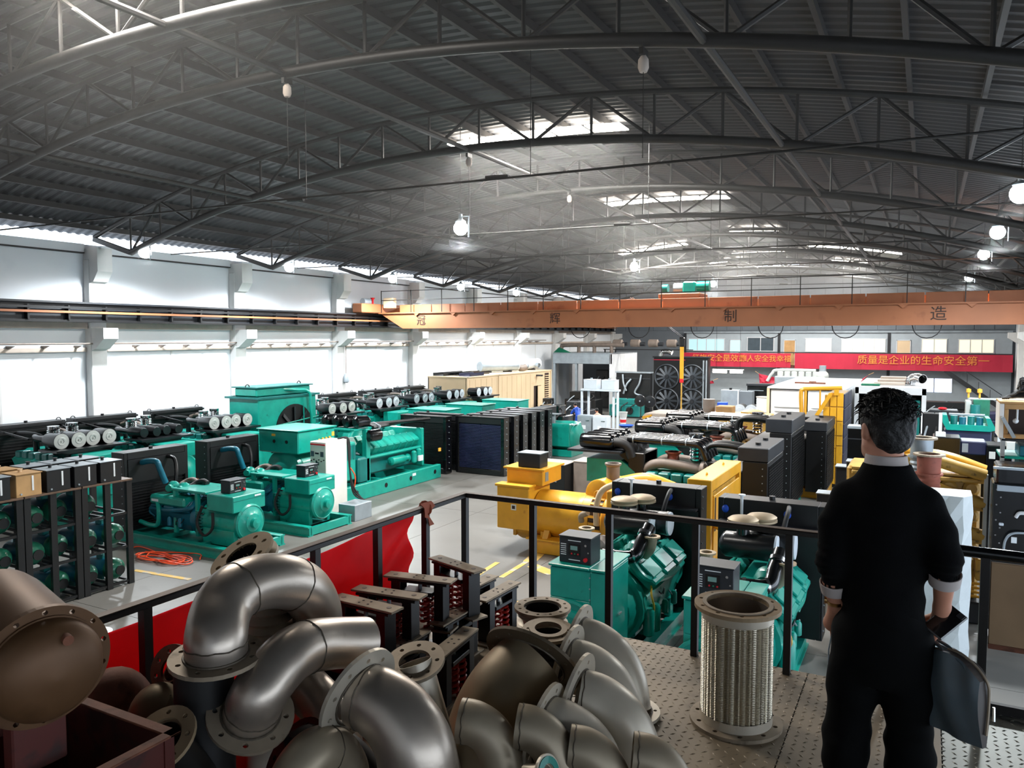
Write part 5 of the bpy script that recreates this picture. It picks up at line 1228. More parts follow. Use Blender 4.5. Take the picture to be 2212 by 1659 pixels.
for p0, p1, p2, p3, lb in (((-15.461,58,1.808), (-14.06,58,1.951), (-13.987,58,1.744), (-15.459,58,1.631), 'small red cloth strip tied beside the cooler'), ((-10.731,58,2.548), (-8.47,58,2.167), (-10.029,58,1.687), (-10.65,58,1.737), 'torn red cloth banner sagging left of the white container'), ((-4.597,56,1.898), (-3.318,56,2.705), (-3.535,56,2.454), (-4.364,56,1.687), 'torn red cloth banner behind the right end of the white container')):
    ps = [V(p) for p in (p0, p1, p2, p3)]; mb = MB(); vs = []
    for k in (0, 1):
        for i in range(7):
            for j in range(4):
                u, w_ = i / 6, j / 3; q = (ps[0] * (1 - u) + ps[1] * u) * (1 - w_) + (ps[3] * (1 - u) + ps[2] * u) * w_
                vs.append((q.x, q.y + .06 * math.sin(i * 1.9 + j) + .02 * k, q.z - .05 * math.sin(PI * u)))
    n_ = 28
    fs = [(k * n_ + i * 4 + j, k * n_ + i * 4 + j + 1, k * n_ + (i + 1) * 4 + j + 1, k * n_ + (i + 1) * 4 + j) for k in (0, 1) for i in range(6) for j in range(3)]
    t = thing('torn_banner', lb, 'banner', (ps[0].x, ps[0].y, ps[0].z), world=True); part(t, 'cloth', mb.add(vs, fs), 'banner')
    for q in (ps[0], ps[3], ps[1]): part(t, 'tie_cord', MB().cyl(q, (q.x + (-.3 if q is not ps[1] else .3), q.y + .3, q.z + .15), .015, n=5), 'wood')
t = thing('cabinet', 'grey open double locker in front of the office wall', 'cabinet', (-9.7, 46, 0)); part(t, 'body', MB().box(-.9, .1, -.3, .4, 0, 2.1, .01), 'galv'); part(t, 'side', MB().box(.12, .9, -.3, .4, 0, 2.05, .01), 'darkwall'); part(t, 'edge_strip', MB().box(.08, .14, -.33, -.3, 0, 2.1), 'white'); part(t, 'top_knob', MB().cyl((-.4, 0, 2.1), (-.4, 0, 2.22), .08, n=10), 'black')
solo('plastic_crate', MB().box((-10.357,44,1.475)[0], (-9.837,44,1.496)[0], 43.8, 44.2, 1.0, 1.52, .02).box(-10.6, -9.9, 43.9, 44.1, 0, 1.0), 'blue', 'blue plastic crate on a stand before the grey locker', 'crate')
t = thing('radiator', 'black radiator block standing left of the white container', 'radiator', (-8.6, 47.3, 0)); part(t, 'frame', MB().box(-.75, .75, -.3, .3, 0, 2.3, .02), 'blackgloss'); part(t, 'top_tank', MB().box(-.8, .8, -.33, .33, 2.3, 2.45, .02), 'darkgrey'); part(t, 'top_seam', MB().box(-.7, .2, -.32, -.3, 2.02, 2.06), 'galv')
for i, p in enumerate(((-8.328,40,1.477), (-7.752,40,1.48))):
    t = thing('air_filter_drum', 'pale blue round filter drum %s of the red barrel' % ('farther left', 'just left')[i], 'filter', (p[0], 40.2, 0), group='pale filter drums beside the red barrel')
    part(t, 'shell', MB().lathe((0, .6, p[2]), (0, -1, 0), [(.26, 0), (.29, .06), (.29, .75)], 20), 'filter_dark'); part(t, 'end_cap', MB().lathe((0, -.15, p[2]), (0, -1, 0), [(.3, 0), (.3, .03), (.15, .04), (.13, .06), (0, .06)], 20), 'filter_cap_blue'); part(t, 'cradle', MB().box(-.3, .3, -.1, .6, p[2] - .45, p[2] - .3), 'teal'); part(t, 'stand', MB().box(-.25, .25, .1, .5, 0, p[2] - .45, .02), 'tealdark')
p = (-6.784,38,1.759)
t = thing('barrel', 'red barrel standing at the corner of the white container', 'barrel', (p[0], 38, 0)); part(t, 'shell', MB().lathe((0, 0, 0), (0, 0, 1), [(.28, 0), (.29, .45), (.3, .47), (.29, .49), (.29, .88)] + [(.29, 1.6)], 18), 'rustred'); part(t, 'rim', MB().ring((0, 0, 1.58), (0, 0, 1), .31, .26, .03, 18), 'rust')
t = thing('cable_reel', 'roll of white wrapped hose standing on the red barrel', 'roll', (p[0], 38, 1.61)); part(t, 'roll', MB().lathe((0, 0, 0), (0, 0, 1), [(.24, 0), (.33, .02)] + [(.32 + .015 * (k % 2), .06 + .06 * k) for k in range(11)] + [(.33, .74), (.2, .76)], 20), 'white'); part(t, 'band', MB().ring((0, 0, .72), (0, 0, 1), .35, .2, .03, 20), 'ledge')

# white containers on the right
t = thing('shipping_container', 'white container with louvred front, right of the red barrel', 'container', (-4.65, 41, 0), world=True)
part(t, 'roof', MB().box(-6.35, -3.0, 36.4, 45.6, 2.86, 2.95, .02), 'white'); part(t, 'left_wall', MB().box(-6.3, -6.24, 36.5, 45.5, .1, 2.86), 'white'); part(t, 'right_wall', MB().box(-3.1, -3.04, 36.5, 45.5, .1, 2.86), 'white'); part(t, 'rear_wall', MB().box(-6.3, -3.04, 45.4, 45.5, .1, 2.86), 'white')
for i in range(2):
    x0 = -6.2 + i * 1.6
    part(t, 'door', MB().box(x0, x0 + 1.5, 36.5, 36.55, .15, 2.82, .01), 'white')
    for k in range(9): part(t, 'louvre', MB().prism([(36.42, .45 + k * .2), (36.5, .58 + k * .2), (36.5, .45 + k * .2)], 0, x0 + .15, x0 + 1.35), 'white')
for x in (-6.3, -3.1): part(t, 'corner_post', MB().box(x - .06, x + .06, 36.4, 36.55, 0, 2.9, .01), 'container')
part(t, 'floor_frame', MB().box(-6.3, -3.04, 36.5, 45.5, 0, .12), 'darkgrey')
solo('angle_iron', MB().box(-5.6, -4.2, 39.5, 39.6, 2.95, 3.03).box(-5.0, -4.7, 39.9, 40.2, 2.95, 3.05), 'rust', 'brown angle irons lying on the white container roof', 'steel bar')
t = thing('shipping_container', 'second white container frame, behind the standing man head', 'container', (-1.3, 41, 0), world=True)
for x in (-2.72, -.02): part(t, 'corner_post', MB().box(x - .09, x + .09, 38.1, 38.3, 0, 2.95, .01), 'white')
part(t, 'front_header', MB().box(-2.8, .07, 38.1, 38.3, 2.65, 2.98, .01), 'white'); part(t, 'roof', MB().box(-2.8, .07, 38.3, 46, 2.9, 2.98), 'white'); part(t, 'left_wall', MB().box(-2.8, -2.74, 38.3, 46, 0, 2.9), 'white'); part(t, 'right_wall', MB().box(0, .06, 38.3, 46, 0, 2.9), 'white'); part(t, 'rear_wall', MB().box(-2.8, .06, 45.9, 46, 0, 2.9), 'darkwall')
part(t, 'dark_unit', MB().box(-2.5, -.3, 38.9, 40, .2, 2.5, .03), 'black'); part(t, 'green_box', MB().box(-.75, -.15, 38.35, 38.8, .5, 2.4, .02), 'tealdark')
for i in range(3): solo('board_stack', MB().box(-2.1 + .1 * i, -.8, 39.5 + .8 * i, 40.2 + .8 * i, 2.98, 3.1 + .1 * i, .01), 'ledge', 'dusty boards stacked on the second white container, %s' % ('front', 'middle', 'rear')[i], 'board')
solo('plastic_sheet', MB().box(-2.6, -1.8, 38.6, 39.2, 2.98, 3.08, .03), 'green', 'folded green plastic sheet on the second white container', 'sheet')
solo('chrome_elbow', MB().pipe(spline([(-.6, 40, 3.0), (-.55, 40, 3.25), (-.3, 39.8, 3.35), (-.1, 39.5, 3.3)]), .22, .02, 16), 'chrome', 'shiny pipe elbow on the corner of the second white container', 'pipe')

# yellow panelled unit with bar guard
t = thing('cooling_unit', 'tall yellow panelled unit with black grid side and bar guard, left of the man', 'machine', (-2.6, 29.5, 0), world=True)
part(t, 'core', MB().box(-3.05, -2.45, 28.6, 31.5, .1, 3.2), 'yellowdirty')
for i, x0 in enumerate((-3.1, -2.88, -2.66)):
    zz = [.1, .65 + .15 * (i % 2), 1.25 + .1 * i, 1.8, 2.3 + .12 * (i % 2), 2.8, 3.3 if i else 2.4]
    for k in range(len(zz) - 1):
        if zz[k + 1] > zz[k] + .05: part(t, 'front_panel', MB().box(x0 + .01, x0 + .21, 28.55, 28.6, zz[k] + .015, zz[k + 1] - .015, .008), 'yellow')
for k in range(6):
    for j in range(2): part(t, 'side_panel', MB().box(-2.46, -2.41, 28.6 + j * 1.45, 28.6 + j * 1.45 + 1.41, .15 + k * .52, .15 + k * .52 + .49, .01), 'navy')
part(t, 'guard_bar', MB().tube(spline([(-3.8, 28.55, 2.5), (-3.83, 28.55, 3.25), (-3.75, 28.55, 3.38), (-3.6, 28.55, 3.4), (-2.5, 28.55, 3.46)], 4), .07, 8), 'yellow')
part(t, 'guard_post', MB().cyl((-3.68, 28.55, 2.5), (-3.68, 28.55, 3.35), .05, n=8).cyl((-3.2, 28.55, 2.6), (-3.2, 28.55, 3.4), .03, n=8), 'yellow')
part(t, 'brace', MB().bar((-3.4, 28.5, 2.3), (-2.85, 28.5, 3.25), .12), 'yellow'); part(t, 'guard_ladder', MB().box(-2.75, -2.6, 28.5, 28.6, 3.2, 3.5), 'yellow')
part(t, 'skid', MB().box(-3.9, -2.4, 28.55, 31.5, 0, .1), 'black'); part(t, 'low_frame', MB().box(-3.9, -3.1, 28.65, 31.4, .1, 2.4, .03), 'black')
t = thing('radiator', 'plain black radiator wall directly left of the man', 'radiator', (-1.55, 24, 0)); part(t, 'frame', MB().box(-.35, 1.2, -.25, .25, 0, 2.66, .02), 'blackgloss'); part(t, 'top_rail', MB().box(-.37, 1.22, -.27, .27, 2.6, 2.68, .01), 'galv'); part(t, 'seam', MB().box(-.35, 1.2, -.265, -.25, 2.3, 2.33), 'darkgrey')
for i, (x0, x1, y, z1, m_) in enumerate(((-1.45, -1.2, 18.0, 2.5, 'darkgrey'), (-1.72, -1.1, 18.6, 2.28, 'darkgrey'), (-1.95, -1.55, 17.2, 1.9, 'darkgrey'), (-1.9, -1.5, 16.6, 1.45, 'galv'))):
    t = thing('control_cabinet', ('slim grey control box highest beside the man shoulder', 'grey control box behind the slim one', 'dark grey control box right of the nearest black radiators', 'pale grey case below the dark control box')[i], 'cabinet', (x0, y, 0), world=True)
    part(t, 'body', MB().box(x0, x1, y, y + .4, .3, z1, .01), m_); part(t, 'lid', MB().box(x0 - .015, x1 + .015, y - .015, y + .415, z1, z1 + .02), 'galv'); part(t, 'foot', MB().box(x0 + .03, x1 - .03, y + .03, y + .37, 0, .3), 'yellowdirty')
    part(t, 'lock', MB().cyl((x1 - .06, y, z1 - .2), (x1 - .06, y - .02, z1 - .2), .015, n=6), 'chrome')

# ---------------------------------------------------------------- right of the man
t = thing('engine', 'big dirty yellow engine with sloping exhaust tubes right of the man', 'engine', (-.1, 16.4, 0), world=True)
part(t, 'block', MB().box(-1.3, .95, 16.2, 17.4, .4, 2.7, .05), 'yellowdirty'); part(t, 'skid', MB().box(-1.4, 1.0, 16.0, 17.4, 0, .4, .03), 'darkgrey')
for k, (za, zb) in enumerate(((2.95, 2.72), (2.45, 2.2), (1.85, 1.62))):
    part(t, 'exhaust_tube', MB().tube(spline([(-.6, 16.05, za - .25), (-.3, 15.98, za - .04), (.15, 15.98, za), (.6, 16.0, (za + zb) / 2), (1.0, 16.05, zb)]), .11, 12), 'yellowdirty')
    part(t, 'manifold_rail', MB().box(-1.2, 1.0, 16.02, 16.2, za - .38, za - .3, .02).box(-1.2, 1.0, 16.06, 16.2, za - .28, za - .24), 'yellowdirty')
    for i in range(6): part(t, 'inspection_cover', MB().lathe((-1.0 + i * .36, 16.2, za - .5), (0, -1, 0), [(.14, 0), (.14, .06), (.09, .1), (0, .1)], 10), 'yellowdirty')
for i in range(4):
    part(t, 'pump_body', MB().box(.3 + .2 * i, .46 + .2 * i, 16.0, 16.2, .75 + .05 * (i % 2), 1.2, .03), 'yellowdirty'); part(t, 'lower_pipe', MB().cyl((-1, 16.05, .5 + .08 * i), (1, 16.05, .5 + .08 * i), .025, n=6), 'yellow')
part(t, 'top_duct', MB().tube(spline([(-.7, 16.3, 2.95), (-.2, 16.3, 3.0), (.4, 16.3, 2.95), (1.0, 16.3, 2.75)]), .13, 12), 'yellow'); part(t, 'end_rail', MB().box(.98, 1.04, 15.95, 16.05, .3, 2.75), 'filter_cap')
t = thing('radiator', 'glossy black radiator with hose and white tag at the right picture edge', 'radiator', (2, 15.4, 0), world=True)
part(t, 'frame', MB().box(1.06, 3.2, 15.2, 15.75, .2, 2.75, .02), 'blackgloss'); part(t, 'top_tank', MB().box(1.1, 3.2, 15.1, 15.8, 2.75, 3.05, .03), 'blackgloss'); part(t, 'top_strip', MB().box(1.05, 3.2, 15.05, 15.1, 3.0, 3.04).box(1.12, 3.2, 15.15, 15.2, 2.62, 2.72), 'galv')
part(t, 'lower_strip', MB().box(1.1, 3.2, 15.12, 15.2, 1.5, 1.56), 'galv'); part(t, 'foot', MB().box(1.2, 1.5, 15.25, 15.7, 0, .2), 'black'); part(t, 'foot', MB().box(2.7, 3.0, 15.25, 15.7, 0, .2), 'black')
for i in range(9): part(t, 'bolt', MB().cyl((1.12 + .06 * (i % 2), 15.2, 1.6 + .13 * i), (1.12 + .06 * (i % 2), 15.17, 1.6 + .13 * i), .014, n=6), 'chrome')
part(t, 'hose', MB().tube(spline([(1.24, 15.15, 1.55), (1.26, 15.1, 1.8), (1.36, 15.1, 1.93), (1.6, 15.15, 1.95)]), .02, 8), 'galv'); part(t, 'tag', MB().box(1.35, 1.43, 15.185, 15.2, 1.75, 1.85), 'white_print'); part(t, 'blue_plug', MB().cb((1.2, 15.19, 2.05), (.07, .03, .05), .01), 'filter_cap_blue'); part(t, 'valve', MB().tube(spline([(1.4, 15.15, 2.2), (1.45, 15.12, 2.28), (1.6, 15.12, 2.28)]), .03, 8), 'white')
t = thing('wrapped_panel', 'tall panel wrapped in pale crumpled sheet, right beside the man', 'panel', (.42, 13.9, 0), world=True)
mb = MB(); vs = []; n_ = 10
rr = random.Random(5)
for i in range(n_ + 1):
    z = 2.72 * i / n_
    for x, y in ((.0, 13.7), (.2, 13.7), (.4, 13.7), (.58, 13.72), (.72, 13.9), (.72, 14.4), (0, 14.4)): vs.append((x + rr.uniform(-.02, .02), y + rr.uniform(-.03, .03), z + rr.uniform(-.02, .02) * (0 < i < n_)))
part(t, 'sheet', mb.add(vs, [(i * 7 + j, i * 7 + (j + 1) % 7, (i + 1) * 7 + (j + 1) % 7, (i + 1) * 7 + j) for i in range(n_) for j in range(7)] + [tuple(range(6, -1, -1)), tuple(range(7 * n_, 7 * n_ + 7))]), 'paleslab'); part(t, 'base_board', MB().box(.02, .7, 13.75, 14.38, 0, .05), 'wood')
for i, (x, y, z0, z1, r, m_, lb) in enumerate(((-.02, 15.4, 0, 3.42, .2, 'galv', 'grey corrugated exhaust stack behind the man neck'), (.1, 14.9, 0, 3.2, .2, 'rustred', 'rust red flanged exhaust stack behind the man collar'))):
    t = thing('exhaust_stack', lb, 'pipe', (x, y, z0))
    part(t, 'pipe', MB().lathe((0, 0, 0), (0, 0, 1), [(r * .7, 0), (r * .7, z1 - .7)] + [(r * (.85 + .08 * (k % 2)), z1 - .65 + .04 * k) for k in range(8)] + [(r * .9, z1 - .25), (r * .95, z1 - .02)], 16, cap=False), m_)
    part(t, 'flange', MB().ring((0, 0, z1 - .02), (0, 0, 1), r * 1.25, r * .85, .03, 20), 'flange'); part(t, 'collar', MB().ring((0, 0, z1 - .35), (0, 0, 1), r * 1.1, r * .8, .03, 20), m_)
t = thing('machine', 'dark printing-press-like machine with pale plates behind the yellow engine', 'machine', (.9, 20.4, 0), world=True)
part(t, 'left_cabinet', MB().box(.2, .75, 20, 20.8, 0, 2.92, .02), 'blackgloss'); part(t, 'right_cabinet', MB().box(1.25, 1.75, 20, 20.8, 0, 2.8, .02), 'blackgloss'); part(t, 'bridge', MB().box(.75, 1.25, 20.1, 20.8, 2.55, 2.85, .02), 'navy'); part(t, 'rear', MB().box(.75, 1.25, 20.4, 20.8, 0, 2.55), 'black')
part(t, 'warning_plate', MB().box(.32, .42, 19.99, 20, 2.5, 2.62), 'white_print'); part(t, 'grey_plate', MB().box(.78, .9, 20.08, 20.1, 2.6, 2.8), 'galv'); part(t, 'grey_plate', MB().box(1.3, 1.42, 19.99, 20.0, 2.5, 2.66), 'filter_cap'); part(t, 'lower_tray', MB().box(.75, 1.25, 19.9, 20.4, 2.1, 2.2, .02), 'tealblue'); part(t, 'top_block', MB().box(.25, .45, 20.05, 20.3, 2.92, 3.02, .01), 'white'); part(t, 'end_cap', MB().box(1.62, 1.8, 19.98, 20.3, 2.72, 2.9, .01), 'filter_cap')
t = thing('engine', 'bluish green engine cradle with drums, above the dark press machine', 'engine', (1.0, 24, 0), world=True)
part(t, 'cradle', MB().prism([(.45, 2.9), (.55, 2.7), (1.55, 2.7), (1.7, 2.75), (1.55, 3.05), (1.45, 3.05), (1.5, 2.85), (.62, 2.85), (.55, 3.1), (.45, 3.1)], 1, 23.8, 24.6), 'teal')
for i in range(4): part(t, 'drum', MB().cyl((.72 + .2 * i, 24, 2.78), (.72 + .2 * i, 24, 3.08 - .03 * (i % 2)), .085, n=12), 'tealblue' if i % 2 else 'tealdark')
part(t, 'top_bar', MB().box(.6, 1.45, 24.2, 24.3, 3.06, 3.12, .01), 'galv'); part(t, 'stand', MB().box(.5, 1.6, 23.9, 24.6, 0, 2.7, .03), 'navy'); part(t, 'white_post', MB().box(.36, .44, 23.8, 23.9, 2.4, 3.15), 'white')
t = thing('machine', 'dark green cabinet with white frame and brass fittings under the stair', 'machine', (1.55, 28.2, 0), world=True)
part(t, 'body', MB().box(1.35, 1.8, 28, 28.6, 0, 3.25, .02), 'green'); part(t, 'frame', MB().box(1.15, 1.3, 28, 28.6, 0, 3.2, .01).box(1.2, 2.0, 28.1, 28.2, 3.25, 3.3), 'filter_cap'); part(t, 'side_drum', MB().cyl((1.4, 27.85, 2.7), (1.4, 27.85, 3.1), .14, n=14), 'tealdark')
for x in (1.22, 1.52): part(t, 'brass_valve', MB().lathe((x, 28.1, 3.3), (0, 0, 1), [(.03, 0), (.03, .15), (.07, .17), (.07, .27), (0, .3)], 10), 'yellow_print')
t = thing('white_frame', 'white slotted frame left of the wooden crate', 'frame', (1.75, 24.5, 0), world=True); part(t, 'upright', MB().box(1.78, 1.84, 24.5, 24.6, 0, 3.1), 'white'); part(t, 'upright', MB().box(1.95, 2.02, 24.5, 24.6, 0, 3.1), 'white'); part(t, 'shelf', MB().box(1.78, 2.02, 24.4, 24.8, 3.08, 3.12), 'white'); part(t, 'dark_panel', MB().box(1.84, 1.95, 24.55, 24.6, 2.7, 3.05), 'navy')
t = thing('shelf_rack', 'grey and teal shelving carrying the wooden crate at the right edge', 'rack', (2.2, 17.6, 0), world=True)
for x in (1.3, 3.0): part(t, 'post', MB().box(x, x + .07, 17.2, 17.27, 0, 3.3), 'galv')
for z, m_ in ((3.28, 'darkgrey'), (2.95, 'teal'), (2.6, 'teal')): part(t, 'shelf', MB().box(1.3, 3.1, 17.2, 18.2, z - .05, z, .01), m_)
part(t, 'bin', MB().box(1.6, 2.9, 17.25, 18, 2.6, 2.85, .02), 'tealblue'); part(t, 'bin', MB().box(1.6, 2.9, 17.25, 18, 2.95, 3.15, .02), 'tealblue')
t = thing('wooden_crate', 'open wooden crate on top of the shelving at the right edge', 'crate', (2.1, 17.5, 3.3), world=True)
part(t, 'frame_board', MB().box(1.25, 1.33, 17.1, 17.9, 3.3, 3.95, .01), 'white'); part(t, 'frame_board', MB().box(1.33, 3.0, 17.1, 17.2, 3.85, 3.95, .01), 'wood'); part(t, 'frame_board', MB().box(1.33, 3.0, 17.1, 17.2, 3.3, 3.38, .01), 'wood'); part(t, 'frame_board', MB().box(1.33, 1.4, 17.1, 17.2, 3.38, 3.85, .01), 'wood'); part(t, 'back', MB().box(1.33, 3, 17.8, 17.9, 3.3, 3.95), 'ink'); part(t, 'top_board', MB().box(1.25, 3.0, 17.1, 17.9, 3.95, 4.0, .01), 'wood'); part(t, 'leaning_bar', MB().bar((1.3, 17.05, 3.7), (1.5, 17.05, 3.32), .05, .06), 'galv'); part(t, 'inner_lamp', MB().cyl((1.55, 17.25, 3.85), (1.55, 17.25, 3.6), .02, n=6).ball((1.53, 17.25, 3.62), .05, 8, 6), 'white')
t = thing('cable_bundle', 'thick bundle of black cables heaped on the wooden crate', 'cable', (2.1, 17.5, 4.0), world=True)
for k in range(11):
    o_ = .035 * k
    part(t, 'cable', MB().tube(spline([(1.3 + .01 * k, 17.3 + .05 * (k % 3), 4.04), (1.42 + .02 * k, 17.3 + .04 * (k % 4), 4.06 + o_ * .5), (1.62, 17.32 + .05 * (k % 3), 4.08 + o_), (2.1, 17.4, 4.06 + o_ * .9), (2.8, 17.5, 4.05 + o_ * .6)]), .025, 6), 'rubber')
for i, a in enumerate((('dark clutter of boxes at the foot of the stair', 1.2, 52, 3.0, 1.5, 1.4), ('low black machine left of the stair foot', 1.7, 44, 2.6, 1.4, 1.3), ('black machine with red rag beside the green cabinet', .7, 33, 1.4, 1.2, 2.5), ('dark grey machine behind the press machine', .3, 30, .9, 1.0, 2.6), ('long dark machine near the right wall', 3.4, 48, 2.2, 2.0, 1.2))):
    t = machine(a[0], a[1], a[2], a[3], a[4], a[5], ('black', 'blackgloss', 'darkgrey', 'black', 'navy')[i])
    if i == 2: part(t, 'red_rag', MB().ball((-.1, -.3, 2.55), (.16, .1, .06), 8, 5), 'red_print')
# things on the mid floor behind the black-filter sets
t = thing('crate', 'tan canvas-covered pallet load behind the third black-filter generator', 'crate', (-9.0, 32.4, 0), world=True); part(t, 'load', MB().prism([(-10.3, .1), (-7.9, .1), (-7.9, 1.85), (-8.3, 2.05), (-10.2, 2.05), (-10.3, 1.95)], 1, 30.6, 32.6), 'ledge'); part(t, 'yellow_end', MB().prism([(-10.3, 1.5), (-9.9, 1.5), (-9.9, 2.02), (-10.3, 1.92)], 1, 30.54, 30.6), 'yellow'); part(t, 'pallet', MB().box(-10.3, -7.9, 30.6, 32.6, 0, .1), 'wood')
t = thing('engine', 'dusty tan engine with round covers behind the bellows', 'engine', (-7, 33.6, 0), world=True); part(t, 'block', MB().box(-8.2, -5.6, 33, 34.2, .3, 1.95, .08), 'yellowdirty'); part(t, 'skid', MB().box(-8.2, -5.6, 33, 34.2, 0, .3, .02), 'darkgrey'); part(t, 'stack', MB().cyl((-8.3, 33.6, .3), (-8.3, 33.6, 2.5), .26, n=14), 'pipebrown'); part(t, 'round_cover', MB().lathe((-6.4, 33.4, 1.9), (0, 0, 1), [(.5, 0), (.48, .15), (.3, .22), (0, .24)], 16), 'yellowdirty'); part(t, 'carton_box', MB().box(-7.9, -7.2, 33.1, 33.8, 1.95, 2.25, .03), 'wood')


# ---------------------------------------------------------------- platform with tread plates and railing
ZP = 3.25
PX0, PX1, PY0, PY1 = -2.95, 3.4, -3.0, 4.66
pf = struct('floor_platform', MB().box(PX0, PX1, PY0, PY1, ZP - .14, ZP - .012), 'rail', 'raised steel platform in the foreground', 'platform')
xs = [PX0, -1.75, -.55, .12, 1.3, 2.4, PX1]; ys = [PY0, -.6, 1.8, 3.2, PY1]
for i in range(len(xs) - 1):
    for j in range(len(ys) - 1): part(pf, 'plate', MB().box(xs[i] + .003, xs[i + 1] - .003, ys[j] + .003, ys[j + 1] - .003, ZP - .012, ZP), 'plate' if i < 3 else 'treadgrey')
tr = [MB(), MB()]
for i in range(64):
    for j in range(52):
        x = -1.9 + i * .045; y = 2.35 + j * .045
        if x > .95: continue
        a_ = .78 if (i + j) % 2 else -.78
        c_, s_ = math.cos(a_), math.sin(a_)
        v = [(x + c_ * .017, y + s_ * .017, ZP), (x - s_ * .006, y + c_ * .006, ZP), (x - c_ * .017, y - s_ * .017, ZP), (x + s_ * .006, y - c_ * .006, ZP), (x, y, ZP + .0035)]
        tr[x > .12].add(v, [(0, 1, 4), (1, 2, 4), (2, 3, 4), (3, 0, 4)])
part(pf, 'tread', tr[0], 'plate', kind='stuff'); part(pf, 'tread', tr[1], 'treadgrey', kind='stuff')
for x in (-2.8, -.3, 2.6):
    for y in (-2.5, 4.4): part(pf, 'leg', MB().box(x - .08, x + .08, y - .08, y + .08, 0, ZP - .14), 'rail')
rl = thing('guard_railing', 'dark steel guard railing along two edges of the platform', 'railing', (-2.85, 4.59, ZP), world=True)
part(rl, 'top_rail', MB().box(-2.875, -2.825, -2.5, 4.615, 4.07, 4.1, .004), 'rail'); part(rl, 'worn_strip', MB().box(-2.873, -2.827, -2.5, 4.613, 4.1, 4.103), 'railtop', 'worn brownish rail top')
part(rl, 'top_rail', MB().box(-2.825, .12, 4.565, 4.615, 4.07, 4.1, .004), 'rail'); part(rl, 'worn_strip', MB().box(-2.827, .12, 4.567, 4.613, 4.1, 4.103), 'railtop')
part(rl, 'top_rail', MB().cyl((.12, 4.59, 4.09), (3.3, 4.59, 4.06), .03, n=12), 'blackgloss', 'round glossy black rail')
for y in (-2.0, -.6, .9, 2.05, 3.07, 3.6, 4.1): part(rl, 'post', MB().box(-2.87, -2.83, y - .02, y + .02, ZP - .1, 4.07), 'rail')
for x in (-2.85, -2.31, -1.76, -1.2, -.66, -.12, .3, 1.4, 2.5): part(rl, 'post', MB().box(x - .02, x + .02, 4.57, 4.61, ZP - .1, 4.07), 'rail')
part(rl, 'kick_rail', MB().box(.3, 3.3, 4.6, 4.63, ZP - .06, ZP + .05), 'rail')
bd = thing('board', 'stained plywood board fixed to the railing at the right edge', 'board', (1.0, 4.6, 3.66), world=True)
part(bd, 'panel', MB().box(.325, 1.5, 4.575, 4.595, 3.62, 4.05, .003), 'ply'); part(bd, 'lower_strip', MB().box(.325, 1.5, 4.57, 4.6, 3.6, 3.625), 'rust')

# red cloth tied along the railing
ct = thing('red_cloth', 'bright red cloth tied along the outside of the left railing', 'cloth', (-2.92, 3.0, 3.3), world=True)
mb = MB(); vs = []; NI, NJ = 60, 14
for k in (0, 1):
    for i in range(NI + 1):
        u = i / NI; y = .6 + 3.5 * u
        top = 4.0 + .055 * max(0, (u - .86) / .14) ** 1.5 - .03 * math.sin(PI * min(1, u / .86)); bot = 3.2 if u < .7 else 3.2 + .42 * ((u - .7) / .3) ** 2.2
        for j in range(NJ + 1):
            w_ = j / NJ; z = top + (bot - top) * w_
            fold = .018 * math.sin(9 * (u * 2.2 + w_ * 1.1)) * u + .02 * math.sin(26 * (u + w_ * .45)) * max(0, u - .45)
            vs.append((-2.97 - .006 * k + fold - .05 * w_ * (1 - u), y, z))
n_ = (NI + 1) * (NJ + 1)
fs = [(k * n_ + i * (NJ + 1) + j, k * n_ + i * (NJ + 1) + j + 1, k * n_ + (i + 1) * (NJ + 1) + j + 1, k * n_ + (i + 1) * (NJ + 1) + j) for k in (0, 1) for i in range(NI) for j in range(NJ)]
part(ct, 'sheet', mb.add(vs, fs, True), 'cloth'); part(ct, 'tie', MB().tube([(-2.92, 4.08, 4.05), (-2.9, 4.1, 4.09), (-2.85, 4.12, 4.11)], .006, 5), 'cloth')
solo('ribbon', MB().add([(-2.82,3.985,4.141), (-2.82,4.116,4.134), (-2.82,4.158,4.095), (-2.82,4.072,4.057), (-2.81,4.131,3.979), (-2.81,4.078,3.978), (-2.81,4.058,4.055), (-2.815,4.029,4.103), (-2.8,4.059,4.032), (-2.8,4.012,4.048)] + [(a + .008, b, c) for a, b, c in ((-2.82,3.985,4.141), (-2.82,4.116,4.134), (-2.82,4.158,4.095), (-2.82,4.072,4.057), (-2.81,4.131,3.979), (-2.81,4.078,3.978), (-2.81,4.058,4.055), (-2.815,4.029,4.103), (-2.8,4.059,4.032), (-2.8,4.012,4.048))],
     [(0, 1, 2, 3, 7), (7, 3, 8, 9), (3, 4, 5, 6), (10, 17, 13, 12, 11), (17, 19, 18, 13), (13, 16, 15, 14), (0, 7, 17, 10), (2, 3, 13, 12), (4, 5, 15, 14)]).tube(arc((-2.85, 4.1, 4.085), (1, 0, 0), (0, 0, 1), .045, 12, 2 * PI), .008, 5), 'ribbon', 'orange brown ribbon knotted on the railing near its corner', 'ribbon')
solo('bucket_lid', MB().lathe((-12.715,8.183,0), (0, 0, 1), [(.24, 0), (.26, .02), (.24, .03), (.12, .03), (.1, .02), (0, .02)], 22), 'white', 'white round bucket lid lying on the hall floor beside the black racks', 'tray')  # lid of a white bucket, flat on the floor

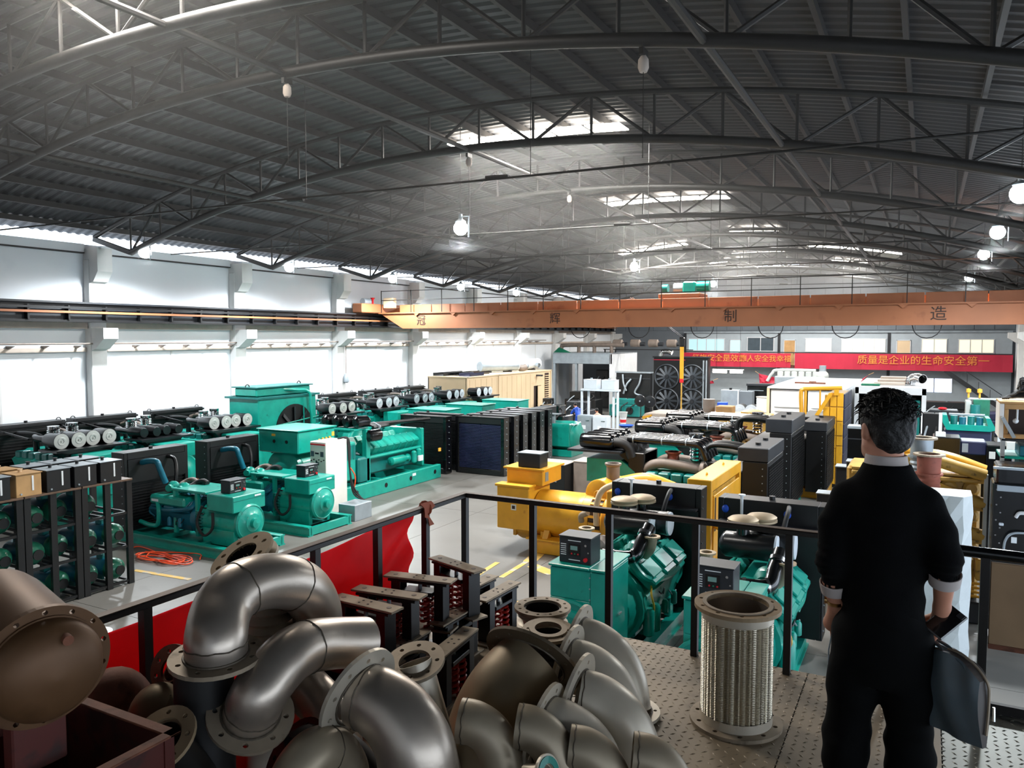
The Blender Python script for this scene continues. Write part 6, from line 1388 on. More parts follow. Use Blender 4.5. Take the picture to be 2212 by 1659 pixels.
# spring isolators
def isolator(lb):
    t = thing('spring_isolator', lb, 'spring mount', group='red spring isolators with steel plates on the platform')
    L, H = .44, .3
    part(t, 'top_plate', MB().box(-L / 2, L / 2, -.05, .05, H - .012, H, .002), 'flange')
    part(t, 'sub_plate', MB().box(-L / 2 + .03, L / 2 - .03, -.045, .045, H - .03, H - .018), 'rail')
    for s in (-1, 1):
        part(t, 'leg', MB().box(s * (L / 2 - .06), s * (L / 2 - .052), -.045, .045, .012, H - .03).box(s * (L / 2 - .11), s * (L / 2 - .06), -.045, -.038, .012, H - .03).box(s * (L / 2 - .11), s * (L / 2 - .06), .038, .045, .012, H - .03), 'black')
        part(t, 'plug', MB().cyl((s * (L / 2 - .06), 0, H), (s * (L / 2 - .06), 0, H + .002), .014, n=12), 'pipebrown')
    part(t, 'base_plate', MB().box(-L / 2, L / 2, -.06, .06, 0, .012), 'flange')
    part(t, 'spring_cap', MB().box(-.1, .1, -.05, .05, H - .1, H - .075, .003), 'black'); part(t, 'adjust_bolt', MB().cyl((0, 0, H - .08), (0, 0, H - .012), .012, n=8), 'galv')
    for x in (-.045, .045):
        for y in (-.022, .022): part(t, 'coil_spring', MB().coil((x, y, .02), (0, 0, 1), .026, .009, H - .13, 5, 6, 10), 'redspring')
    for x, y in ((-.03, .015), (.02, .02), (-.03, -.02), (.03, -.018)): part(t, 'bolt_hole', MB().cyl((x, y, H), (x, y, H + .0015), .007, n=8), 'ink')
    return t
i0 = isolator('spring isolator of the raised row, nearest the flanged U-bend pipe'); i0.location = (-2.6, 3.18, 3.485); i0.rotation_euler = (0, 0, -.05)
for k, (x, y, rz, z, lb) in enumerate(((-2.6, 3.38, .1, 3.485, 'spring isolator of the raised row, second from the U-bend pipe'), (-2.6, 3.68, .16, 3.485, 'spring isolator of the raised row, third from the U-bend pipe'), (-2.53, 3.97, -.3, 3.5, 'spring isolator of the raised row, tilted farthest one by the railing corner'),
    (-2.46, 3.3, PI / 2 + .02, 3.25, 'lower spring isolator turned lengthwise, nearest the flanged straight pipe'), (-2.44, 3.83, PI / 2, 3.25, 'lower spring isolator turned lengthwise, middle of its line'), (-2.42, 4.3, PI / 2 - .04, 3.25, 'lower spring isolator turned lengthwise, at the railing'), (-2.62, 4.35, PI / 2 - .04, 3.25, 'lower spring isolator almost hidden behind the tilted raised one'),
    (-2.22, 3.45, PI / 2 + .1, 3.25, 'spring isolator half hidden in the dark below the line, beside the big elbow'))): dup(i0, (x, y, z), rz, lb)
for k in range(4): solo('steel_channel', MB().box(-2.8, -2.58, 2.98 + k * .27, 3.2 + k * .27, ZP, ZP + .012).box(-2.8, -2.79, 2.98 + k * .27, 3.2 + k * .27, ZP, 3.48).box(-2.59, -2.58, 2.98 + k * .27, 3.2 + k * .27, ZP, 3.48).box(-2.8, -2.58, 2.98 + k * .27, 3.2 + k * .27, 3.47, 3.482), 'black', 'black channel block under the raised spring isolators, %s from the U-bend' % ORD[k], 'channel', 'channel blocks under the isolators')

# ---------------------------------------------------------------- pipe pieces
def pipe_piece(lb, pts, r, m='steel', th=.006, fl=(), seams=(), k=6, cat='pipe', nm='pipe_elbow', group=None, n=28):
    """fl: (at end 0/-1, R, holes[, normal]) flanges; seams: fractions along the pipe"""
    ps = spline(pts, k); N_ = len(ps)
    rs = r if not isinstance(r, (list, tuple)) else [r[0] + (r[1] - r[0]) * min(1, i / (N_ - 1) * 1.4) for i in range(N_)]
    z = min(p.z for p in ps)
    t = thing(nm, lb, cat, (ps[0].x, ps[0].y, z), group=group, world=True)
    part(t, 'tube', MB().pipe(ps, rs, th, n), m)
    r0 = rs if not isinstance(rs, list) else None
    for f in seams:
        i = max(1, min(N_ - 2, int(f * (N_ - 1)))); d = ps[i + 1] - ps[i - 1]
        rr_ = (r0 or rs[i])
        u, w, a = basis(d)
        part(t, 'weld_seam', MB().tube([ps[i] + (u * math.cos(g) + w * math.sin(g)) * (rr_ + .0005) + a * (.0025 * math.sin(g * 9)) for g in [2 * PI * q / 30 for q in range(30)]], .0028, 6, closed=True), 'weld')
    for e, R_, h_, *nn in fl:
        i = 0 if e == 0 else -1
        d = (ps[0] - ps[1]) if e == 0 else (ps[-1] - ps[-2])
        d = V(nn[0]) if nn and nn[0] else d.normalized()
        rr_ = r0 or rs[i]
        part(t, 'flange', MB().flange(ps[i] - d * .006, d, R_, rr_ - th, .016, h_, .010), nn[1] if len(nn) > 1 else 'flange')
        part(t, 'weld_ring', MB().tube([ps[i] - d * .008 + (basis(d)[0] * math.cos(g) + basis(d)[1] * math.sin(g)) * (rr_ + .003) for g in [2 * PI * q / 28 for q in range(28)]], .005, 6, closed=True), 'weld')
    return t
FL = 'flange'
pipe_piece('big shiny U-bend pipe with flanged lower end, topmost of the pile at left', [(-2.228,1.884,4.051), (*(-2.228,1.884,4.051)[:2], 4.12), (-2.282,1.955,4.179), (-2.299,2.029,4.223), (-2.297,2.133,4.235), (-2.288,2.261,4.209), (-2.299,2.398,4.135), (-2.349,2.522,4.015), (-2.401,2.6,3.892), (-2.427,2.632,3.745)], .109, fl=((0, .165, 8),), seams=(.08, .38, .62, .9), nm='pipe_bend')
pipe_piece('shiny elbow pipe with tilted flange, lying across below the U-bend', [(-2.128,1.945,3.829), (-2.079,1.932,3.91), (-2.07,1.986,3.965), (-2.068,2.069,4.003), (-2.079,2.178,4.004), (-2.074,2.303,3.975), (-2.038,2.479,3.927)], .101, fl=((0, .155, 8, (-0.486,0.249,-0.838)),), seams=(.1, .68), nm='pipe_elbow')
t = thing('flange_plate', 'dusty tan flange plate with eight holes resting on the railing behind the U-bend', 'flange', (-2.554,2.315,4.257), world=True)
nrm = (-0.156,-0.493,0.856)
part(t, 'front_ring', MB().flange((-2.542,2.299,4.266), nrm, .142, .07, .014, 8, .012), 'flangetan'); part(t, 'rear_ring', MB().flange(V((-2.542,2.299,4.266)) - V(nrm) * .045, nrm, .142, .07, .014, 8, .012), 'steelwhite')
part(t, 'sleeve', MB().pipe([V((-2.542,2.299,4.266)) - V(nrm) * .3, V((-2.542,2.299,4.266)) + V(nrm) * .005], .078, .008, 24), 'rail')
t = thing('bellows', 'shiny corrugated bellows standing inside the U-bend arch', 'pipe', (*(-2.486,2.377,3.807)[:2], ZP), world=True)
b0 = V((-2.486,2.377,3.807))
part(t, 'corrugation', MB().lathe((b0.x, b0.y, ZP), (0, 0, 1), [(.1, .0), (.1, .3)] + [(.1 + .02 * math.sin(PI * k / 2 + .3), .31 + .0105 * k) for k in range(56)] + [(.1, .92)], 28), 'steelwhite'); part(t, 'end_ring', MB().ring((b0.x, b0.y, ZP), (0, 0, 1), .14, .09, .014), FL)
pipe_piece('black pipe standing under the U-bend flange', [(*(-2.317,1.9,3.985)[:2], ZP), (*(-2.317,1.9,3.985)[:2], 3.7), (*(-2.317,1.9,3.985)[:2], 4.02)], .105, 'rubber', nm='pipe')
pipe_piece('slim flanged straight pipe leaning beside the spring isolators', [(-1.923,2.678,3.785), (-1.874,2.673,3.655), (-1.817,2.661,3.52), (-1.779,2.671,3.372), (-1.739,2.681,3.203)], .076, 'steelwhite', fl=((0, .132, 8, (0.029,-0.307,0.951)),), nm='pipe')
pipe_piece('large shiny elbow with white flange tilted to the left, centre of the pile', [(-1.886,2.258,3.827), (-1.804,2.267,3.814), (-1.718,2.276,3.771), (-1.654,2.282,3.691), (-1.628,2.289,3.587), (-1.618,2.287,3.483)], (.118, .15), fl=((0, .19, 10, (-0.948,0.078,0.308), 'steelwhite'), (-1, .185, 10)), seams=(.12,), nm='pipe_elbow', n=34)
pipe_piece('biggest dusty brown elbow with wide dark flange, centre of the pile', [(-1.591,3.157,3.682), (-1.627,3.077,3.621), (-1.658,2.998,3.546), (-1.686,2.953,3.433), (-1.69,2.918,3.293), (-1.685,2.909,3.125)], (.162, .212), 'steelbeige', fl=((0, .24, 12, (0.053,0.812,0.582), 'darkflange'),), nm='pipe_elbow', n=36)
WL = ['farthest of four pale elbows with white flanges standing on the tread plate', 'second farthest of four pale elbows with white flanges', 'third of four pale elbows with white flanges, with dark scratches', 'nearest of four pale elbows with white flanges']
for lb, pts, R_ in zip(WL, ([(-1.592,3.696,3.579), (-1.508,3.718,3.563), (-1.419,3.727,3.506), (-1.355,3.721,3.413), (-1.315,3.687,3.272)], [(-1.524,3.414,3.575), (-1.439,3.436,3.561), (-1.35,3.446,3.51), (-1.287,3.44,3.425), (-1.247,3.407,3.295)],
        [(-1.355,3.139,3.56), (-1.269,3.173,3.539), (-1.179,3.195,3.476), (-1.125,3.206,3.379), (-1.1,3.2,3.278)], [(-1.38,2.852,3.547), (-1.305,2.869,3.537), (-1.227,2.885,3.489), (-1.173,2.886,3.408), (-1.148,2.867,3.266)]), (.2, .2, .205, .19)):
    pipe_piece(lb, pts, .13, 'steelwhite', fl=((0, R_, 8, (-0.984,-0.038,0.175), 'steelwhite'), (-1, .175, 8, (0, 0, -1), 'steelwhite')), seams=(.06,), nm='pipe_elbow', group='pale elbows with white flanges')
EL = ['leftmost of four plain dusty elbows at the front of the pile', 'second from left of four plain dusty elbows at the front', 'third from left of four plain dusty elbows at the front', 'rightmost of four plain dusty elbows at the front']
for lb, pts in zip(EL, ([(-1.64,2.593,3.633), (-1.576,2.615,3.624), (-1.516,2.633,3.582), (-1.476,2.638,3.505), (-1.458,2.628,3.383), (-1.448,2.611,3.221)],
        [(-1.424,2.685,3.62), (-1.362,2.707,3.612), (-1.303,2.724,3.57), (-1.264,2.729,3.494), (-1.246,2.719,3.373), (-1.237,2.701,3.212)],
        [(-1.221,2.756,3.55), (-1.159,2.777,3.542), (-1.102,2.794,3.501), (-1.063,2.798,3.425), (-1.047,2.787,3.306), (-1.038,2.77,3.147)],
        [(-0.99,2.856,3.531), (-0.929,2.877,3.523), (-0.873,2.893,3.482), (-0.836,2.897,3.407), (-0.82,2.886,3.289), (-0.812,2.867,3.131)])):
    t = pipe_piece(lb, pts, .088, 'steelbeige2', seams=(.09,), nm='pipe_elbow', group='plain dusty elbows at the front of the pile')

t = thing('flanged_bellows', 'flanged bellows standing upright behind the biggest elbow', 'pipe', (*(-1.848,3.793,3.691)[:2], ZP), world=True)
c = V((-1.848,3.793,3.691))
part(t, 'top_flange', MB().flange((c.x, c.y, c.z - .01), (0, 0, 1), .158, .105, .018, 12, .009), FL); part(t, 'liner', MB().pipe([(c.x, c.y, c.z - .2), (c.x, c.y, c.z - .004)], .1, .006, 26), 'rail')
part(t, 'corrugation', MB().lathe((c.x, c.y, ZP), (0, 0, 1), [(.12, 0), (.12, .1)] + [(.125 + .018 * math.sin(PI * k / 2 + .3), .1 + .0105 * k) for k in range(32)], 28, cap=False), 'steelwhite'); part(t, 'bottom_flange', MB().flange((c.x, c.y, ZP), (0, 0, 1), .158, .105, .016, 12, .009), FL)
t = thing('flanged_bellows', 'second flanged bellows, lower and half hidden by the biggest elbow flange', 'pipe', (*(-1.69,3.536,3.676)[:2], ZP), world=True)
c = V((-1.69,3.536,3.676))
part(t, 'top_flange', MB().flange((c.x, c.y, c.z - .01), (.05, -.08, 1), .135, .075, .018, 8, .009), FL); part(t, 'top_step', MB().ring((c.x, c.y, c.z + .006), (.05, -.08, 1), .1, .07, .01, 26), FL)
part(t, 'corrugation', MB().lathe((c.x, c.y, ZP), (0, 0, 1), [(.09, 0)] + [(.095 + .012 * (k % 2), .02 + .02 * k) for k in range(int((c.z - ZP) / .02) - 1)], 24, cap=False), 'rubber')
pipe_piece('dusty short elbow at the bottom edge between box and large elbow', [(-1.936,1.943,3.611), (-1.923,1.976,3.665), (-1.919,2.048,3.689), (-1.929,2.153,3.642), (-1.918,2.21,3.548), (-1.904,2.21,3.441)], .088, 'steelbeige2', seams=(.5,), nm='pipe_elbow')
pipe_piece('dark elbow with black flange behind the dusty short elbow', [(-2.119,2.159,3.556), (-2.091,2.232,3.565), (-2.025,2.32,3.501), (-1.94,2.358,3.389)], .1, 'rubber', fl=((0, .16, 8, (-0.277,-0.699,0.659), 'rail'),), nm='pipe_elbow')
pipe_piece('dim grey pipe lying in the gap below the crossing elbow', [(-2.384,2.479,3.664), (-2.232,2.443,3.61), (-2.11,2.389,3.523), (-2.096,2.384,3.331)], .1, 'steel', nm='pipe')
t = thing('flange_plate', 'teal faced flange disc at the bottom edge among the dusty elbows', 'flange', (-1.219,2.53,3.562), world=True)
part(t, 'ring', MB().flange((-1.225,2.549,3.544), (0.93,-0.155,0.334), .07, .035, .012, 8, .006), 'steelwhite'); part(t, 'face', MB().ring(V((-1.225,2.549,3.544)) + V((0.93,-0.155,0.334)) * .013, (0.93,-0.155,0.334), .062, .036, .003, 24), 'teal'); part(t, 'neck', MB().pipe([V((-1.225,2.549,3.544)) - V((0.93,-0.155,0.334)) * .1, (-1.225,2.549,3.544)], .036, .004, 16), 'steelwhite')

# rusty vessel resting on the red box at the left
t = thing('pressure_vessel', 'rusty brown vessel with dished end and bolted rim at the left edge', 'vessel', (*(-2.594,1.428,4.078)[:2], 3.9), world=True)
n0 = V((0.972,-0.202,-0.121)); c0 = V((-2.187,1.26,4.246))
part(t, 'shell', MB().lathe(c0 - n0 * .52, n0, [(.1, 0), (.15, .05), (.155, .1), (.155, .5)], 40), 'vessel')
part(t, 'rim_flange', MB().flange(c0 - n0 * .045, n0, .182, .15, .018, 14, .008), 'vessel'); part(t, 'dished_end', MB().lathe(c0 - n0 * .01, n0, [(.15, -.03), (.15, .01), (.143, .03), (.12, .055), (.075, .075), (0, .082)], 40), 'vessel')
part(t, 'nozzle', MB().cyl(V((-2.156,1.284,4.351)) - n0 * .03, V((-2.156,1.284,4.351)) + n0 * .05, .015, n=12), 'rust')
for q in (.12, .42): part(t, 'saddle', MB().cb((*(c0 - n0 * q)[:2], 4.0), (.05, .16, .16), .005), 'redbox')
for p in ((-2.97,1.632,4.209), (-3.082,1.63,4.222)):
    t = thing('pipe_stub', 'small rust brown capped stub above the vessel, %s one' % ('right' if p == (-2.97,1.632,4.209) else 'left'), 'pipe', (p[0], p[1], p[2] - .05), group='rusty stubs above the vessel', world=True)
    part(t, 'stub', MB().cyl(V(p) - V((.09, .03, .02)), p, .035, n=14), 'rustred'); part(t, 'cap_flange', MB().cyl(p, V(p) + V((.016, .004, .004)), .042, n=16), 'rust'); part(t, 'stand_pipe', MB().cyl((p[0] - .06, p[1] - .02, ZP), (p[0] - .06, p[1] - .02, p[2]), .03, n=10), 'rust')
t = thing('steel_trough', 'open red brown steel box with parts inside, lower left corner', 'box', (-2.4, 1.4, ZP), world=True)
X0, X1, Y0, Y1, ZR = -2.72, -2.11, .75, 1.6, 3.92
part(t, 'right_side', MB().box(X1 - .012, X1, Y0, Y1, ZP, ZR), 'redbox'); part(t, 'far_side', MB().box(X0, X1, Y1 - .012, Y1, ZP, ZR), 'redbox'); part(t, 'left_side', MB().box(X0, X0 + .012, Y0, Y1, ZP, ZR), 'redbox'); part(t, 'near_side', MB().box(X0, X1, Y0, Y0 + .012, ZP, ZR), 'redbox'); part(t, 'bottom', MB().box(X0, X1, Y0, Y1, 3.55, 3.57), 'redbox')
for a, b in (((X1 - .02, Y0), (X1 + .02, Y1 + .02)), ((X0, Y1 - .02), (X1 + .02, Y1 + .02))): part(t, 'rim_angle', MB().box(a[0], b[0], a[1], b[1], ZR, ZR + .008, .002), 'rust')
for x, y in ((X1 - .03, Y1 - .03),): part(t, 'corner_angle', MB().box(x, x + .035, y, y + .035, ZP, ZR), 'redbox')
t = thing('pipe_clamp', 'pale worn steel fitting lying inside the red brown box', 'fitting', (-2.32, 1.3, 3.57), world=True)
part(t, 'body', MB().tube(spline([(-2.45, 1.32, 3.62), (-2.38, 1.36, 3.78), (-2.28, 1.34, 3.8), (-2.2, 1.3, 3.68), (-2.18, 1.26, 3.6)]), .045, 12), 'flange'); part(t, 'collar', MB().ring((-2.3, 1.34, 3.74), (1, 0, .1), .075, .045, .03, 20), FL); part(t, 'threaded_rod', MB().cyl((-2.42, 1.2, 3.6), (-2.15, 1.38, 3.78), .012, n=8), 'steelwhite')
t = thing('flange_plate', 'worn pale flange ring leaning against the red brown box', 'flange', (*(-2.235,1.66,3.834)[:2], ZP), world=True)
nn = (0.059,-0.574,0.817)
part(t, 'ring', MB().flange((-2.255,1.672,3.827), nn, .122, .075, .014, 8, .009), 'flangetan'); part(t, 'inner_step', MB().ring(V((-2.255,1.672,3.827)) + V(nn) * -.012, nn, .085, .068, .014, 28), 'flange'); part(t, 'pipe', MB().pipe([(-2.255,1.672,3.827), V((-2.255,1.672,3.827)) - V(nn) * .25, (*(V((-2.255,1.672,3.827)) - V(nn) * .4)[:2], ZP + .2)], .074, .008, 24), 'rail')
pipe_piece('dark rust brown elbow in the shadow behind the red box', [(-2.838,1.779,3.664), (-2.833,1.846,3.767), (-2.819,1.91,3.762), (-2.769,1.929,3.65), (-2.745,1.924,3.389)], .1, 'rust', nm='pipe_elbow')
pipe_piece('small grey elbow end between red cloth and black pipe', [(-2.59,1.856,3.672), (-2.592,1.885,3.76), (-2.583,1.923,3.765), (-2.529,1.948,3.7), (-2.499,1.95,3.484)], .085, 'steelbeige', nm='pipe_elbow')
t = thing('flange_plate', 'dark red brown disc, red light put into its colour, on edge behind the black standing pipe', 'flange', (*(-2.598,1.98,3.877)[:2], ZP), world=True)
part(t, 'disc', MB().flange((-2.593,1.983,3.881), (0.158,-0.938,0.31), .1, .05, .014, 8, .009), 'rust'); part(t, 'neck', MB().pipe([(-2.602,1.99,3.876), V((-2.593,1.983,3.881)) + V((.0, .1, -.1)), (*(-2.716,2.083,3.816)[:2], ZP)], .05, .006, 18), 'rust')  # red light falling on the dark disc is put into its brown colour

# braided flexible pipe standing on the platform
bx, by = -.8, 3.885
t = thing('braided_pipe', 'steel braided flexible pipe standing upright between two flanges', 'pipe', (bx, by, ZP), world=True)
part(t, 'bottom_flange', MB().flange((bx, by, ZP), (0, 0, 1), .228, .16, .018, 10, .012), 'flange'); part(t, 'bottom_collar', MB().lathe((bx, by, ZP + .018), (0, 0, 1), [(.178, 0), (.178, .045)], 48, cap=False), 'steelwhite')
nc, nr = 40, 58; mb = MB(); vs = []; A_, B_ = nc * 4, nr * 4
for j in range(B_ + 1):
    for i in range(A_):
        g = 2 * PI * i / A_; col = i / 4.0; ph = (int(col) * 37 % 11) / 11
        rr_ = .168 + .0085 * abs(math.sin(PI * (col % 1))) ** .6 * (.2 + .8 * abs(math.sin(PI * (j / 4 + ph))))
        vs.append((bx + rr_ * math.cos(g), by + rr_ * math.sin(g), ZP + .055 + .5 * j / B_))
part(t, 'braid', mb.add(vs, [(j * A_ + i, j * A_ + (i + 1) % A_, (j + 1) * A_ + (i + 1) % A_, (j + 1) * A_ + i) for j in range(B_) for i in range(A_)]), 'braid', 'braided shiny steel sleeve')
part(t, 'liner', MB().pipe([(bx, by, ZP + .02), (bx, by, 3.84)], .158, .004, 40), 'steel'); part(t, 'top_collar', MB().lathe((bx, by, 3.79), (0, 0, 1), [(.176, 0), (.178, .05)], 48, cap=False), 'steelwhite')
part(t, 'top_flange', MB().flange((bx, by, 3.84), (0, 0, 1), .212, .155, .02, 10, .011), 'flangetan'); part(t, 'raised_face', MB().ring((bx, by, 3.858), (0, 0, 1), .172, .152, .008, 44), 'flange')


# ---------------------------------------------------------------- people
def grid_surface(f, lo, hi, h):
    """closed surface of a distance field by surface nets"""
    n = [int((hi[i] - lo[i]) / h) + 2 for i in range(3)]
    ax = [lo[i] + h * np.arange(n[i]) for i in range(3)]
    X, Y, Z = np.meshgrid(*ax, indexing='ij')
    D = f(X, Y, Z).astype(np.float64); S = D < 0
    c = np.zeros([k - 1 for k in n]); px = np.zeros_like(c); py = np.zeros_like(c); pz = np.zeros_like(c)
    def sl(o): return tuple(slice(o[i], n[i] - 1 + o[i]) for i in range(3))
    for a in range(3):
        for u in (0, 1):
            for w in (0, 1):
                o = [0, 0, 0]; o[(a + 1) % 3] = u; o[(a + 2) % 3] = w; q = list(o); q[a] = 1
                d0, d1 = D[sl(o)], D[sl(q)]; m = (d0 < 0) != (d1 < 0)
                t = np.where(m, d0 / np.where(m, d0 - d1, 1), 0)
                c += m; e = [o[0] * m, o[1] * m, o[2] * m]; e[a] = e[a] + t
                px += e[0]; py += e[1]; pz += e[2]
    act = c > 0; idx = -np.ones(c.shape, int); idx[act] = np.arange(act.sum())
    I = np.argwhere(act); cc = c[act]
    vs = np.stack([lo[0] + h * (I[:, 0] + px[act] / cc), lo[1] + h * (I[:, 1] + py[act] / cc), lo[2] + h * (I[:, 2] + pz[act] / cc)], 1)
    fs = []
    for a in range(3):
        b, d = (a + 1) % 3, (a + 2) % 3
        s0 = [slice(1, n[i] - 1) for i in range(3)]; s1 = list(s0); s0[a] = slice(0, n[a] - 1); s1[a] = slice(1, n[a])
        A0, A1 = S[tuple(s0)], S[tuple(s1)]
        for m, fl_ in ((A0 & ~A1, False), (~A0 & A1, True)):
            J = np.argwhere(m)
            if not len(J): continue
            J = J + np.array([0 if i == a else 1 for i in range(3)])
            def g(db, dd):
                K = J.copy(); K[:, b] -= db; K[:, d] -= dd; return idx[K[:, 0], K[:, 1], K[:, 2]]
            q = np.stack([g(1, 1), g(0, 1), g(0, 0), g(1, 0)], 1)
            fs.append(q[:, ::-1] if fl_ else q)
    mb = MB(); mb.add([tuple(p) for p in vs], [tuple(int(i) for i in r) for r in np.concatenate(fs)], True)
    return mb
def smin(a, b, k):
    h_ = np.clip(.5 + .5 * (b - a) / k, 0, 1); return b + (a - b) * h_ - k * h_ * (1 - h_)
def cone(X, Y, Z, p, q, r0, r1):
    d = np.array(q, float) - np.array(p, float); L = d @ d
    t = np.clip(((X - p[0]) * d[0] + (Y - p[1]) * d[1] + (Z - p[2]) * d[2]) / L, 0, 1)
    return np.sqrt((X - p[0] - t * d[0]) ** 2 + (Y - p[1] - t * d[1]) ** 2 + (Z - p[2] - t * d[2]) ** 2) - (r0 + (r1 - r0) * t)
def chain(X, Y, Z, pts, rs, k=.02):
    d = None
    for i in range(len(pts) - 1):
        e = cone(X, Y, Z, pts[i], pts[i + 1], rs[i], rs[i + 1]); d = e if d is None else smin(d, e, k)
    return d
def ell(X, Y, Z, c, r):
    k = np.sqrt(((X - c[0]) / r[0]) ** 2 + ((Y - c[1]) / r[1]) ** 2 + ((Z - c[2]) / r[2]) ** 2); return (k - 1) * min(r)
def loft(X, Y, Z, zs, a, b, cx, cy):
    A_, B_, U, W_ = (np.interp(Z, zs, v) for v in (a, b, cx, cy))
    d = (np.sqrt(((X - U) / A_) ** 2 + ((Y - W_) / B_) ** 2) - 1) * np.minimum(A_, B_)
    return np.maximum(d, np.maximum(zs[0] - Z, Z - zs[-1]))
def wob(X, Y, Z, s, a): return a * (np.sin(X * s + 1.3 * np.sin(Z * s * .7)) * np.sin(Y * s * 1.1 + Z * s * .6) + .6 * np.sin(Z * s * 1.7 + X * s * .4))

MAN = (-.112, 3.06, ZP)
pm = thing('person', 'man in black sweater seen from behind, hand in pocket, holding phone and grey bag', 'person', MAN)
LE, LC, LW = (-.172, -.045, 1.13), (-.164, .0, 1.03), (-.158, .035, .92)
RE, RC, RW = (.19, -.045, 1.19), (.192, -.02, 1.12), (.188, .03, .99)
HY = math.radians(33)
HC_ = (-.012, .025, 1.615)
def head_xyz(X, Y, Z):
    x, y = X - HC_[0], Y - HC_[1]; c, s = math.cos(-HY), math.sin(-HY)
    return x * c - y * s, x * s + y * c, Z - HC_[2]
FING = []
hc = V((.150, .06, .885))
for i, (dx, ln) in enumerate(((.0, .9), (.0, 1.0), (.0, .95), (.0, .78))):
    b_ = V((.185 - .004 * i, .07 - .024 * i, .9))
    FING.append(([b_, b_ + V((-.012, .004, -.034 * ln)), b_ + V((-.042, .006, -.045 * ln)), b_ + V((-.056, .004, -.024 * ln))], [.0098, .0092, .0085, .0075]))
FING.append(([V((.168, .085, .94)), V((.141, .1, .92)), V((.121, .097, .897)), V((.111, .09, .883))], [.012, .0105, .0095, .008]))
LF = []
for i in range(4): b_ = V((-.165 + .016 * i - .01, .055 + .008 * i, .845)); LF.append(([b_, b_ + V((.004, .006, -.04)), b_ + V((.008, .008, -.07)), b_ + V((.01, .006, -.092))], [.0095, .009, .0082, .007]))
LF.append(([V((-.148, .075, .885)), V((-.13, .085, .855)), V((-.122, .085, .825)), V((-.12, .08, .81))], [.012, .0105, .009, .008]))
def skin(X, Y, Z):
    x, y, z = head_xyz(X, Y, Z)
    d = ell(x, y, z, (0, -.012, .03), (.074, .094, .098))
    d = smin(d, ell(x, y, z, (0, .03, -.035), (.058, .066, .078)), .03)
    d = smin(d, cone(x, y, z, (0, .068, -.09), (0, .05, -.075), .026, .035), .03)
    for s in (-1, 1):
        d = smin(d, cone(x, y, z, (s * .05, .01, -.06), (s * .02, .068, -.09), .02, .02), .025)
        d = np.minimum(d, np.maximum(ell(x, y, z, (s * .08, -.012, -.002), (.014, .021, .033)), -ell(x, y, z, (s * .096, -.002, 0), (.012, .012, .02))))
        d = np.maximum(d, -ell(x, y, z, (s * .031, .094, .008), (.016, .012, .009)))
    d = smin(d, cone(x, y, z, (0, .094, .012), (0, .108, -.022), .009, .015), .012)
    d = smin(d, cone(x, y, z, (-.018, .085, -.055), (.018, .085, -.055), .008, .008), .01)
    d = smin(d, chain(X, Y, Z, [(0, -.01, 1.44), (-.005, .005, 1.52), (-.01, .02, 1.58)], [.06, .054, .055]), .03)
    d = smin(d, loft(X, Y, Z, [.9, 1.1, 1.3, 1.4, 1.43], [.12, .11, .12, .08, .055], [.075, .075, .075, .06, .045], [0] * 5, [0] * 5), .03)
    arm = np.minimum(chain(X, Y, Z, [(-.13, 0, 1.34), LE, LC, LW], [.034, .034, .038, .027]), chain(X, Y, Z, [(.13, 0, 1.34), RE, RC, RW], [.034, .034, .038, .027]))
    d = smin(d, arm, .03)
    d = smin(d, chain(X, Y, Z, [LW, (-.172, .06, .86)], [.027, .036]), .02)
    d = smin(d, smin(cone(X, Y, Z, RW, (.175, .06, .92), .027, .026), cone(X, Y, Z, (.185, .075, .92), (.176, .005, .915), .018, .015), .02), .015)
    return d
def hands(F_):
    def f(X, Y, Z):
        d = None
        for pts, rs in F_:
            e = chain(X, Y, Z, [tuple(p) for p in pts], rs, .004); d = e if d is None else np.minimum(d, e)
        return d
    return f
body = grid_surface(skin, (-.3, -.16, .8), (.3, .2, 1.76), .0065)
for F_, lo, hi in ((FING, (.08, -.04, .82), (.23, .14, .97)), (LF, (-.21, .02, .73), (-.09, .13, .92))):
    hm = grid_surface(hands(F_), lo, hi, .0028); body.add(hm.v, hm.f, True)
part(pm, 'body', body, 'skin')
ex = MB()
for s in (-1, 1):
    c, s_ = math.cos(HY), math.sin(HY); x, y, z = s * .031, .082, .008
    part(pm, 'eye', MB().ball((HC_[0] + x * c - y * s_, HC_[1] + x * s_ + y * c, HC_[2] + z), .012, 10, 7), 'white_print')
def sweater(X, Y, Z):
    d = loft(X, Y, Z, [.9, .97, 1.05, 1.15, 1.26, 1.33, 1.385, 1.435, 1.472, 1.497], [.138, .136, .134, .14, .152, .157, .143, .112, .09, .079], [.116, .112, .106, .11, .116, .112, .1, .086, .08, .074], [0] * 10, [0, 0, 0, -.005, -.01, -.012, -.012, -.01, -.006, -.002])
    d = smin(d, chain(X, Y, Z, [(-.125, -.01, 1.36), (-.162, -.03, 1.26), LE, LC], [.062, .055, .05, .046], .03), .035)
    d = smin(d, chain(X, Y, Z, [(.125, -.01, 1.36), (.165, -.03, 1.27), RE, RC], [.062, .055, .05, .046], .03), .035)
    d = d + wob(X, Y, Z, 38, .0028) * (Z < 1.3) + .003 * np.sin(Z * 190) * np.exp(-((np.abs(X) - .21) / .05) ** 2) * (Z < 1.2)
    d = np.maximum(d, -ell(X, Y, Z, (-.004, .004, 1.53), (.064, .06, .045)))
    d = np.maximum(d, -(np.minimum(np.maximum(cone(X, Y, Z, LC, LW, .043, .03), 0 * X - 1), cone(X, Y, Z, RC, RW, .043, .03))))
    return d
part(pm, 'sweater', grid_surface(sweater, (-.32, -.17, .88), (.32, .16, 1.53), .0075), 'sweater')
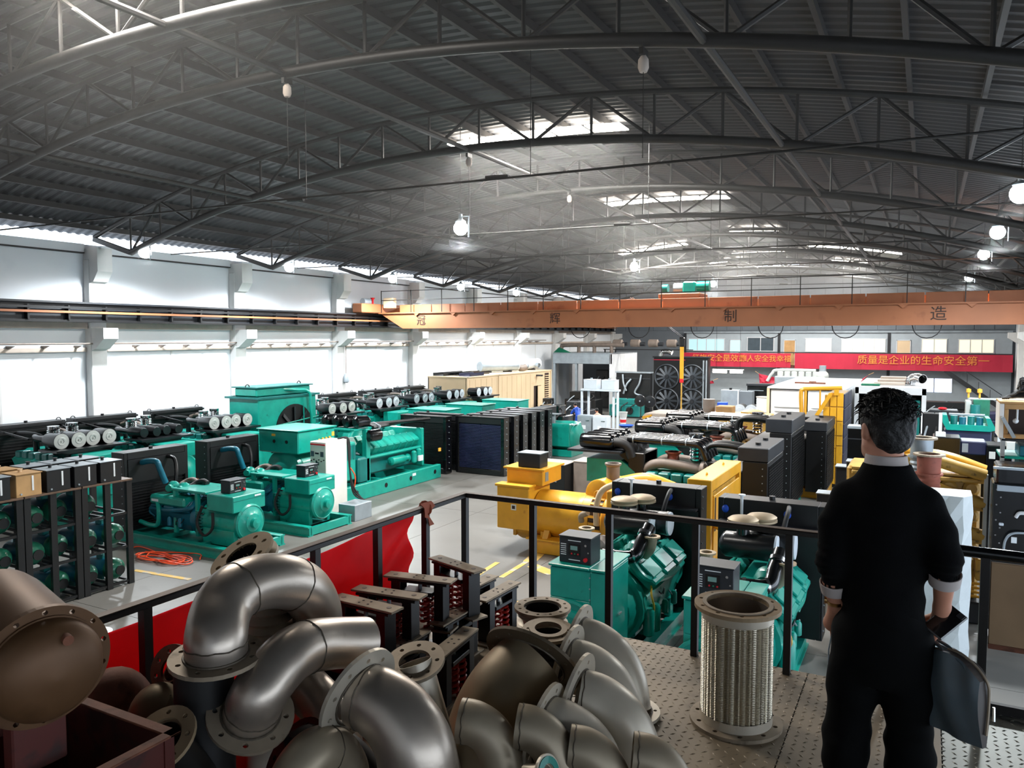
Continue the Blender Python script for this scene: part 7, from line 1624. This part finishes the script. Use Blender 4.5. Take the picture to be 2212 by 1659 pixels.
def collar(X, Y, Z):
    d = loft(X, Y, Z, [1.45, 1.48, 1.51, 1.53], [.08, .076, .071, .068], [.074, .071, .067, .064], [0, -.002, -.004, -.004], [-.008, -.004, .004, .006])
    i = loft(X, Y, Z, [1.44, 1.48, 1.51, 1.545], [.072, .068, .063, .06], [.066, .063, .059, .056], [0, -.002, -.004, -.004], [-.008, -.004, .004, .006])
    return np.maximum(d, -i)
part(pm, 'shirt_collar', grid_surface(collar, (-.11, -.11, 1.44), (.11, .1, 1.55), .0045), 'shirt')
for a, b, nm in ((LC, LW, 'left'), (RC, RW, 'right')):
    a, b = V(a), V(b); d = (b - a).normalized()
    part(pm, 'shirt_cuff', MB().pipe([a - d * .01, a + d * .02, a + d * .034], [.054, .052, .05], .004, 22), 'shirt')
def trousers(X, Y, Z):
    d = loft(X, Y, Z, [.7, .76, .84, .92, .97, 1.0], [.132, .146, .148, .14, .134, .132], [.1, .118, .122, .112, .108, .105], [0] * 6, [0, -.01, -.012, -.005, 0, 0])
    for s, k, an in ((-1, (-.112, .01, .46), (-.12, -.03, .1)), (1, (.1, .015, .46), (.095, -.03, .1))):
        d = smin(d, chain(X, Y, Z, [(s * .076, -.005, .86), (s * .088, .0, .68), k, (k[0], k[1] - .02, .4), an], [.095, .087, .074, .072, .067], .04), .02)
    d = np.maximum(d, -cone(X, Y, Z, (-.008, -.2, .68), (-.008, .2, .68), .008, .008))
    return d + wob(X, Y, Z, 30, .003) + .004 * np.sin(Z * 60 + X * 20) * np.exp(-((Z - .45) / .12) ** 2)
part(pm, 'trousers', grid_surface(trousers, (-.27, -.18, .06), (.27, .17, 1.0), .009), 'trousers')
part(pm, 'pocket_piping', MB().tube([(-.166, .0, .86), (-.178, -.012, .78), (-.176, -.02, .66)], .003, 5), 'galv')
def hair(X, Y, Z):
    x, y, z = head_xyz(X, Y, Z)
    d = ell(x, y, z, (0, -.018, .04), (.087, .106, .097))
    d = smin(d, ell(x, y, z, (0, -.062, -.025), (.066, .05, .055)), .03)
    d = np.maximum(d, -ell(x, y, z, (0, .08, -.07), (.2, .088, .108)))
    for s in (-1, 1): d = np.maximum(d, -ell(x, y, z, (s * .1, .0, -.045), (.042, .05, .062)))
    return d + .0018 * np.sin(x * 60 + 4 * np.sin(z * 25 + y * 18)) * np.sin(y * 45 + z * 30) + .0012 * np.sin(x * 210 + 3 * np.sin(z * 60) + y * 90)
hr = part(pm, 'hair', grid_surface(hair, (-.16, -.15, 1.46), (.14, .19, 1.78), .0042), 'hair')
tf = MB(); rr = random.Random(11)
for i in range(700):
    th = rr.uniform(0, 2 * PI); ph = rr.uniform(.0, 1.5); c, s_ = math.cos(HY), math.sin(HY)
    x, y, z = .086 * math.sin(ph) * math.cos(th), -.018 + .103 * math.sin(ph) * math.sin(th), .042 + .096 * math.cos(ph)
    if y > .06 and z < .06: continue
    P0 = V((HC_[0] + x * c - y * s_, HC_[1] + x * s_ + y * c, HC_[2] + z)); nn_ = V((x * c - y * s_, x * s_ + y * c, z)).normalized()
    tg = V((rr.uniform(-1, 1), rr.uniform(-1, 1), rr.uniform(-.3, .5))); tg = (tg - nn_ * tg.dot(nn_)).normalized()
    tf.tube([P0 - nn_ * .004, P0 + nn_ * .006 + tg * .012, P0 + nn_ * .009 + tg * .03, P0 + nn_ * .005 + tg * .045], [.002, .0026, .002, .0005], 4)
part(hr, 'hair_strands', tf, 'hair', kind='stuff')
lw = V(LC) * .35 + V(LW) * .65; d_ = (V(LW) - V(LC)).normalized()
part(pm, 'watch', MB().pipe([lw - d_ * .007, lw + d_ * .007], .034, .003, 20).cyl(lw + V((-.03, -.005, 0)), lw + V((-.04, -.006, 0)), .014, n=14), 'goldmetal', 'gold wrist watch')
lw2 = V(LC) * .05 + V(LW) * .95; part(pm, 'wrist_band', MB().pipe([lw2 - d_ * .006, lw2 + d_ * .006], .0315, .003, 20), 'rubber')
for s, k in ((-1, -.12), (1, .095)):
    part(pm, 'shoe', MB().lathe((k, -.1, .045), (0, 1, .02), [(.02, -.03), (.04, 0), (.045, .08), (.045, .18), (.035, .24), (.0, .26)], 14).box(k - .045, k + .045, -.12, .15, 0, .02, .008), 'leather')
MW = V(MAN)
T = Matrix.Translation(V((0.087,3.073,4.195))) @ Matrix.Rotation(.35, 4, 'Z') @ Matrix.Rotation(-.9, 4, 'X') @ Matrix.Rotation(.9, 4, 'Y')
t = thing('phone', 'black mobile phone held in the man right hand', 'phone', (0.087,3.073,4.195), world=True)
part(t, 'case', MB().box(-.037, .037, -.005, .005, -.075, .075, .004, T), 'blackgloss'); part(t, 'screen', MB().box(-.034, .034, .005, .0055, -.07, .07, T=T), 'windark'); part(t, 'camera_bump', MB().box(.008, .03, -.0075, -.005, .045, .068, .001, T), 'darkgrey')
# bag
B0 = V((0.143,2.984,4.123)); L0 = V((0.056,3.049,4.102)); L1 = V((0.201,2.945,4.105))
ax_ = (L1 - L0); ax_.z = 0; BL = ax_.length; ax_.normalize(); nx_ = V((ax_.y, -ax_.x, 0))
t = thing('handbag', 'grey leather document bag hanging from the man right hand', 'bag', (B0.x, B0.y, 3.62), world=True)
c0 = (L0 + L1) / 2; zt, zb = 4.11, 3.83
mb = MB(); vs = []; n1, n2 = 14, 10
for k in (-1, 1):
    for i in range(n1 + 1):
        for j in range(n2 + 1):
            u = i / n1 * 2 - 1; w_ = j / n2
            hw = BL / 2 * (1 + .12 * (1 - w_)); top = zt - .035 * abs(u) ** 3 - .02 * u; z = zb + .012 * u * 0 + (top - zb) * w_
            th = .012 + .036 * math.sin(PI * min(1, (1 - w_) * .8 + .12)) * (1 - .55 * abs(u) ** 4) + .006 * math.sin(5 * u + 4 * w_)
            p = c0 + ax_ * (u * hw) + nx_ * (k * th); vs.append((p.x, p.y, z))
m_ = (n1 + 1) * (n2 + 1); fs = []
for k in (0, 1):
    for i in range(n1):
        for j in range(n2): fs.append(tuple(k * m_ + q for q in (i * (n2 + 1) + j, (i + 1) * (n2 + 1) + j, (i + 1) * (n2 + 1) + j + 1, i * (n2 + 1) + j + 1)))
part(t, 'side_panels', mb.add(vs, fs, True), 'leather')
gm = MB(); gv = []; ring = [(i, 0) for i in range(n1 + 1)] + [(n1, j) for j in range(1, n2 + 1)] + [(i, n2) for i in range(n1 - 1, -1, -1)] + [(0, j) for j in range(n2 - 1, 0, -1)]
for i, j in ring:
    gv.append(vs[i * (n2 + 1) + j]); gv.append(vs[m_ + i * (n2 + 1) + j])
part(t, 'gusset', gm.add(gv, [(2 * a, 2 * a + 1, (2 * a + 3) % len(gv), (2 * a + 2) % len(gv)) for a in range(len(ring))]), 'leatherdark', 'darker gusset with zipper')
part(t, 'zipper', MB().tube(spline([V(vs[(n1) * (n2 + 1) + 2]) + ax_ * .006 + nx_ * .02, V(vs[n1 * (n2 + 1) + 7]) + ax_ * .006 + nx_ * .016, V(vs[n1 * (n2 + 1) + n2]) + V((0, 0, .006)) + nx_ * .012, V(vs[(n1 // 2) * (n2 + 1) + n2]) + V((0, 0, .006)) + nx_ * .012, V(vs[n2]) + V((0, 0, .006)) + nx_ * .012]), .005, 6), 'flange')
part(t, 'zip_pull', MB().cyl(V(vs[n1 * (n2 + 1) + 6]) + ax_ * .012, V(vs[n1 * (n2 + 1) + 4]) + ax_ * .014, .005, n=6), 'chrome')
hp = MW + V((.155, .035, .885))
for k in (-1, 1):
    a = c0 + ax_ * (-BL * .22) + nx_ * (k * .022); b = c0 + ax_ * (BL * .2) + nx_ * (k * .022)
    part(t, 'handle', MB().tube(spline([(a.x, a.y, zt - .07), (a.x, a.y, zt), (hp.x - .01 + .004 * k, hp.y + .02, hp.z - .012), (hp.x + .004 * k, hp.y - .035, hp.z - .012), (b.x, b.y, zt - .02), (b.x, b.y, zt - .09)]), .006, 8), 'leather')

def worker(lb, loc, rz, top, legs, pose):
    t = thing('person', lb, 'person', loc, rz)
    sh, hip, hd = pose
    def bs(X, Y, Z):
        d = ell(X, Y, Z, hd, (.085, .1, .12))
        d = smin(d, cone(X, Y, Z, hd, sh, .05, .055), .03); d = smin(d, cone(X, Y, Z, sh, hip, .1, .12), .05)
        for s in (-1, 1):
            el_ = (sh[0] + s * .25, sh[1] + .15, sh[2] - .25); ha = (sh[0] + s * .12, sh[1] + .42, sh[2] - .32)
            d = smin(d, chain(X, Y, Z, [(sh[0] + s * .17, sh[1], sh[2] - .03), el_, ha], [.045, .038, .028]), .02)
            d = smin(d, cone(X, Y, Z, ha, (ha[0], ha[1] + .09, ha[2] - .02), .03, .022), .02)
            d = smin(d, chain(X, Y, Z, [(hip[0] + s * .09, hip[1], hip[2]), (hip[0] + s * .12, hip[1] + (.28 if hip[2] < .7 else .03), max(.45, hip[2] * .55)), (hip[0] + s * .12, hip[1], .06)], [.085, .06, .045]), .03)
        return d
    part(t, 'body', grid_surface(bs, (-.5, -.5, 0), (.5, .75, 1.75), .02), 'skin')
    def cl(X, Y, Z):
        d = cone(X, Y, Z, (sh[0], sh[1], sh[2] - .04), hip, .15, .145)
        for s in (-1, 1): d = smin(d, cone(X, Y, Z, (sh[0] + s * .16, sh[1], sh[2] - .03), (sh[0] + s * .25, sh[1] + .15, sh[2] - .25), .07, .06), .04)
        return d
    part(t, 'shirt', grid_surface(cl, (-.5, -.5, .2), (.5, .6, 1.65), .02), top)
    def lg(X, Y, Z):
        d = cone(X, Y, Z, hip, (hip[0], hip[1], hip[2] - .05), .15, .15)
        for s in (-1, 1): d = smin(d, chain(X, Y, Z, [(hip[0] + s * .09, hip[1], hip[2]), (hip[0] + s * .12, hip[1] + (.28 if hip[2] < .7 else .03), max(.45, hip[2] * .55)), (hip[0] + s * .12, hip[1], .1)], [.11, .085, .07]), .03)
        return d
    part(t, 'trousers', grid_surface(lg, (-.5, -.5, .02), (.5, .6, 1.2), .02), legs)
    part(t, 'hair', MB().ball((hd[0], hd[1] - .02, hd[2] + .045), (.092, .105, .1), 14, 10), 'hair')
worker('worker in blue overalls bending over an engine beside the pale steel frame', ((-16.49,38.2,0.151)[0], 38.2, 0), .9, 'blue', 'blue', ((0, .18, 1.32), (0, -.05, .9), (0, .36, 1.5)))
worker('worker in pale shirt crouching behind the small pale cabinets', ((-15.62,38.9,0.76)[0], 38.9, 0), .8, 'skinshirt', 'darkgrey', ((0, .1, .98), (0, -.12, .52), (0, .2, 1.2)))


# thin dusty haze filling the hall
hz = bpy.data.materials.new('hall_haze'); hz.use_nodes = True
nt = hz.node_tree; nt.nodes.remove(nt.nodes['Principled BSDF'])
vs_ = nt.nodes.new('ShaderNodeVolumeScatter'); vs_.inputs['Density'].default_value = .008; vs_.inputs['Anisotropy'].default_value = .3
nt.links.new(vs_.outputs[0], nt.nodes['Material Output'].inputs['Volume'])
M['haze'] = hz
o = struct('haze', MB().box(XL + .4, XR - .1, 1.5, YF - .5, 7.5, 11.2), 'haze', 'thin dusty haze hanging under the roof', 'haze')
